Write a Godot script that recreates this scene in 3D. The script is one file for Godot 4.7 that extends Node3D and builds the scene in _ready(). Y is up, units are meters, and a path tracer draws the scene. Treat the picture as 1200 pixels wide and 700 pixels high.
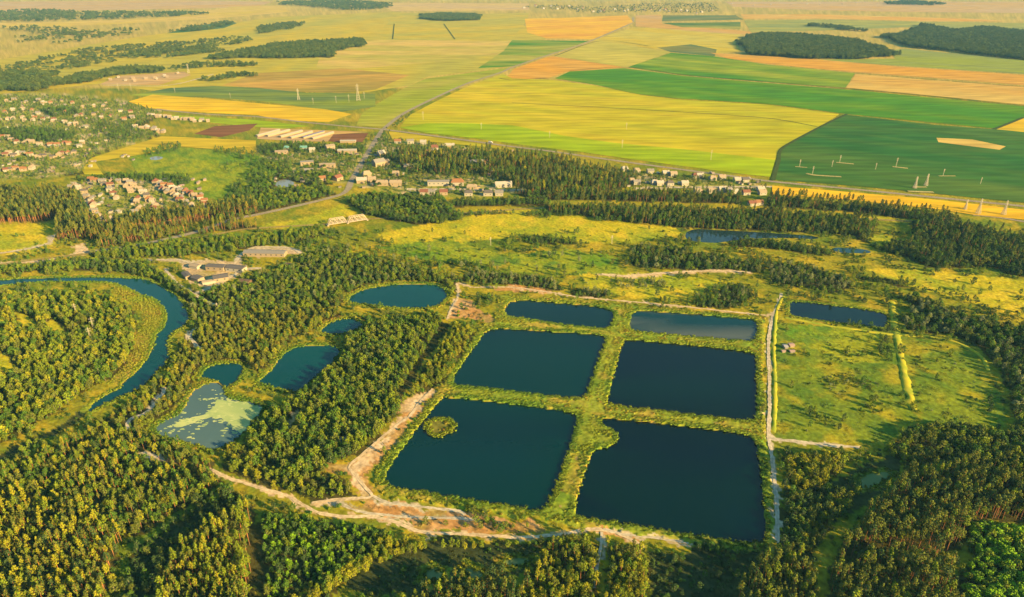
extends Node3D
# Aerial view of settling ponds, woods, villages and fields. Units are metres, y is up, north (away from the camera) is -z.

const CAM_HEIGHT := 320.0
const CAM_PITCH_DEG := 26.2779
const CAM_FOV := 47.2588

# ---------------------------------------------------------------- plan data (metres: x, z, x, z ...)
const WATER := [
	["settling_pond", "large rectangular pond with the round reed islet in it", [-51.7, -465.7, 0, -456.1, 27.3, -450.2, 48.6, -444.5, 51.4, -437.7, 43.5, -404.1, 32.5, -368.8, 22.9, -340.7, 18.9, -337.6, 0, -340.7, -34.1, -348.7, -63.3, -355.2, -81.1, -358.5, -86.4, -362.7, -88, -372.3, -84.8, -385.8, -80.2, -401.1, -72.1, -426.8, -62.9, -451.4, -57.9, -464.5], 0],
	["settling_pond", "largest and darkest rectangular pond, in the corner by the straight pale road", [72.1, -437.7, 93, -434.4, 131.1, -426.8, 162.1, -420.4, 175.4, -417.3, 180.9, -412.1, 180.9, -402.1, 175.4, -377.6, 164, -336.1, 156.8, -311.3, 151.9, -309.3, 139.3, -310.6, 112.7, -316.2, 86.1, -321.9, 65.2, -326.3, 43.9, -331.5, 39.8, -335.3, 48.3, -367, 58.4, -396.3, 63.8, -400.1, 70.8, -401.1, 77.3, -407.1, 80.3, -415.2, 76.9, -423.6, 69.5, -426.8, 68.9, -433.3], 1],
	["settling_pond", "teal pond just above the pond with the islet", [-21.5, -579.8, -12.5, -583.2, 0, -581.5, 41.2, -576.4, 81.8, -571.3, 88.5, -566.4, 87.1, -555, 76, -520.1, 66.7, -488.5, 60.4, -468.1, 55.7, -463.3, 35, -466.9, 0, -474.4, -28.6, -480.7, -48.2, -483.3, -51.6, -489.8, -47.7, -507.4, -38.8, -534.9, -29.8, -561.5, -27.1, -574.7], 0],
	["settling_pond", "wide dark rectangular pond between the silty pond and the largest pond", [109.7, -561.5, 143.9, -555, 181.8, -547.1, 218.5, -537.9, 221.2, -531.9, 207.2, -485.9, 192.4, -439.9, 188.6, -434.4, 179.3, -434.4, 134.8, -443.3, 102.3, -450.2, 79.7, -454.9, 76.9, -459.6, 82.2, -479.4, 90.6, -510.2, 101, -545.6, 105.2, -558.2], 1],
	["settling_pond", "narrow teal pond at the far left of the pond grid, below the sandy track", [-1.8, -642.8, 18, -644.8, 44.7, -638.8, 75.4, -632.9, 95.1, -627, 103.5, -617.5, 101.5, -602.7, 97.1, -588.4, 92, -581.5, 75, -584.9, 42.1, -593.7, 8.5, -604.5, -3.4, -608.2, -7.8, -617.5, -6.2, -632.9], 0],
	["settling_pond", "narrow pond with a pale silty sheen at the far right of the grid", [124.1, -621.3, 152.1, -617.5, 189.9, -611.9, 236.2, -602.7, 242.7, -599.1, 241, -588.4, 232, -563.1, 226.4, -558.2, 209.2, -559.8, 182.3, -564.7, 147.2, -571.3, 116.4, -578.1, 114.1, -584.9, 117.4, -600.9], 2],
	["settling_pond", "separate narrow pond in the meadow on the far side of the straight road", [294.5, -642.8, 320.8, -636.8, 352, -627, 378.1, -615.6, 377, -606.3, 368.2, -588.4, 363.2, -584.9, 336.3, -591.9, 306.3, -600.9, 281.7, -608.2, 282.6, -617.5, 289.6, -636.8], 1],
	["lake", "half-moon lake at the top of the young plantation", [-174.2, -646.9, -171.8, -657.2, -162.4, -669.9, -149.7, -676.4, -132, -683, -104, -685.2, -84.9, -683, -74.6, -674.2, -69.6, -659.3, -71.8, -642.8, -79.6, -630.9, -96.8, -627, -121.8, -629, -141.9, -632.9, -155.9, -636.8, -168.4, -640.8], 7],
	["lake", "smallest wooded lake beside the half-moon lake", [-184.8, -574.7, -184.1, -584.9, -181.6, -591.9, -176.5, -599.1, -166.3, -602.7, -155.7, -600.9, -148.3, -593.7, -148.3, -584.9, -155.1, -578.1, -163.9, -573, -173.7, -573], 7],
	["lake", "kidney-shaped lake between the plantation and the reedy bank", [-200, -547.1, -190.2, -548.7, -176.3, -550.3, -164.8, -548.7, -157.9, -542.5, -159.1, -527.4, -161.7, -513, -169.5, -499.1, -173.2, -485.9, -175.8, -474.4, -186.5, -476.9, -196.9, -480.7, -215.6, -487.2, -213.5, -496.4, -210.7, -506, -208.9, -524.5, -205.6, -539.4], 7],
	["lake", "dark inlet above the pale algae lake", [-267.1, -513, -256.4, -518.7, -246.6, -518.7, -237.5, -514.4, -234.8, -504.6, -234.8, -496.4, -236.8, -485.9, -239.9, -480.7, -246.9, -485.9, -253.8, -492.4, -261.6, -493.8, -267.8, -496.4, -268.9, -504.6], 7],
	["lake", "grey lake half covered by pale algae", [-259.4, -484.6, -253.2, -487.2, -248.1, -487.2, -240.6, -476.9, -233.8, -464.5, -220.6, -460.8, -200.7, -454.9, -199.9, -444.5, -201.6, -435.5, -203.9, -419.4, -207, -410.1, -211.1, -404.1, -218.6, -399.2, -227.3, -402.1, -237.2, -406.1, -255.7, -412.1, -264, -416.2, -272.2, -421.5, -273.3, -427.8, -271.3, -432.2, -262.4, -442.2, -261.1, -454.9, -266.4, -470.6], 3],
	["river", "bending teal river round the reedy headland", [-632.3, -696.5, -573.3, -694.2, -553.1, -700, -506.3, -702.3, -468.4, -703.4, -447.9, -701.1, -421.9, -701.1, -402.1, -692, -383.5, -676.4, -358.2, -655.1, -341.4, -632.9, -326.3, -610, -320.2, -595.5, -323.2, -584.9, -328.6, -574.7, -323.8, -555, -309.4, -531.9, -308.4, -513, -309.6, -496.4, -311.7, -478.1, -320, -469.4, -329, -458.5, -335, -444.5, -337.6, -449.1, -338.6, -460.8, -332.6, -473.1, -327.4, -476.9, -330.5, -489.8, -326.2, -503.2, -327.5, -524.5, -332, -547.1, -341.7, -574.7, -340.5, -591.9, -349.5, -615.6, -374.5, -646.9, -398.6, -659.3, -420.9, -676.4, -450.7, -692, -469.8, -692, -525.5, -694.2, -564.2, -680.8, -619, -678.6], 7],
	["marsh_pond", "small pale green pool beside the dark pine slope", [232.8, -361, 240.2, -367, 247.5, -371.4, 257.7, -374, 267.2, -374, 259.9, -368.8, 251.9, -364.4, 243.6, -359.3, 236.3, -358.5], 4],
	["marsh_pond", "pale pool in the dark marsh under the track, with a pointed top", [-52, -284, -50, -287.7, -46.9, -291.5, -43.5, -287.7, -39.3, -285.2, -42.4, -282.1, -47.8, -281.5], 4],
	["marsh_pond", "pale pool in the marsh right of the pointed pool", [-28.8, -292.1, -25.1, -288.9, -17, -287.7, -18.8, -283.4, -22.7, -281.5, -25.9, -285.8], 4],
	["marsh_pond", "long pale pool at the right end of the dark marsh", [-7.1, -295.3, 0, -297.2, 7.7, -297.2, 13.7, -295.9, 6.1, -293.4, -2.5, -292.1], 4],
	["lake", "far teal lake behind the belt of tall trees", [227.8, -843.3, 245.1, -859.3, 271.9, -852.8, 304.9, -849.6, 336.7, -843.3, 399, -830.9, 391.9, -818.7, 363.5, -824.7, 330.4, -824.7, 290.1, -818.7, 261.7, -806.9, 238.6, -809.8, 223.3, -818.7], 5],
	["lake", "small far lake in front of the dark wood", [396.3, -792.5, 424.9, -789.6, 441.3, -784, 440.4, -773, 417.4, -773, 397.7, -775.8], 5],
	["pool", "small grey pool beside the flyover road", [-381.5, -1062, -380.5, -1080.9, -370.9, -1090.7, -352.7, -1076.1, -348.7, -1057.3, -356.9, -1043.5, -371.8, -1048.1], 6],
	["pool", "tiny blue pool in the far green meadow", [-661, -1226.4, -654.3, -1238.5, -635.8, -1232.4, -633.8, -1214.5, -646.4, -1208.6], 6],
]
const ALGAE := [-260.8, -427.8, -258.2, -435.5, -247.6, -438.8, -241.1, -444.5, -239.1, -451.4, -241.5, -464.5, -232.2, -462.1, -220.2, -459.6, -201, -453.7, -200.2, -443.3, -201.2, -434.4, -203.4, -423.6, -205.8, -417.3, -212.6, -423.6, -219.7, -432.2, -228.2, -438.8, -234.2, -438.8, -241.3, -436.6, -249.2, -430, -255.4, -424.6]
const ISLET := [-55.3, -426.2, 11.8, 12.9]
const ZONES := [
	["village", [-1586, -1923, -1259.6, -1923, -963.4, -1795, -871.2, -1715, -812.9, -1611, -845.2, -1518, -731.6, -1434, -737.2, -1336.9, -777.2, -1257.2, -728.3, -1141.6, -761.7, -1100.5, -833.2, -1080.9, -937, -1071.4]],
	["village", [-713.8, -1066.7, -710.9, -1110.6, -656.7, -1115.6, -569.3, -1080.9, -473.7, -999.9, -429.2, -936.2, -453.5, -892.9, -523.1, -879.2, -577.1, -892.9, -632.4, -959.2]],
	["village", [-498, -1323, -441.9, -1358.2, -292, -1289.3, -278.5, -1395.2, -203.9, -1358.2, -64.9, -1289.3, 29.7, -1168.7, 13.2, -1021.3, -51.5, -991.5, -169.9, -1008.3, -274.5, -1066.7, -366.8, -1100.5, -446.1, -1168.7]],
	["village", [168.9, -1152.3, 228.4, -1115.6, 335.9, -1090.7, 407.1, -1052.7, 395.1, -1016.9, 317.2, -1021.3, 215.5, -1043.5, 159.7, -1080.9]],
	["village", [0, -6617, 759.3, -6617, 1748, -6340, 1433.4, -5062, 921, -4978, 483.9, -5239, 62.6, -5428]],
	["yard", [-390.2, -744, -368.1, -754.3, -319.5, -744, -304.8, -719.2, -317.9, -691.1, -329, -671.2, -349.4, -679.9, -373.4, -709.6]],
	["yard", [-330.4, -786.8, -270.8, -789.6, -260.9, -773, -308.5, -759.6, -325.8, -767.6]],
	["yellow", [-178.4, -837, -116.2, -879.2, -48.1, -914.1, 48.7, -928.7, 107.8, -910.5, 141.3, -892.9, 218, -865.8, 223.1, -837, 151.4, -806.9, 86.5, -806.9, 22.3, -837, -43.7, -815.7, -106.5, -792.5, -151.4, -806.9]],
	["yellow", [-767.2, -879.2, -678.7, -886, -625.4, -879.2, -575.3, -806.9, -582.7, -770.3, -676.8, -757]],
	["yellow", [78.7, -719.2, 156.4, -714.4, 247.4, -691.1, 206.8, -644, 126.5, -648.1, 83.4, -669]],
	["yellow", [407.6, -728.9, 491.6, -719.2, 574.1, -695.6, 619.8, -679.9, 547.8, -582.5, 513.5, -605.6, 469.8, -648.1, 432, -679.9]],
	["yellow", [495.4, -846.4, 508.3, -806.9, 487.1, -786.8, 452.8, -804, 466.9, -833.9]],
	["yellow", [-345.4, -869.1, -285.5, -903.4, -250.4, -959.2, -217.8, -921.4, -255.7, -879.2, -307.9, -859.3]],
	["yellow", [-67, -928.7, 49.6, -947.6, 317.8, -932.4, 475.8, -903.4, 563.2, -899.8, 555.8, -886, 471.1, -892.9, 314.5, -921.4, 49.1, -936.2, -66.1, -914.1]],
	["green", [-713.8, -1257.2, -641.4, -1309.3, -491.7, -1257.2, -410, -1196.9, -384.3, -1066.7, -446.1, -979.2, -534.7, -1034.5, -628.1, -1115.6]],
	["green", [-10.3, -764.9, 63.5, -786.8, 124.1, -764.9, 127.1, -714.4, 58.3, -709.6, 0, -719.2]],
	["green", [-170.5, -792.5, -87.8, -821.7, 0, -764.9, -10, -733.9, -102, -751.7]],
	["rough", [257.3, -594.7, 332, -582.5, 363.4, -570.6, 347.1, -512.3, 314.9, -437.2, 295.8, -415.7, 258.1, -403.6, 194.4, -410.6]],
	["green", [263.9, -582.5, 302.3, -591.2, 344.6, -574, 349.7, -557.5, 328.7, -520.9, 303.1, -518, 281.1, -538.7, 263.6, -565.7]],
	["rough", [369, -565.7, 415.2, -554.3, 422.1, -526.8, 398.5, -460.3, 379.8, -426.2, 314.3, -426.2, 335.3, -485.3]],
	["marsh", [-98.4, -281.2, -81.6, -296.9, -62.7, -308.2, -36.9, -312.3, 0, -306.8, 20.6, -301.5, 10.1, -290.5, -19.4, -275.2, -57.5, -269.4, -86.2, -269.4]],
	["marsh", [82.4, -301.5, 134.5, -303.5, 156.6, -300.1, 147.7, -281.2, 122.9, -263.7, 75.6, -263.7]],
	["marsh", [199.9, -351.5, 227.1, -368.3, 248, -381.7, 276.9, -391, 278.2, -381.7, 253.3, -355.6, 221.3, -335.7, 199.2, -335.7]],
	["marsh", [-215.1, -263.7, -226.8, -293.6, -224, -306.8, -212.1, -329.6, -202.3, -343.4, -185.6, -351.5, -179.8, -343.4, -192.8, -326.6, -200.6, -306.8, -201.8, -281.2, -199.5, -263.7]],
	["marsh", [-338.2, -460.3, -334.6, -443.9, -339.1, -429.5, -349.3, -408.6, -364.2, -383.5, -383, -359.7, -389.3, -368.3, -369.8, -391.9, -354.9, -417.8, -344.8, -439.4]],
	["dike", [-15.6, -658.4, 36.3, -652.2, 89.2, -638, 141, -628.2, 216, -613, 253.6, -603.7, 224.9, -526.8, 193.2, -426.2, 178.7, -368.3, 159.3, -303.5, 134.5, -303.5, 104.7, -308.9, 74.5, -316.5, 43.3, -324.4, 21.8, -328.9, 0, -331.9, -33.5, -339.5, -62.1, -345.8, -82.4, -349, -92.5, -358.1, -96.2, -371.8, -91.1, -391, -80.7, -417.8, -71.1, -446.2, -63.4, -470, -56.8, -491.8, -46, -526.8, -36.4, -564, -31.5, -582.5, -18.8, -605.6, -13.3, -632.1]],
	["reed", [-456.8, -691.1, -419.3, -673.4, -377.6, -644, -348.2, -613, -339.3, -589.4, -340.5, -572.3, -330.9, -544.9, -326.4, -522.4, -325.1, -501.2, -329.4, -487.9, -342.5, -485.3, -341.3, -504, -346.7, -538.7, -361, -574, -366.2, -598.3, -389.6, -632.1, -419.9, -656.3]],
	["soil", [-104.2, -405.6, -90.7, -428.4, -82.9, -448.5, -70.5, -471.3, -65.3, -475, -69.3, -460.3, -75.4, -437.2, -83.3, -413.7, -90, -395.8, -96.8, -381.7, -99.1, -368.3, -91.4, -351.5, -84, -341.9, -95.2, -341.9, -107.4, -359.7, -116, -372.7, -128.1, -373.6, -131.3, -381.7, -118, -381.7, -110.8, -391]],
	["sand", [-105.4, -401.6, -92.6, -424.1, -85, -443.9, -85.8, -430.6, -93.8, -407.6, -100.4, -388.2, -105.2, -375.4, -101.6, -363.1, -91.9, -348.2, -96.5, -348.2, -107.1, -361.4, -116, -375.4, -127.2, -377.1, -126.8, -380.8, -115.9, -380.8]],
	["sand", [-90.1, -460.3, -71, -475, -66.9, -470, -78.5, -450.8, -87.5, -442.8, -93.8, -448.5]],
	["soil", [-113.8, -337.2, -95.5, -343.4, -82, -346.6, -61.6, -341.9, -33.2, -335.7, 0, -328.1, 21.7, -325.2, 18.7, -317.9, -10.7, -317.2, -37.5, -319.4, -56.3, -320.8, -75.4, -329.6, -93.6, -333.4]],
	["soil", [-66.8, -605.6, -59.8, -638, -56.9, -648.1, -39.4, -640, -36.7, -622.4, -15.3, -601.9, -20.2, -591.2, -42.8, -605.6]],
	["soil", [0, -684.4, 37.3, -673.4, 45.8, -658.4, 0, -666.9, -23.2, -669]],
	["soil", [47.4, -323, 60.4, -323, 71.7, -315.8, 80.8, -306.8, 68.3, -310.9, 55.8, -315.8]],
	["sand", [-173.5, -428.4, -174, -448.5, -169.3, -446.2, -165.5, -432.7, -169.7, -419.9]],
	["sand", [-129, -411.6, -123, -413.7, -122.5, -405.6, -129.1, -406.6]],
	["sand", [-176.8, -417.8, -173.6, -419.9, -171.1, -413.7, -175.2, -412.6]],
	["sand", [-272.4, -391.9, -261, -393.8, -254.7, -388.2, -261.9, -385.4]],
	["soil", [-255.4, -391, -234.9, -386.3, -228.3, -380.8, -242, -381.7]],
	["yellow", [-508, -616.7, -490.2, -609.3, -459, -582.5, -462.6, -579.1, -489.3, -594.7]],
	["yellow", [-462.1, -605.6, -414.6, -567.3, -423.1, -562.4, -456.6, -589.4]],
	["yellow", [-515.8, -584.2, -495, -584.2, -478.3, -564, -499.5, -560.8]],
	["yellow", [-488.4, -544.9, -461.6, -534.2, -430.5, -505.4, -429.6, -497.2, -469.8, -518]],
	["sand", [-551.9, -798.2, -542.9, -806.9, -521.7, -778.5, -522.4, -764.9, -537.9, -775.8]],
]
const STANDS := [
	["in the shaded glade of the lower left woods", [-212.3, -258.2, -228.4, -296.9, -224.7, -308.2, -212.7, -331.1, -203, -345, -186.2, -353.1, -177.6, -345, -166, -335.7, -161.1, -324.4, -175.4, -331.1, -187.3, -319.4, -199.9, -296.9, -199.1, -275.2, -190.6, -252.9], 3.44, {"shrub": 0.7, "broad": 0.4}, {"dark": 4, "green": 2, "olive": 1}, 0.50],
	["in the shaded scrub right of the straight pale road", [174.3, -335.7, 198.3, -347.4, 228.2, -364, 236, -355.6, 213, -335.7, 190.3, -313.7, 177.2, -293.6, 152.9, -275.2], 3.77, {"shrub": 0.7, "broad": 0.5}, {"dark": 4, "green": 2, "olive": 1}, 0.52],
	["in the dark scrub below the largest pond", [81.6, -296.9, 133.1, -298.8, 155.5, -296.9, 144.3, -286.1, 130.1, -275.2, 121.3, -258.2, 74.6, -258.2], 5.74, {"shrub": 0.9, "broad": 0.2}, {"dark": 3, "green": 2}, 0.42],
	["in the dark reedy marsh at the bottom", [-80.1, -288.6, -51.3, -300.1, 0, -301.5, 18.4, -298.8, 10, -287.3, -19.6, -280, -57.5, -269.4, -81.4, -269.4], 5.33, {"shrub": 1}, {"dark": 3, "green": 2}, 0.28],
	["in the wood inside the river bend", [-593.3, -644, -492.9, -656.3, -433.7, -648.1, -398.5, -632.1, -375.6, -600.1, -356.9, -557.5, -343.2, -519.5, -343.1, -490.5, -354.8, -475, -359, -457.9, -364.2, -432.7, -379, -405.6, -399.2, -381.7], 4.59, {"broad": 0.8, "oak": 0.1, "shrub": 0.25}, {"ygreen": 4, "gold": 2, "olive": 2, "green": 2}, 0.59],
	["on the bank between the river and the pale track", [-309.7, -580.8, -291, -605.6, -260.5, -616.7, -225.8, -616.7, -179.8, -624.3, -169.9, -607.4, -189.2, -582.5, -209.5, -560.8, -214.9, -526.8, -220.8, -498.5, -232.9, -512.3, -254.9, -520.9, -270.5, -512.3, -270.4, -485.3, -271.1, -454.3, -277.3, -433.8, -282.3, -420.9, -293.2, -410.6, -315.8, -405.6, -319.9, -430.6, -310.5, -450.8, -301.5, -475, -296.8, -512.3, -310.9, -549.6], 4.10, {"broad": 0.8, "shrub": 0.3}, {"olive": 4, "gold": 2, "rust": 1.5, "ygreen": 2}, 0.43],
	["in the thick mixed wood left of the shaded glade", [-344.6, -391, -322.7, -417.8, -292, -420.9, -252.7, -405.6, -211.7, -381.7, -197.7, -364, -204.3, -348.2, -215.8, -335.7, -229, -317.2, -242.5, -312.3, -267, -328.1, -303.5, -343.4, -339.9, -347.4, -368, -339.5, -379.9, -355.6, -356.3, -371.8], 4.02, {"broad": 0.7, "pine": 0.3, "shrub": 0.15}, {"olive": 3, "ygreen": 3, "gold": 2, "green": 2}, 0.50],
	["in the golden pine stand at the lower left corner", [-362.4, -331.9, -337.2, -343.4, -295.5, -339.5, -267, -328.1, -241.8, -310.9, -234.9, -293.6, -226.1, -269.4, -208.4, -237.5, -285.5, -228], 3.59, {"pine": 0.85, "broad": 0.15}, {"gold": 3, "olive": 3, "ygreen": 2, "dark": 1}, 0.60],
	["in the pine stand right of the shaded glade", [-188.2, -247.6, -199.1, -275.2, -199.9, -296.9, -187.3, -319.4, -175.4, -331.1, -163, -326.6, -132.1, -237.5], 3.40, {"pine": 0.85, "broad": 0.15}, {"ygreen": 3, "olive": 3, "gold": 1}, 0.59],
	["in the fresh green stand below the sandy track", [-163, -326.6, -148.5, -332.6, -119.1, -325.2, -85.4, -317.9, -62.9, -309.6, -67.7, -306.8, -82.2, -300.1, -99.5, -286.1, -116.2, -274, -127.3, -262.6, -139, -258.2], 3.20, {"broad": 0.75, "young": 0.25}, {"green": 4, "bright": 3, "ygreen": 1, "dark": 2}, 0.43],
	["at the sunlit lower edge of the fresh green stand", [-83.4, -306.8, -63.1, -310.9, -52.1, -306.8, -52.5, -301.5, -66.3, -296.9, -80.8, -292.4, -91.3, -282.4, -103, -269.4, -122.7, -247.6, -135.5, -247.6, -126.6, -260.4, -99, -283.6], 3.61, {"broad": 1}, {"ygreen": 3, "gold": 3, "olive": 1}, 0.52],
	["in the young plantation left of the pond grid", [-159.5, -560.8, -142.6, -569, -141.1, -591.2, -110.2, -598.3, -77, -605.6, -60, -585.9, -76.7, -526.8, -86.6, -475, -88.4, -448.5, -96.9, -426.2, -108.6, -395.8, -125.1, -386.3, -139.5, -371.8, -155.8, -366.6, -169.4, -381.7, -183, -386.3, -197.2, -400.6, -198.6, -413.7, -191.7, -431.6, -181.9, -454.3, -171.4, -466.3, -162.9, -487.9, -153.7, -520.9, -150.6, -541.8], 2.95, {"young": 0.75, "broad": 0.35}, {"green": 3, "ygreen": 4, "olive": 2, "dark": 1}, 0.63],
	["in the golden strip left of the pond grid", [-56.6, -584.2, -36.3, -577.4, -39.9, -554.3, -48.6, -519.5, -56.7, -490.5, -67.8, -478.8, -83.5, -462.7, -83.7, -475, -72.9, -526.8], 3.77, {"broad": 0.8, "shrub": 0.3}, {"gold": 3, "ygreen": 3, "olive": 1}, 0.46],
	["among the sandy patches below the plantation", [-200.3, -375.4, -209.8, -395.8, -198.3, -403.6, -183.6, -388.2, -165.5, -378.9, -152.1, -364, -131.5, -375.4, -127.7, -371.8, -117.6, -366.6, -105.6, -351.5, -113.5, -348.2, -130.3, -347.4, -148.9, -353.1, -174.7, -361.4], 4.59, {"broad": 0.8, "shrub": 0.4}, {"gold": 2, "ygreen": 4, "olive": 2}, 0.50],
	["in the leafy wood below the warehouses", [-364.3, -664.8, -350.4, -669, -329.4, -658.4, -314.9, -673.4, -289.4, -702.6, -254.9, -733.9, -255.1, -759.6, -209.3, -775.8, -174.8, -759.6, -130, -733.9, -62.5, -700.2, -60.9, -664.8, -69.9, -673.4, -83.5, -688.8, -124, -693.4, -160.5, -684.4, -179.8, -656.3, -176.2, -628.2, -226.9, -620.5, -261.8, -620.5, -290.7, -609.3, -307.1, -582.5, -323.2, -613, -338.1, -640], 4.92, {"broad": 0.75, "oak": 0.25, "shrub": 0.3}, {"green": 3, "ygreen": 3, "olive": 2, "grey": 1, "dark": 1}, 0.50],
	["along the far bank of the river", [-638.3, -704.9, -583.5, -709.6, -532.4, -721.6, -483.1, -721.6, -429, -712, -389, -684.4, -359.6, -660.5, -352.3, -664.8, -386.5, -695.6, -430.3, -738.9, -457.5, -749.2, -508.4, -749.2, -551.4, -736.4, -593.2, -724, -652.5, -724], 4.92, {"broad": 0.8, "oak": 0.2}, {"green": 3, "ygreen": 3, "dark": 2}, 0.52],
	["in the dark pine block with red trunks beside the oval meadow", [-850.3, -991.5, -778.6, -999.9, -705.9, -1008.3, -657.1, -991.5, -615.3, -940, -571.9, -879.2, -548.7, -837, -549, -821.7, -563.8, -818.7, -582.8, -815.7, -595.5, -837, -612.6, -879.2, -626, -899.8, -636, -892.9, -660.5, -875.8, -693, -872.5, -757.4, -865.8], 4.42, {"pine": 1}, {"dark": 3, "olive": 4}, 0.80],
	["in the upper row of tall roadside pines", [-540.2, -815.7, -505, -843.3, -459, -865.8, -422.6, -889.4, -391.3, -899.8, -358.1, -914.1, -365.5, -936.2, -426.3, -928.7, -475.8, -903.4, -521.4, -875.8, -559, -849.6], 4.78, {"pine": 0.9, "broad": 0.1}, {"olive": 4, "dark": 2, "rust": 1}, 0.80],
	["in the second row of tall roadside pines", [-515.1, -789.6, -477.3, -809.8, -442, -827.8, -394, -846.4, -339.8, -859.3, -345.3, -875.8, -401.6, -865.8, -450.3, -846.4, -497.2, -827.8, -526.1, -809.8], 4.78, {"pine": 0.8, "broad": 0.2}, {"olive": 4, "dark": 1, "rust": 1}, 0.71],
	["in the birch row under the roadside pines", [-507.6, -757, -461.5, -757, -412.6, -762.3, -375.7, -773, -337.9, -784, -320.6, -795.3, -281.2, -806.9, -244.6, -833.9, -250.8, -859.3, -330.4, -824.7, -382, -815.7, -430, -801.1, -476.5, -786.8, -514.3, -778.5], 4.43, {"broad": 0.9, "shrub": 0.2}, {"ygreen": 3, "green": 3, "olive": 1}, 0.59],
	["in the dark wood beyond the truss bridge", [-242.1, -967.1, -204.3, -914.1, -170.8, -892.9, -139.5, -879.2, -103.9, -872.5, -70.2, -886, -66.1, -914.1, -86.1, -940, -102, -979.2, -155.2, -995.7, -207.6, -999.9, -238.4, -991.5], 5.33, {"oak": 0.4, "broad": 0.6}, {"green": 3, "dark": 3, "olive": 1, "ygreen": 1}, 0.66],
	["in the thin belt beside the railway", [-86.7, -947.6, 0, -955.3, 49.9, -955.3, 51, -979.2, 0, -975.1, -88.6, -971.1], 5.33, {"broad": 1}, {"green": 2, "dark": 3}, 0.56],
	["in the low belt in front of the railway", [-65.6, -906.9, 0, -917.7, 43.6, -921.4, 59.9, -910.5, 47.3, -896.3, 33.2, -899.8, 0, -921.4, -66.5, -921.4], 5.33, {"broad": 1}, {"green": 2, "dark": 2, "olive": 1}, 0.49],
	["in the large wood at the edge of the lime field", [-224, -1220.4, -188.7, -1244.7, -125.2, -1238.5, -63.4, -1257.2, 0, -1232.4, 61.3, -1208.6, 118, -1157.7, 160.5, -1120.8, 202.9, -1090.7, 196.8, -1052.7, 131.7, -1016.9, 64, -983.3, 25.8, -991.5, 0, -1016.9, 13.6, -1052.7, -57.1, -1115.6, -113.7, -1110.6, -172.7, -1125.9], 5.89, {"pine": 0.45, "broad": 0.55}, {"dark": 3, "olive": 3, "green": 2, "gold": 0.5}, 0.80],
	["in the upper tree belt below the houses", [51, -979.2, 127.5, -979.2, 202.5, -971.1, 277.4, -967.1, 336.8, -963.2, 345.3, -991.5, 286.5, -1004.1, 209.9, -1012.6, 131.2, -1012.6, 78.1, -1004.1], 5.08, {"broad": 0.7, "pine": 0.3}, {"dark": 3, "green": 2, "olive": 2}, 0.63],
	["in the tall tree belt behind the far lake", [48.4, -921.4, 71.6, -906.9, 107.4, -906.9, 117, -886, 162.7, -879.2, 184.8, -872.5, 217.3, -862.5, 284.1, -856, 338.8, -849.6, 404, -843.3, 444.7, -833.9, 446.9, -809.8, 461.2, -821.7, 484.3, -865.8, 499.9, -879.2, 474.3, -899.8, 429.7, -906.9, 362.9, -921.4, 246.1, -940, 123.9, -947.6, 49.6, -947.6], 4.92, {"broad": 0.75, "pine": 0.25}, {"dark": 3, "green": 3, "olive": 3}, 0.70],
	["in the dark strip below the golden field edge", [371.8, -947.6, 485.6, -925, 543.6, -896.3, 561.1, -889.4, 616.1, -879.2, 598.8, -910.5, 576.6, -925, 499.1, -955.3, 383.7, -983.3], 5.89, {"pine": 0.4, "broad": 0.6}, {"dark": 4, "olive": 1, "green": 1}, 0.76],
	["in the big dark wood at the right edge", [541.7, -879.2, 565.4, -892.9, 602.5, -875.8, 625.1, -856, 645.9, -818.7, 663.1, -804, 720.1, -786.8, 638.6, -679.9, 590, -697.9, 564, -709.6, 561.7, -728.9, 531.8, -728.9, 495.7, -726.5, 483.5, -731.4, 474.5, -762.3, 460.5, -775.8, 456.7, -789.6, 479.8, -804, 507.4, -801.1, 533.6, -846.4], 5.41, {"broad": 0.6, "pine": 0.2, "oak": 0.25}, {"dark": 4, "green": 2, "olive": 2}, 0.66],
	["in the leafy thicket before the far lake", [148.7, -789.6, 171, -795.3, 201.8, -789.6, 228.2, -767.6, 264.4, -749.2, 299.1, -731.4, 286.3, -716.8, 245.1, -716.8, 207, -721.6, 168.5, -726.5, 144.5, -731.4, 140.7, -751.7], 4.92, {"broad": 0.7, "shrub": 0.4, "oak": 0.1}, {"green": 3, "dark": 2, "grey": 2, "olive": 1}, 0.56],
	["in the strip of trees between lake and thicket", [262.6, -798.2, 298.3, -792.5, 336.9, -781.3, 382.7, -764.9, 392.5, -775.8, 364.4, -798.2, 325.4, -809.8, 284.2, -809.8], 5.33, {"broad": 0.9, "shrub": 0.2}, {"dark": 2, "green": 2, "olive": 1}, 0.49],
	["in the little straight copse on the yellow meadow", [17.4, -809.8, 43.3, -806.9, 80.6, -801.1, 82.1, -818.7, 44.1, -824.7, 17.7, -827.8], 4.51, {"broad": 1}, {"dark": 3, "green": 2}, 0.42],
	["in the grey willow scrub above the sandy track", [4.9, -709.6, 38.6, -702.6, 51.9, -684.4, 57.3, -666.9, 37, -666.9, 11.3, -682.1, -18.8, -682.1, -57.1, -691.1, -53.5, -709.6], 4.51, {"broad": 0.5, "shrub": 0.5}, {"grey": 3, "green": 2, "olive": 1}, 0.49],
	["in the small willow clump beside the pond track", [66.9, -671.2, 108, -658.4, 90.3, -648.1, 65.5, -654.3], 4.10, {"broad": 0.4, "shrub": 0.6}, {"grey": 4, "green": 2}, 0.49],
	["in the grey willow row on the dry meadow", [110, -695.6, 171.3, -691.1, 167.3, -671.2, 111.5, -671.2], 4.51, {"broad": 0.6, "shrub": 0.5}, {"grey": 3, "olive": 2}, 0.45],
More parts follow.
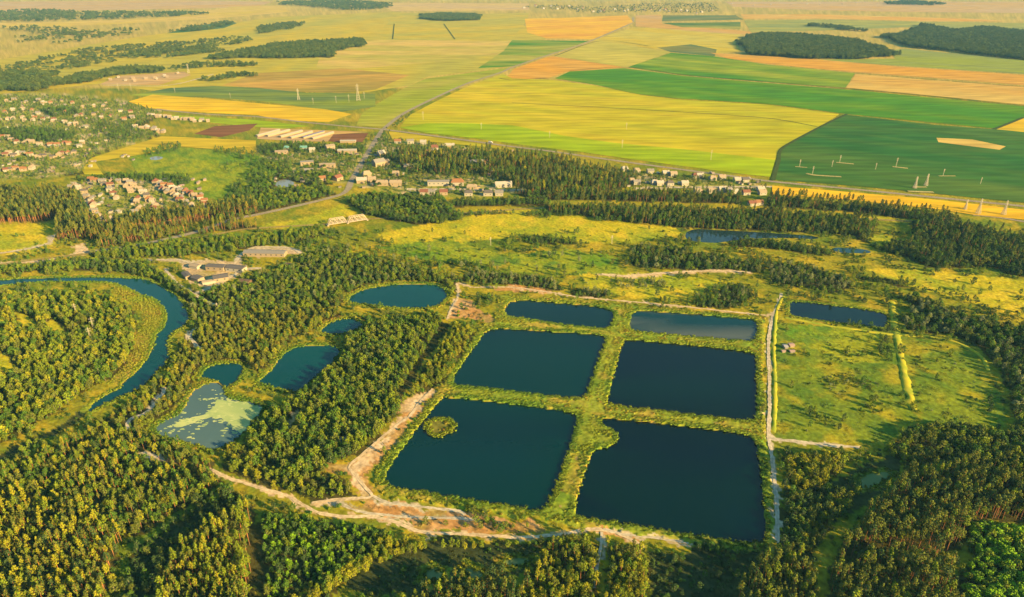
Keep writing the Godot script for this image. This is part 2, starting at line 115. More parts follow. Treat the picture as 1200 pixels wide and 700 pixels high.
	["in the round thicket beside the straight road", [222.9, -677.7, 262.3, -677.7, 257.9, -652.2, 228, -624.3, 189.5, -628.2, 188.8, -644, 206.4, -660.5], 3.77, {"broad": 0.6, "shrub": 0.5}, {"green": 4, "dark": 2, "grey": 1}, 0.42],
	["in the scrub on the right-hand meadow", [305, -749.2, 330.8, -736.4, 355.9, -724, 375.2, -700.2, 374.7, -677.7, 349.5, -662.6, 317.6, -675.5, 288.7, -686.6], 4.92, {"broad": 0.7, "shrub": 0.5}, {"grey": 3, "dark": 2, "green": 2}, 0.52],
	["in the upper slanting hedge", [386.6, -697.9, 415.4, -684.4, 444.9, -669, 469.8, -648.1, 491, -624.3, 497.1, -634.1, 475.8, -658.4, 452, -682.1, 421, -695.6, 390.8, -707.2], 4.51, {"broad": 0.4, "shrub": 0.8}, {"dark": 3, "green": 2}, 0.42],
	["in the grey willow grove beside the separate pond", [382.5, -580.8, 392, -605.6, 414.5, -620.5, 433.1, -614.8, 440.8, -598.3, 433.8, -572.3, 415.5, -569, 397, -572.3], 5.74, {"oak": 0.6, "broad": 0.5, "shrub": 0.3}, {"grey": 4, "dark": 2, "green": 1}, 0.56],
	["in the dark wood down the right edge", [422.9, -560.8, 431.7, -544.9, 428.6, -515.2, 415.4, -478.8, 394.6, -442.8, 386.7, -420.9, 428.3, -395.8, 541.2, -541.8, 509.8, -564, 486.3, -577.4, 470.2, -591.2, 454.7, -607.4, 442.8, -632.1, 424.6, -648.1, 409.7, -654.3, 418.6, -628.2], 5.17, {"broad": 0.6, "oak": 0.3, "shrub": 0.3}, {"dark": 3, "green": 3, "grey": 1, "olive": 1}, 0.59],
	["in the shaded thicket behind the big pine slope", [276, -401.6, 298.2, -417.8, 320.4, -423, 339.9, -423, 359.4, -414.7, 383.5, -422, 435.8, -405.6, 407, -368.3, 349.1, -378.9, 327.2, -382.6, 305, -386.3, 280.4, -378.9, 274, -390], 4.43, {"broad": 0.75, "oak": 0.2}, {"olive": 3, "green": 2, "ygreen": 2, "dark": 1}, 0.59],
	["in the golden trees by the road junction", [195, -389.1, 215.7, -391.9, 234.9, -386.3, 244.1, -391.9, 230.1, -375.4, 211.8, -359.7, 197.6, -353.1, 189.8, -363.1], 4.26, {"broad": 0.9, "oak": 0.1}, {"gold": 3, "ygreen": 3, "olive": 1}, 0.52],
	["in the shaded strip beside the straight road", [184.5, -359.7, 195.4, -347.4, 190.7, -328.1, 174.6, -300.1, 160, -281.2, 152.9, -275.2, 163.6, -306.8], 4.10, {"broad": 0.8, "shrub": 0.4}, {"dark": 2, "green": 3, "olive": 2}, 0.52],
	["in the broken line of trees above the pine slope", [231.8, -351.5, 215.1, -334.1, 196.9, -319.4, 183.3, -301.5, 175.1, -298.8, 181.1, -317.2, 195.5, -333.4, 217.7, -346.6], 4.26, {"broad": 1}, {"olive": 3, "gold": 2, "ygreen": 1}, 0.52],
	["in the big olive pine stand at the lower right", [273.7, -368.3, 250.4, -349.8, 223.4, -328.1, 202.1, -306.8, 186.2, -286.1, 161.4, -237.5, 227.1, -228, 248.1, -269.4, 251.5, -283.6, 245.7, -294.9, 274.5, -304.1, 291.7, -326.6, 373.7, -325.2, 403, -363.1, 327.7, -373.6, 297.9, -373.6], 3.59, {"pine": 1}, {"olive": 6, "dark": 2, "ygreen": 1}, 0.67],
	["in the small pine stand at the bottom edge", [117, -237.5, 130.1, -275.2, 143.2, -288.6, 169, -298.8, 175.2, -291.1, 170.5, -269.4, 155.5, -232.7], 3.59, {"pine": 0.9, "broad": 0.1}, {"olive": 4, "ygreen": 2, "dark": 1}, 0.62],
	["in the bright leafy corner at the lower right", [288.2, -320.8, 369.2, -319.4, 291.4, -218.8, 226.5, -223.3, 251, -269.4, 253.7, -282.4, 275.7, -297.5], 4.43, {"oak": 0.9, "broad": 0.2}, {"bright": 4, "green": 2, "ygreen": 1}, 0.56],
	["in the golden grove left of the sandy fork", [20.7, -303.5, 35.7, -310.9, 47.4, -312.3, 51.2, -298.8, 48.6, -275.2, 40.9, -247.6, 0, -247.6, 4.9, -275.2, 12.6, -291.1], 3.77, {"broad": 0.7, "pine": 0.3}, {"gold": 3, "ygreen": 3, "olive": 2}, 0.52],
	["in the golden grove right of the sandy fork", [58, -304.1, 70.1, -305.5, 78.3, -301.5, 81.8, -292.4, 76.2, -275.2, 68.2, -247.6, 45.5, -247.6, 54, -272.3], 3.77, {"broad": 0.7, "pine": 0.3}, {"gold": 3, "ygreen": 3, "olive": 2}, 0.52],
	["in the dark pine strip at the bottom middle", [-70.9, -237.5, -59.1, -263.7, -43.7, -275.2, -19.6, -278.8, 9.7, -274, 2.3, -252.9, -4.4, -232.7], 3.68, {"pine": 1}, {"olive": 3, "dark": 2, "ygreen": 1}, 0.60],
	["in the dark growth along the lower pond bank", [110.8, -308.2, 135.5, -306.8, 156.7, -303.5, 152.9, -296.9, 133.1, -298.8, 109.7, -303.5], 3.44, {"broad": 0.6, "shrub": 0.6}, {"dark": 3, "green": 2}, 0.42],
	["in the tree line under the bottom track", [-50.1, -312.3, -21, -310.9, 0, -308.9, 21, -309.6, 47.6, -313.7, 41.7, -306.8, 20.7, -302.8, -20.7, -302.8, -46.6, -304.1], 5.33, {"broad": 1, "shrub": 0.4}, {"olive": 2, "ygreen": 2, "gold": 1}, 0.49],
	["on the heath between the sandy tracks", [-89.1, -338.7, -66.8, -338.7, -32.9, -331.1, 0, -325.2, 19.4, -322.3, 10.6, -316.5, -21.3, -317.9, -53.8, -322.3, -82.5, -332.6], 7.38, {"broad": 0.6, "shrub": 0.6}, {"gold": 2, "ygreen": 3, "olive": 1}, 0.42],
	["in the hedge round the meadow with huts", [-713.8, -1090.7, -668.3, -1110.6, -594.8, -1105.5, -536, -1100.5, -516.9, -1062, -528, -1034.5, -564.9, -1071.4, -655.2, -1085.8, -695.8, -1071.4], 5.33, {"broad": 1}, {"green": 3, "dark": 2}, 0.56],
	["in the wood between village and bridge", [-432, -959.2, -386.5, -991.5, -360.9, -1034.5, -294.1, -1034.5, -268, -1008.3, -294.2, -983.3, -333.4, -943.8, -388.7, -892.9, -392.9, -879.2, -415, -899.8], 5.74, {"broad": 0.8, "oak": 0.2}, {"green": 3, "dark": 2, "ygreen": 2}, 0.59],
	["in the grove left of the farm yards", [-442.5, -1115.6, -450, -1226.4, -378.7, -1141.6, -299.8, -1115.6, -281.4, -1066.7, -309.7, -1043.5, -377.9, -1090.7, -374.3, -1034.5, -386.5, -991.5, -413.2, -959.2, -438, -991.5], 6.97, {"broad": 0.8, "oak": 0.2, "shrub": 0.3}, {"green": 3, "dark": 2, "ygreen": 1}, 0.56],
	["in the thickets on the green meadow", [-575.6, -1309.3, -480.1, -1269.8, -432.1, -1269.8, -417.1, -1220.4, -459.1, -1163.2, -471.1, -1115.6, -510.9, -1163.2, -482.5, -1208.6, -555.1, -1257.2], 10.00, {"broad": 0.8, "shrub": 0.6}, {"green": 3, "dark": 2}, 0.49],
	["behind the long farm sheds", [-483.5, -1309.3, -435.6, -1336.9, -309.6, -1295.9, -282.9, -1309.3, -279.2, -1257.2, -333.1, -1257.2, -416.1, -1269.8, -462.2, -1244.7], 6.56, {"broad": 1}, {"green": 3, "dark": 2}, 0.52],
	["among the houses of the far left village", [-1546, -1870, -1227.5, -1870, -973.3, -1772, -826.7, -1641, -796.1, -1474.9, -720.8, -1410.5, -770.4, -1244.7, -716.6, -1120.8, -783.7, -1090.7, -944.3, -1080.9], 6.97, {"broad": 0.7, "shrub": 0.9}, {"green": 4, "dark": 2, "ygreen": 2}, 0.42],
	["in the dark clump inside the far left village", [-1086.9, -1458.3, -973.3, -1450.1, -884.4, -1395.2, -898.9, -1343.9, -1019.7, -1358.2], 7.38, {"broad": 1}, {"dark": 3, "green": 2}, 0.70],
	["in the small clump at the back of the far left village", [-1132.2, -1672, -1078.9, -1693, -1004.8, -1621, -1055, -1592], 7.38, {"broad": 1}, {"dark": 3, "green": 2}, 0.70],
	["among the gardens of the middle left village", [-702.9, -1052.7, -705.3, -1100.5, -648.9, -1100.5, -564.9, -1071.4, -460.5, -983.3, -429.2, -936.2, -453.5, -892.9, -516.4, -865.8, -569.6, -879.2, -625.5, -951.4], 6.97, {"broad": 0.6, "shrub": 1}, {"green": 3, "dark": 3, "ygreen": 2}, 0.42],
	["among the houses by the crossroads", [-493.4, -1309.3, -435.6, -1336.9, -279.6, -1309.3, -258.6, -1380.2, -184.3, -1336.9, -64.6, -1282.8, 0, -1232.4, 21.8, -1141.6, 7.9, -1016.9, -51.9, -999.9, -171.2, -1016.9, -277.7, -1080.9, -369.7, -1110.6], 9.40, {"broad": 0.8, "oak": 0.2, "shrub": 0.3}, {"green": 3, "dark": 3, "olive": 1}, 0.56],
	["among the houses below the lime field", [167.5, -1141.6, 228.4, -1115.6, 335.9, -1090.7, 410.2, -1062, 392.2, -1008.3, 316.1, -1016.9, 214.7, -1039, 159.7, -1080.9], 9.40, {"broad": 1, "shrub": 0.4}, {"green": 2, "dark": 4}, 0.52],
	["along the street trees by the main road", [-292.5, -1395.2, -278, -1442.1, -253.5, -1582, -242, -1641, -227.3, -1621, -250, -1458.3, -256.1, -1269.8, -257, -1115.6, -268.4, -1115.6, -277.6, -1257.2], 14.00, {"oak": 0.4, "broad": 0.6}, {"green": 2, "dark": 3}, 0.49],
	["in the long grove beside the far hamlet", [-887.7, -1458.3, -905.4, -1518, -813.6, -1491.8, -748.6, -1395.2, -761.1, -1351.1, -815, -1372.8], 11.00, {"broad": 1}, {"green": 2, "dark": 3}, 0.56],
	["in the wood strip above the far hamlet", [-688.2, -1269.8, -680.6, -1323, -650.1, -1336.9, -625.8, -1295.9, -644.6, -1244.7, -667.4, -1220.4], 10.00, {"broad": 1}, {"green": 3, "dark": 2}, 0.56],
	["dotted across the yellow meadow", [-164.7, -821.7, -46.5, -879.2, 106.7, -899.8, 216.6, -859.3, 127.8, -792.5, 0, -719.2, -124.1, -764.9], 42.00, {"shrub": 0.9, "broad": 0.4}, {"dark": 2, "green": 3}, 0.49],
	["dotted over the green scrub meadow", [-21, -778.5, 127.1, -786.8, 138.4, -724, 270.8, -704.9, 274.5, -658.4, 180.7, -648.1, 84.5, -679.9, -9.9, -724], 17.00, {"shrub": 0.9, "broad": 0.4}, {"dark": 2, "green": 3, "grey": 2}, 0.56],
	["dotted over the right-hand meadow", [413.8, -764.9, 491.6, -719.2, 630.3, -669, 560.5, -577.4, 474.7, -598.3, 433.7, -648.1, 368.9, -664.8, 342.6, -691.1], 24.00, {"shrub": 0.9, "broad": 0.3}, {"dark": 3, "green": 2}, 0.56],
	["dotted over the rough meadow behind the straight road", [235.5, -498.5, 289.4, -504, 323.8, -498.5, 301.2, -426.2, 254.9, -410.6, 205.8, -415.7], 26.00, {"shrub": 1}, {"olive": 2, "green": 1, "grey": 1}, 0.42],
	["in the bushes in the middle of the rough meadow", [255.9, -485.3, 270.8, -498.5, 289.4, -504, 301.7, -498.5, 308.8, -482.7, 299.2, -477.5, 280, -482.7, 266.1, -475], 3.69, {"shrub": 1}, {"olive": 3, "ygreen": 2, "grey": 2}, 0.52],
	["in the square copse inside the rough meadow", [349.6, -567.3, 360.1, -564, 339.4, -519.5, 325.8, -518], 3.44, {"shrub": 0.6, "broad": 0.5}, {"dark": 2, "green": 2}, 0.35],
	["dotted over the fenced meadow at the right", [364.7, -541.8, 411.5, -548, 418.5, -520.9, 387.5, -448.5, 325.6, -434.9], 22.00, {"shrub": 1, "broad": 0.2}, {"grey": 2, "green": 2, "dark": 1}, 0.49],
	["in the tree-dotted scrub above the half-moon lake", [-258.6, -764.9, -188.4, -775.8, -130, -733.9, -62.2, -695.6, -38.3, -695.6, 0, -719.2, -62.1, -764.9, -138.5, -792.5, -205.5, -806.9, -258.8, -804], 11.00, {"broad": 0.8, "shrub": 0.5}, {"green": 3, "ygreen": 2, "grey": 2}, 0.56],
	["on the open scrub between the woods", [-301, -275.2, -300.6, -275.2, -300.1, -274.6], 9.50, {"shrub": 1}, {"green": 1}, 0.42],
]
const CLEARINGS := [
	[-338.2, -460.3, -335.8, -448.5, -341, -432.7, -351.1, -411.6, -366, -386.3, -384.9, -362.3, -388, -366.6, -369.2, -391, -354.3, -416.7, -344.2, -438.3],
	[-508, -616.7, -489.6, -611.1, -455.4, -580.8, -460.5, -575.7, -489.9, -593],
	[-463.3, -607.4, -412.2, -567.3, -421.2, -559.1, -458.2, -589.4],
	[-518.2, -587.7, -493.3, -584.2, -475.6, -562.4, -497.2, -557.5],
	[-490.6, -548, -462.9, -537.2, -428.3, -505.4, -426.2, -493.1, -465.8, -512.3],
	[-172.9, -426.2, -175.4, -450.8, -168.6, -448.5, -164.2, -432.7, -169.1, -417.8],
	[-128.4, -403.6, -129.4, -413.7, -122.2, -415.7, -121.3, -405.6],
]
const LINES_CLEAR := [
	[[-89.4, -470, -76.7, -526.8, -62, -600.1], 5],
	[[192.2, -287.3, 209.9, -298.8, 227.9, -298.8, 245.7, -294.9], 3],
	[[-166, -335.7, -138.6, -258.2], 4],
	[[181, -296.9, 190.7, -306.8, 158.7, -237.5], 3],
]
const ROADS := [
	["dirt_track", "sandy track along the top of the pond grid", [-64.7, -601.9, -62.3, -624.3, -57.8, -648.1, -58.4, -669, -60.6, -686.6, -42, -675.5, 0, -675.5, 41.4, -662.6, 68.1, -652.2, 83.1, -648.1, 155.4, -634.1, 217.6, -618.6, 258, -609.3, 267.4, -616.7], 2.8, "sand", true],
	["gravel_road", "straight pale road along the right side of the ponds", [289.9, -660.5, 282.3, -644, 259.8, -601.9, 241.4, -557.5, 228.6, -519.5, 207.3, -454.3, 192.9, -413.7, 187, -389.1, 175.1, -345.8, 162.7, -308.9], 3.6, "pale", true],
	["gravel_road", "pale side road running right from the junction by the largest pond", [192.2, -411.6, 200.4, -409.6, 221.1, -405.6, 238.8, -402.6, 256.1, -400.6], 4.6, "pale", true],
	["dirt_track", "wide sandy track along the lower left edge of the ponds", [-210.8, -376.2, -197.6, -368.3, -173.8, -358.9, -149.7, -349.8, -137.3, -341.9, -124.1, -334.1, -106.9, -331.1, -89.4, -331.1, -75, -326.6, -64.5, -321.5, -56, -317.9, -26.6, -315.8, 0, -313.7, 16.9, -314.4, 33, -316.5, 46.6, -320.1, 57.3, -319.4, 68.9, -315.1, 79.2, -306.8], 3.2, "sand", true],
	["dirt_track", "second pale track along the bottom of the largest pond", [57.3, -320.1, 71.7, -315.8, 89.7, -313, 108.3, -308.9], 3, "pale", true],
	["dirt_track", "grassy path going down from the sandy fork", [56, -317.9, 54.2, -306.8, 50.3, -290.5, 47.1, -275.2], 2.2, "pale", true],
	["dirt_track", "sandy track up the left side of the islet pond", [-132.1, -343.4, -117.6, -346.6, -99.3, -348.2, -93.3, -349.8, -102.8, -363.1, -114.9, -378.9, -110.4, -389.1, -102.6, -403.6, -93.7, -418.8, -88.6, -427.3, -80.3, -439.4, -74.6, -457.9, -66.2, -477.5], 3, "sand", true],
	["dirt_track", "light track crossing the heath", [-92.8, -349.8, -81.5, -343.4, -61.4, -340.3, -33.2, -335.7, -30.2, -332.6], 3, "pale", true],
	["dirt_track", "thin track across the heath below the islet pond", [-115.6, -345, -99.6, -335.7, -71.3, -331.1, -38.3, -329.6, -21.8, -328.1], 2.8, "pale", true],
	["dirt_track", "short pale track by the wooded left edge", [-272.4, -391.9, -265.5, -392.9, -254.7, -388.2], 6, "pale", false],
	["dirt_track", "pale track in the trees left of the algae lake", [-292, -420.9, -297.4, -431.6, -295.4, -438.3, -290.3, -441.6, -288, -450.8, -288.6, -470, -291.2, -478.8], 4, "pale", false],
	["dirt_track", "short pale track above the river trees", [-284.3, -538.7, -297, -554.3, -305.9, -564, -308.3, -577.4, -306.1, -584.2], 4, "pale", false],
	["dirt_track", "curving track from the warehouses to the river wood", [-403.5, -726.5, -375.9, -691.1, -348.6, -664.8, -323.6, -644, -304, -628.2, -298.4, -620.5], 4, "pale", false],
	["dirt_track", "pale track from the warehouses towards the birch row", [-442.3, -749.2, -423.2, -751.7, -397.7, -751.7, -382.2, -744, -371.1, -749.2], 5, "pale", false],
	["gravel_road", "road linking the two warehouse yards", [-342.2, -658.4, -330.8, -673.4, -318.3, -702.6, -312.6, -719.2, -301.4, -726.5, -292.4, -726.5], 6, "pale", false],
	["gravel_road", "road past the long flat-roofed shed", [-329.4, -749.2, -328.7, -773, -319.6, -792.5, -276.2, -789.6, -258.8, -773], 6, "pale", false],
	["main_road", "flyover road rising past the truss bridge", [-523.3, -775.8, -471.6, -798.2, -416.5, -846.4, -388.7, -892.9, -360.5, -914.1, -324.8, -943.8, -286.8, -979.2, -261.5, -1008.3, -256.6, -1034.5], 9, "asphalt", false],
	["main_road", "main road through the crossroads to the horizon", [-256.6, -1034.5, -261.1, -1080.9, -265.8, -1196.9, -271.4, -1336.9, -273.1, -1466.5, -252, -1641, -184.2, -1896, -125.7, -2084, -35.7, -2291, 0, -2410, 111.5, -2685, 341.7, -3229, 693.9, -4264, 779.6, -4741], 10, "asphalt", false],
	["main_road", "long road along the lower edge of the lime field", [-862.3, -1683, -717.7, -1621, -588.3, -1592, -449.4, -1527, -340.3, -1483.3, -271.7, -1458.3, -138.6, -1387.7, 0, -1309.3, 67.5, -1276.3, 211.7, -1191.2, 368.2, -1105.5, 421.9, -1076.1, 534.7, -1034.5, 644.2, -991.5, 746.1, -951.4, 810.5, -921.4], 9, "asphalt", false],
	["village_street", "street through the houses in the middle", [-167.1, -1034.5, -80.2, -1034.5, 0, -1030.1, 24.1, -1034.5], 9, "pale", false],
	["village_street", "street through the row of houses below the lime field", [194.5, -1039, 269.3, -1043.5, 351.5, -1048.1, 412.3, -1048.1], 8, "pale", false],
	["village_street", "diagonal street of the middle left village", [-620.1, -1071.4, -581.4, -1034.5, -529.6, -967.1, -492.7, -914.1], 8, "pale", false],
	["village_street", "outer street of the middle left village", [-708.3, -1071.4, -653.6, -1008.3, -605.5, -940, -565.4, -892.9], 7, "pale", false],
	["gravel_road", "road skirting the oval meadow", [-662, -764.9, -626.1, -773, -598, -789.6, -587.2, -806.9, -598.1, -833.9], 6, "pale", false],
	["dirt_track", "pinkish track below the oval meadow", [-639.8, -733.9, -604.9, -741.5, -559.2, -749.2, -533.8, -770.3, -532.7, -792.5], 5, "sand", false],
	["railway", "grassy railway line", [-632.7, -724, -571, -751.7, -520.2, -770.3, -432.6, -806.9, -362.5, -852.8, -309.8, -865.8, -250.3, -875.8, -228.2, -886, -198.5, -896.3, -66.5, -921.4, 49.4, -943.8, 197.6, -943.8, 328.9, -928.7, 474.3, -899.8, 555.8, -886], 6, "rail", false],
	["dirt_track", "pale far track beside the far settlement", [-1181.4, -2038, -1014.4, -2023, -967.6, -2084, -946.3, -2254], 9, "pale", false],
	["dirt_track", "track along the golden field edge at the right", [648.9, -914.1, 678.1, -903.4, 702.1, -886, 752.5, -859.3], 7, "asphalt", false],
	["dirt_track", "sandy track by the dry willow meadow", [102.1, -709.6, 130.6, -704.9, 155.6, -709.6, 196.1, -716.8, 245.8, -719.2, 273.8, -714.4], 6, "sand", false],
	["dike_path", "thin worn path on the dike above the islet pond", [-53.3, -476.3, 0, -466.3, 59, -454.3], 1.6, "rail", true],
	["dike_path", "thin worn path on the dike above the largest pond", [69.1, -446.2, 132.9, -434.9, 188.6, -424.1], 1.6, "rail", true],
	["dike_path", "thin worn path on the upper left dike", [-19.4, -593, 41.6, -584.2, 93.5, -574], 1.6, "rail", true],
	["dike_path", "thin worn path on the upper right dike", [108.6, -570.6, 161.5, -562.4, 227.4, -546.4], 1.6, "rail", true],
	["dike_path", "long worn path down the middle dike", [113.1, -624.3, 95.9, -567.3, 75.1, -498.5, 62.8, -450.8, 48.4, -395.8, 29.8, -334.1], 1.8, "rail", true],
	["hedge_line", "dark ditch line across the wide yellow field", [0, -1760, 208.7, -1704, 403.3, -1641, 581.9, -1572, 658.6, -1483.3], 4, "hedge", false],
	["hedge_line", "dark edge between the two green bands", [189.6, -2330, 388.5, -2410, 536.7, -2236, 693.2, -2133, 934.1, -1979, 1122.3, -1845, 1355.7, -1621], 4, "hedge", false],
	["hedge_line", "dark hedge along the left edge of the dark green field", [783.5, -1621, 658.9, -1474.9, 516.6, -1295.9, 473.8, -1196.9, 424.9, -1080.9], 7, "hedge", false],
	["hedge_line", "dark hedge beside the yellow corner field", [1023.5, -1458.3, 1170.1, -1582], 8, "hedge", false],
	["hedge_line", "dark edge above the lower tan strip", [1097.9, -2273, 1283.7, -2133, 1586, -1923], 4, "hedge", false],
	["hedge_line", "dark boundary above the pale lemon field", [160.8, -2711, 402.9, -3266, 576.8, -3058], 5, "hedge", false],
	["hedge_line", "dark far boundary below the orange field", [104.2, -2166, 0, -2133, -39.1, -2166], 5, "hedge", false],
	["hedge_line", "far line of bushes running away over the left plain", [-674.7, -4204, -549, -3341], 5, "hedge", false],
	["hedge_line", "short slanting far hedge right of the plain's line of bushes", [-391.1, -4204, -262.8, -3341], 5, "hedge", false],
	["grass_strip", "longest pale strip at a pole's foot in the dark green field", [494.5, -1120.8, 504.8, -1110.6, 544.5, -1100.5], 6, "straw", false],
	["grass_strip", "pale strip by the leftmost poles of the dark green field", [491.6, -1163.2, 510.3, -1157.7], 4, "straw", false],
	["grass_strip", "pale strip at the back of the dark green field", [574.6, -1191.2, 601.3, -1179.9], 5, "straw", false],
	["grass_strip", "pale strip under the tall middle pole", [660.5, -1163.2, 681.5, -1152.3], 6, "straw", false],
	["grass_strip", "broad pale strip in front of the twin pylons", [613.3, -1021.3, 650.6, -1016.9], 7, "straw", false],
	["grass_strip", "pale strip joining the twin pylons", [633, -1043.5, 654.5, -1043.5], 5, "straw", false],
	["grass_strip", "faint pale strip right of the twin pylons", [708.1, -1105.5, 736.4, -1105.5], 4, "straw", false],
]
const RIDGES := [
	["dry grass bank beside the straight pale road", [291.2, -656.3, 272.7, -624.3, 255.6, -582.5, 240.8, -541.8, 226.6, -498.5, 211.4, -454.3, 198.1, -417.8], 5, 0.6],
	["dry grass bank dividing the two meadows", [400.9, -644, 380.7, -600.1, 362.5, -557.5, 347, -519.5, 331.2, -478.8, 319.6, -446.2], 8, 0.8],
	["low bank curving along the upper edge of the meadows", [273.9, -605.6, 302.3, -591.2, 331.2, -580.8, 363.4, -570.6, 390.2, -567.3, 410.9, -560.8, 421.5, -544.9, 423.7, -526.8, 413.8, -501.2], 5, 0.6],
]
const CROPS := {
	"olive_l": Color(0.33, 0.31, 0.05),
	"yfield": Color(0.34, 0.345, 0.012),
	"yfield2": Color(0.47, 0.37, 0.018),
	"green_o": Color(0.09, 0.155, 0.03),
	"yellow_l": Color(0.44, 0.34, 0.025),
	"straw": Color(0.5, 0.36, 0.1),
	"peach": Color(0.42, 0.3, 0.17),
	"tan": Color(0.46, 0.28, 0.06),
	"teal": Color(0.09, 0.15, 0.06),
	"teal_l": Color(0.2, 0.24, 0.08),
	"green_d": Color(0.03, 0.115, 0.025),
	"green_m": Color(0.055, 0.19, 0.012),
	"green_b": Color(0.15, 0.25, 0.01),
	"olive": Color(0.24, 0.2, 0.04),
	"lime_l": Color(0.24, 0.29, 0.02),
	"lime": Color(0.24, 0.35, 0.004),
	"lime_b": Color(0.32, 0.38, 0.006),
	"gold": Color(0.62, 0.4, 0.015),
	"orange": Color(0.52, 0.27, 0.03),
	"orange_y": Color(0.6, 0.36, 0.025),
	"lemon": Color(0.42, 0.37, 0.07),
	"brown": Color(0.17, 0.08, 0.04),
	"brown_l": Color(0.22, 0.11, 0.055),
	"olive_y": Color(0.3, 0.3, 0.015),
}
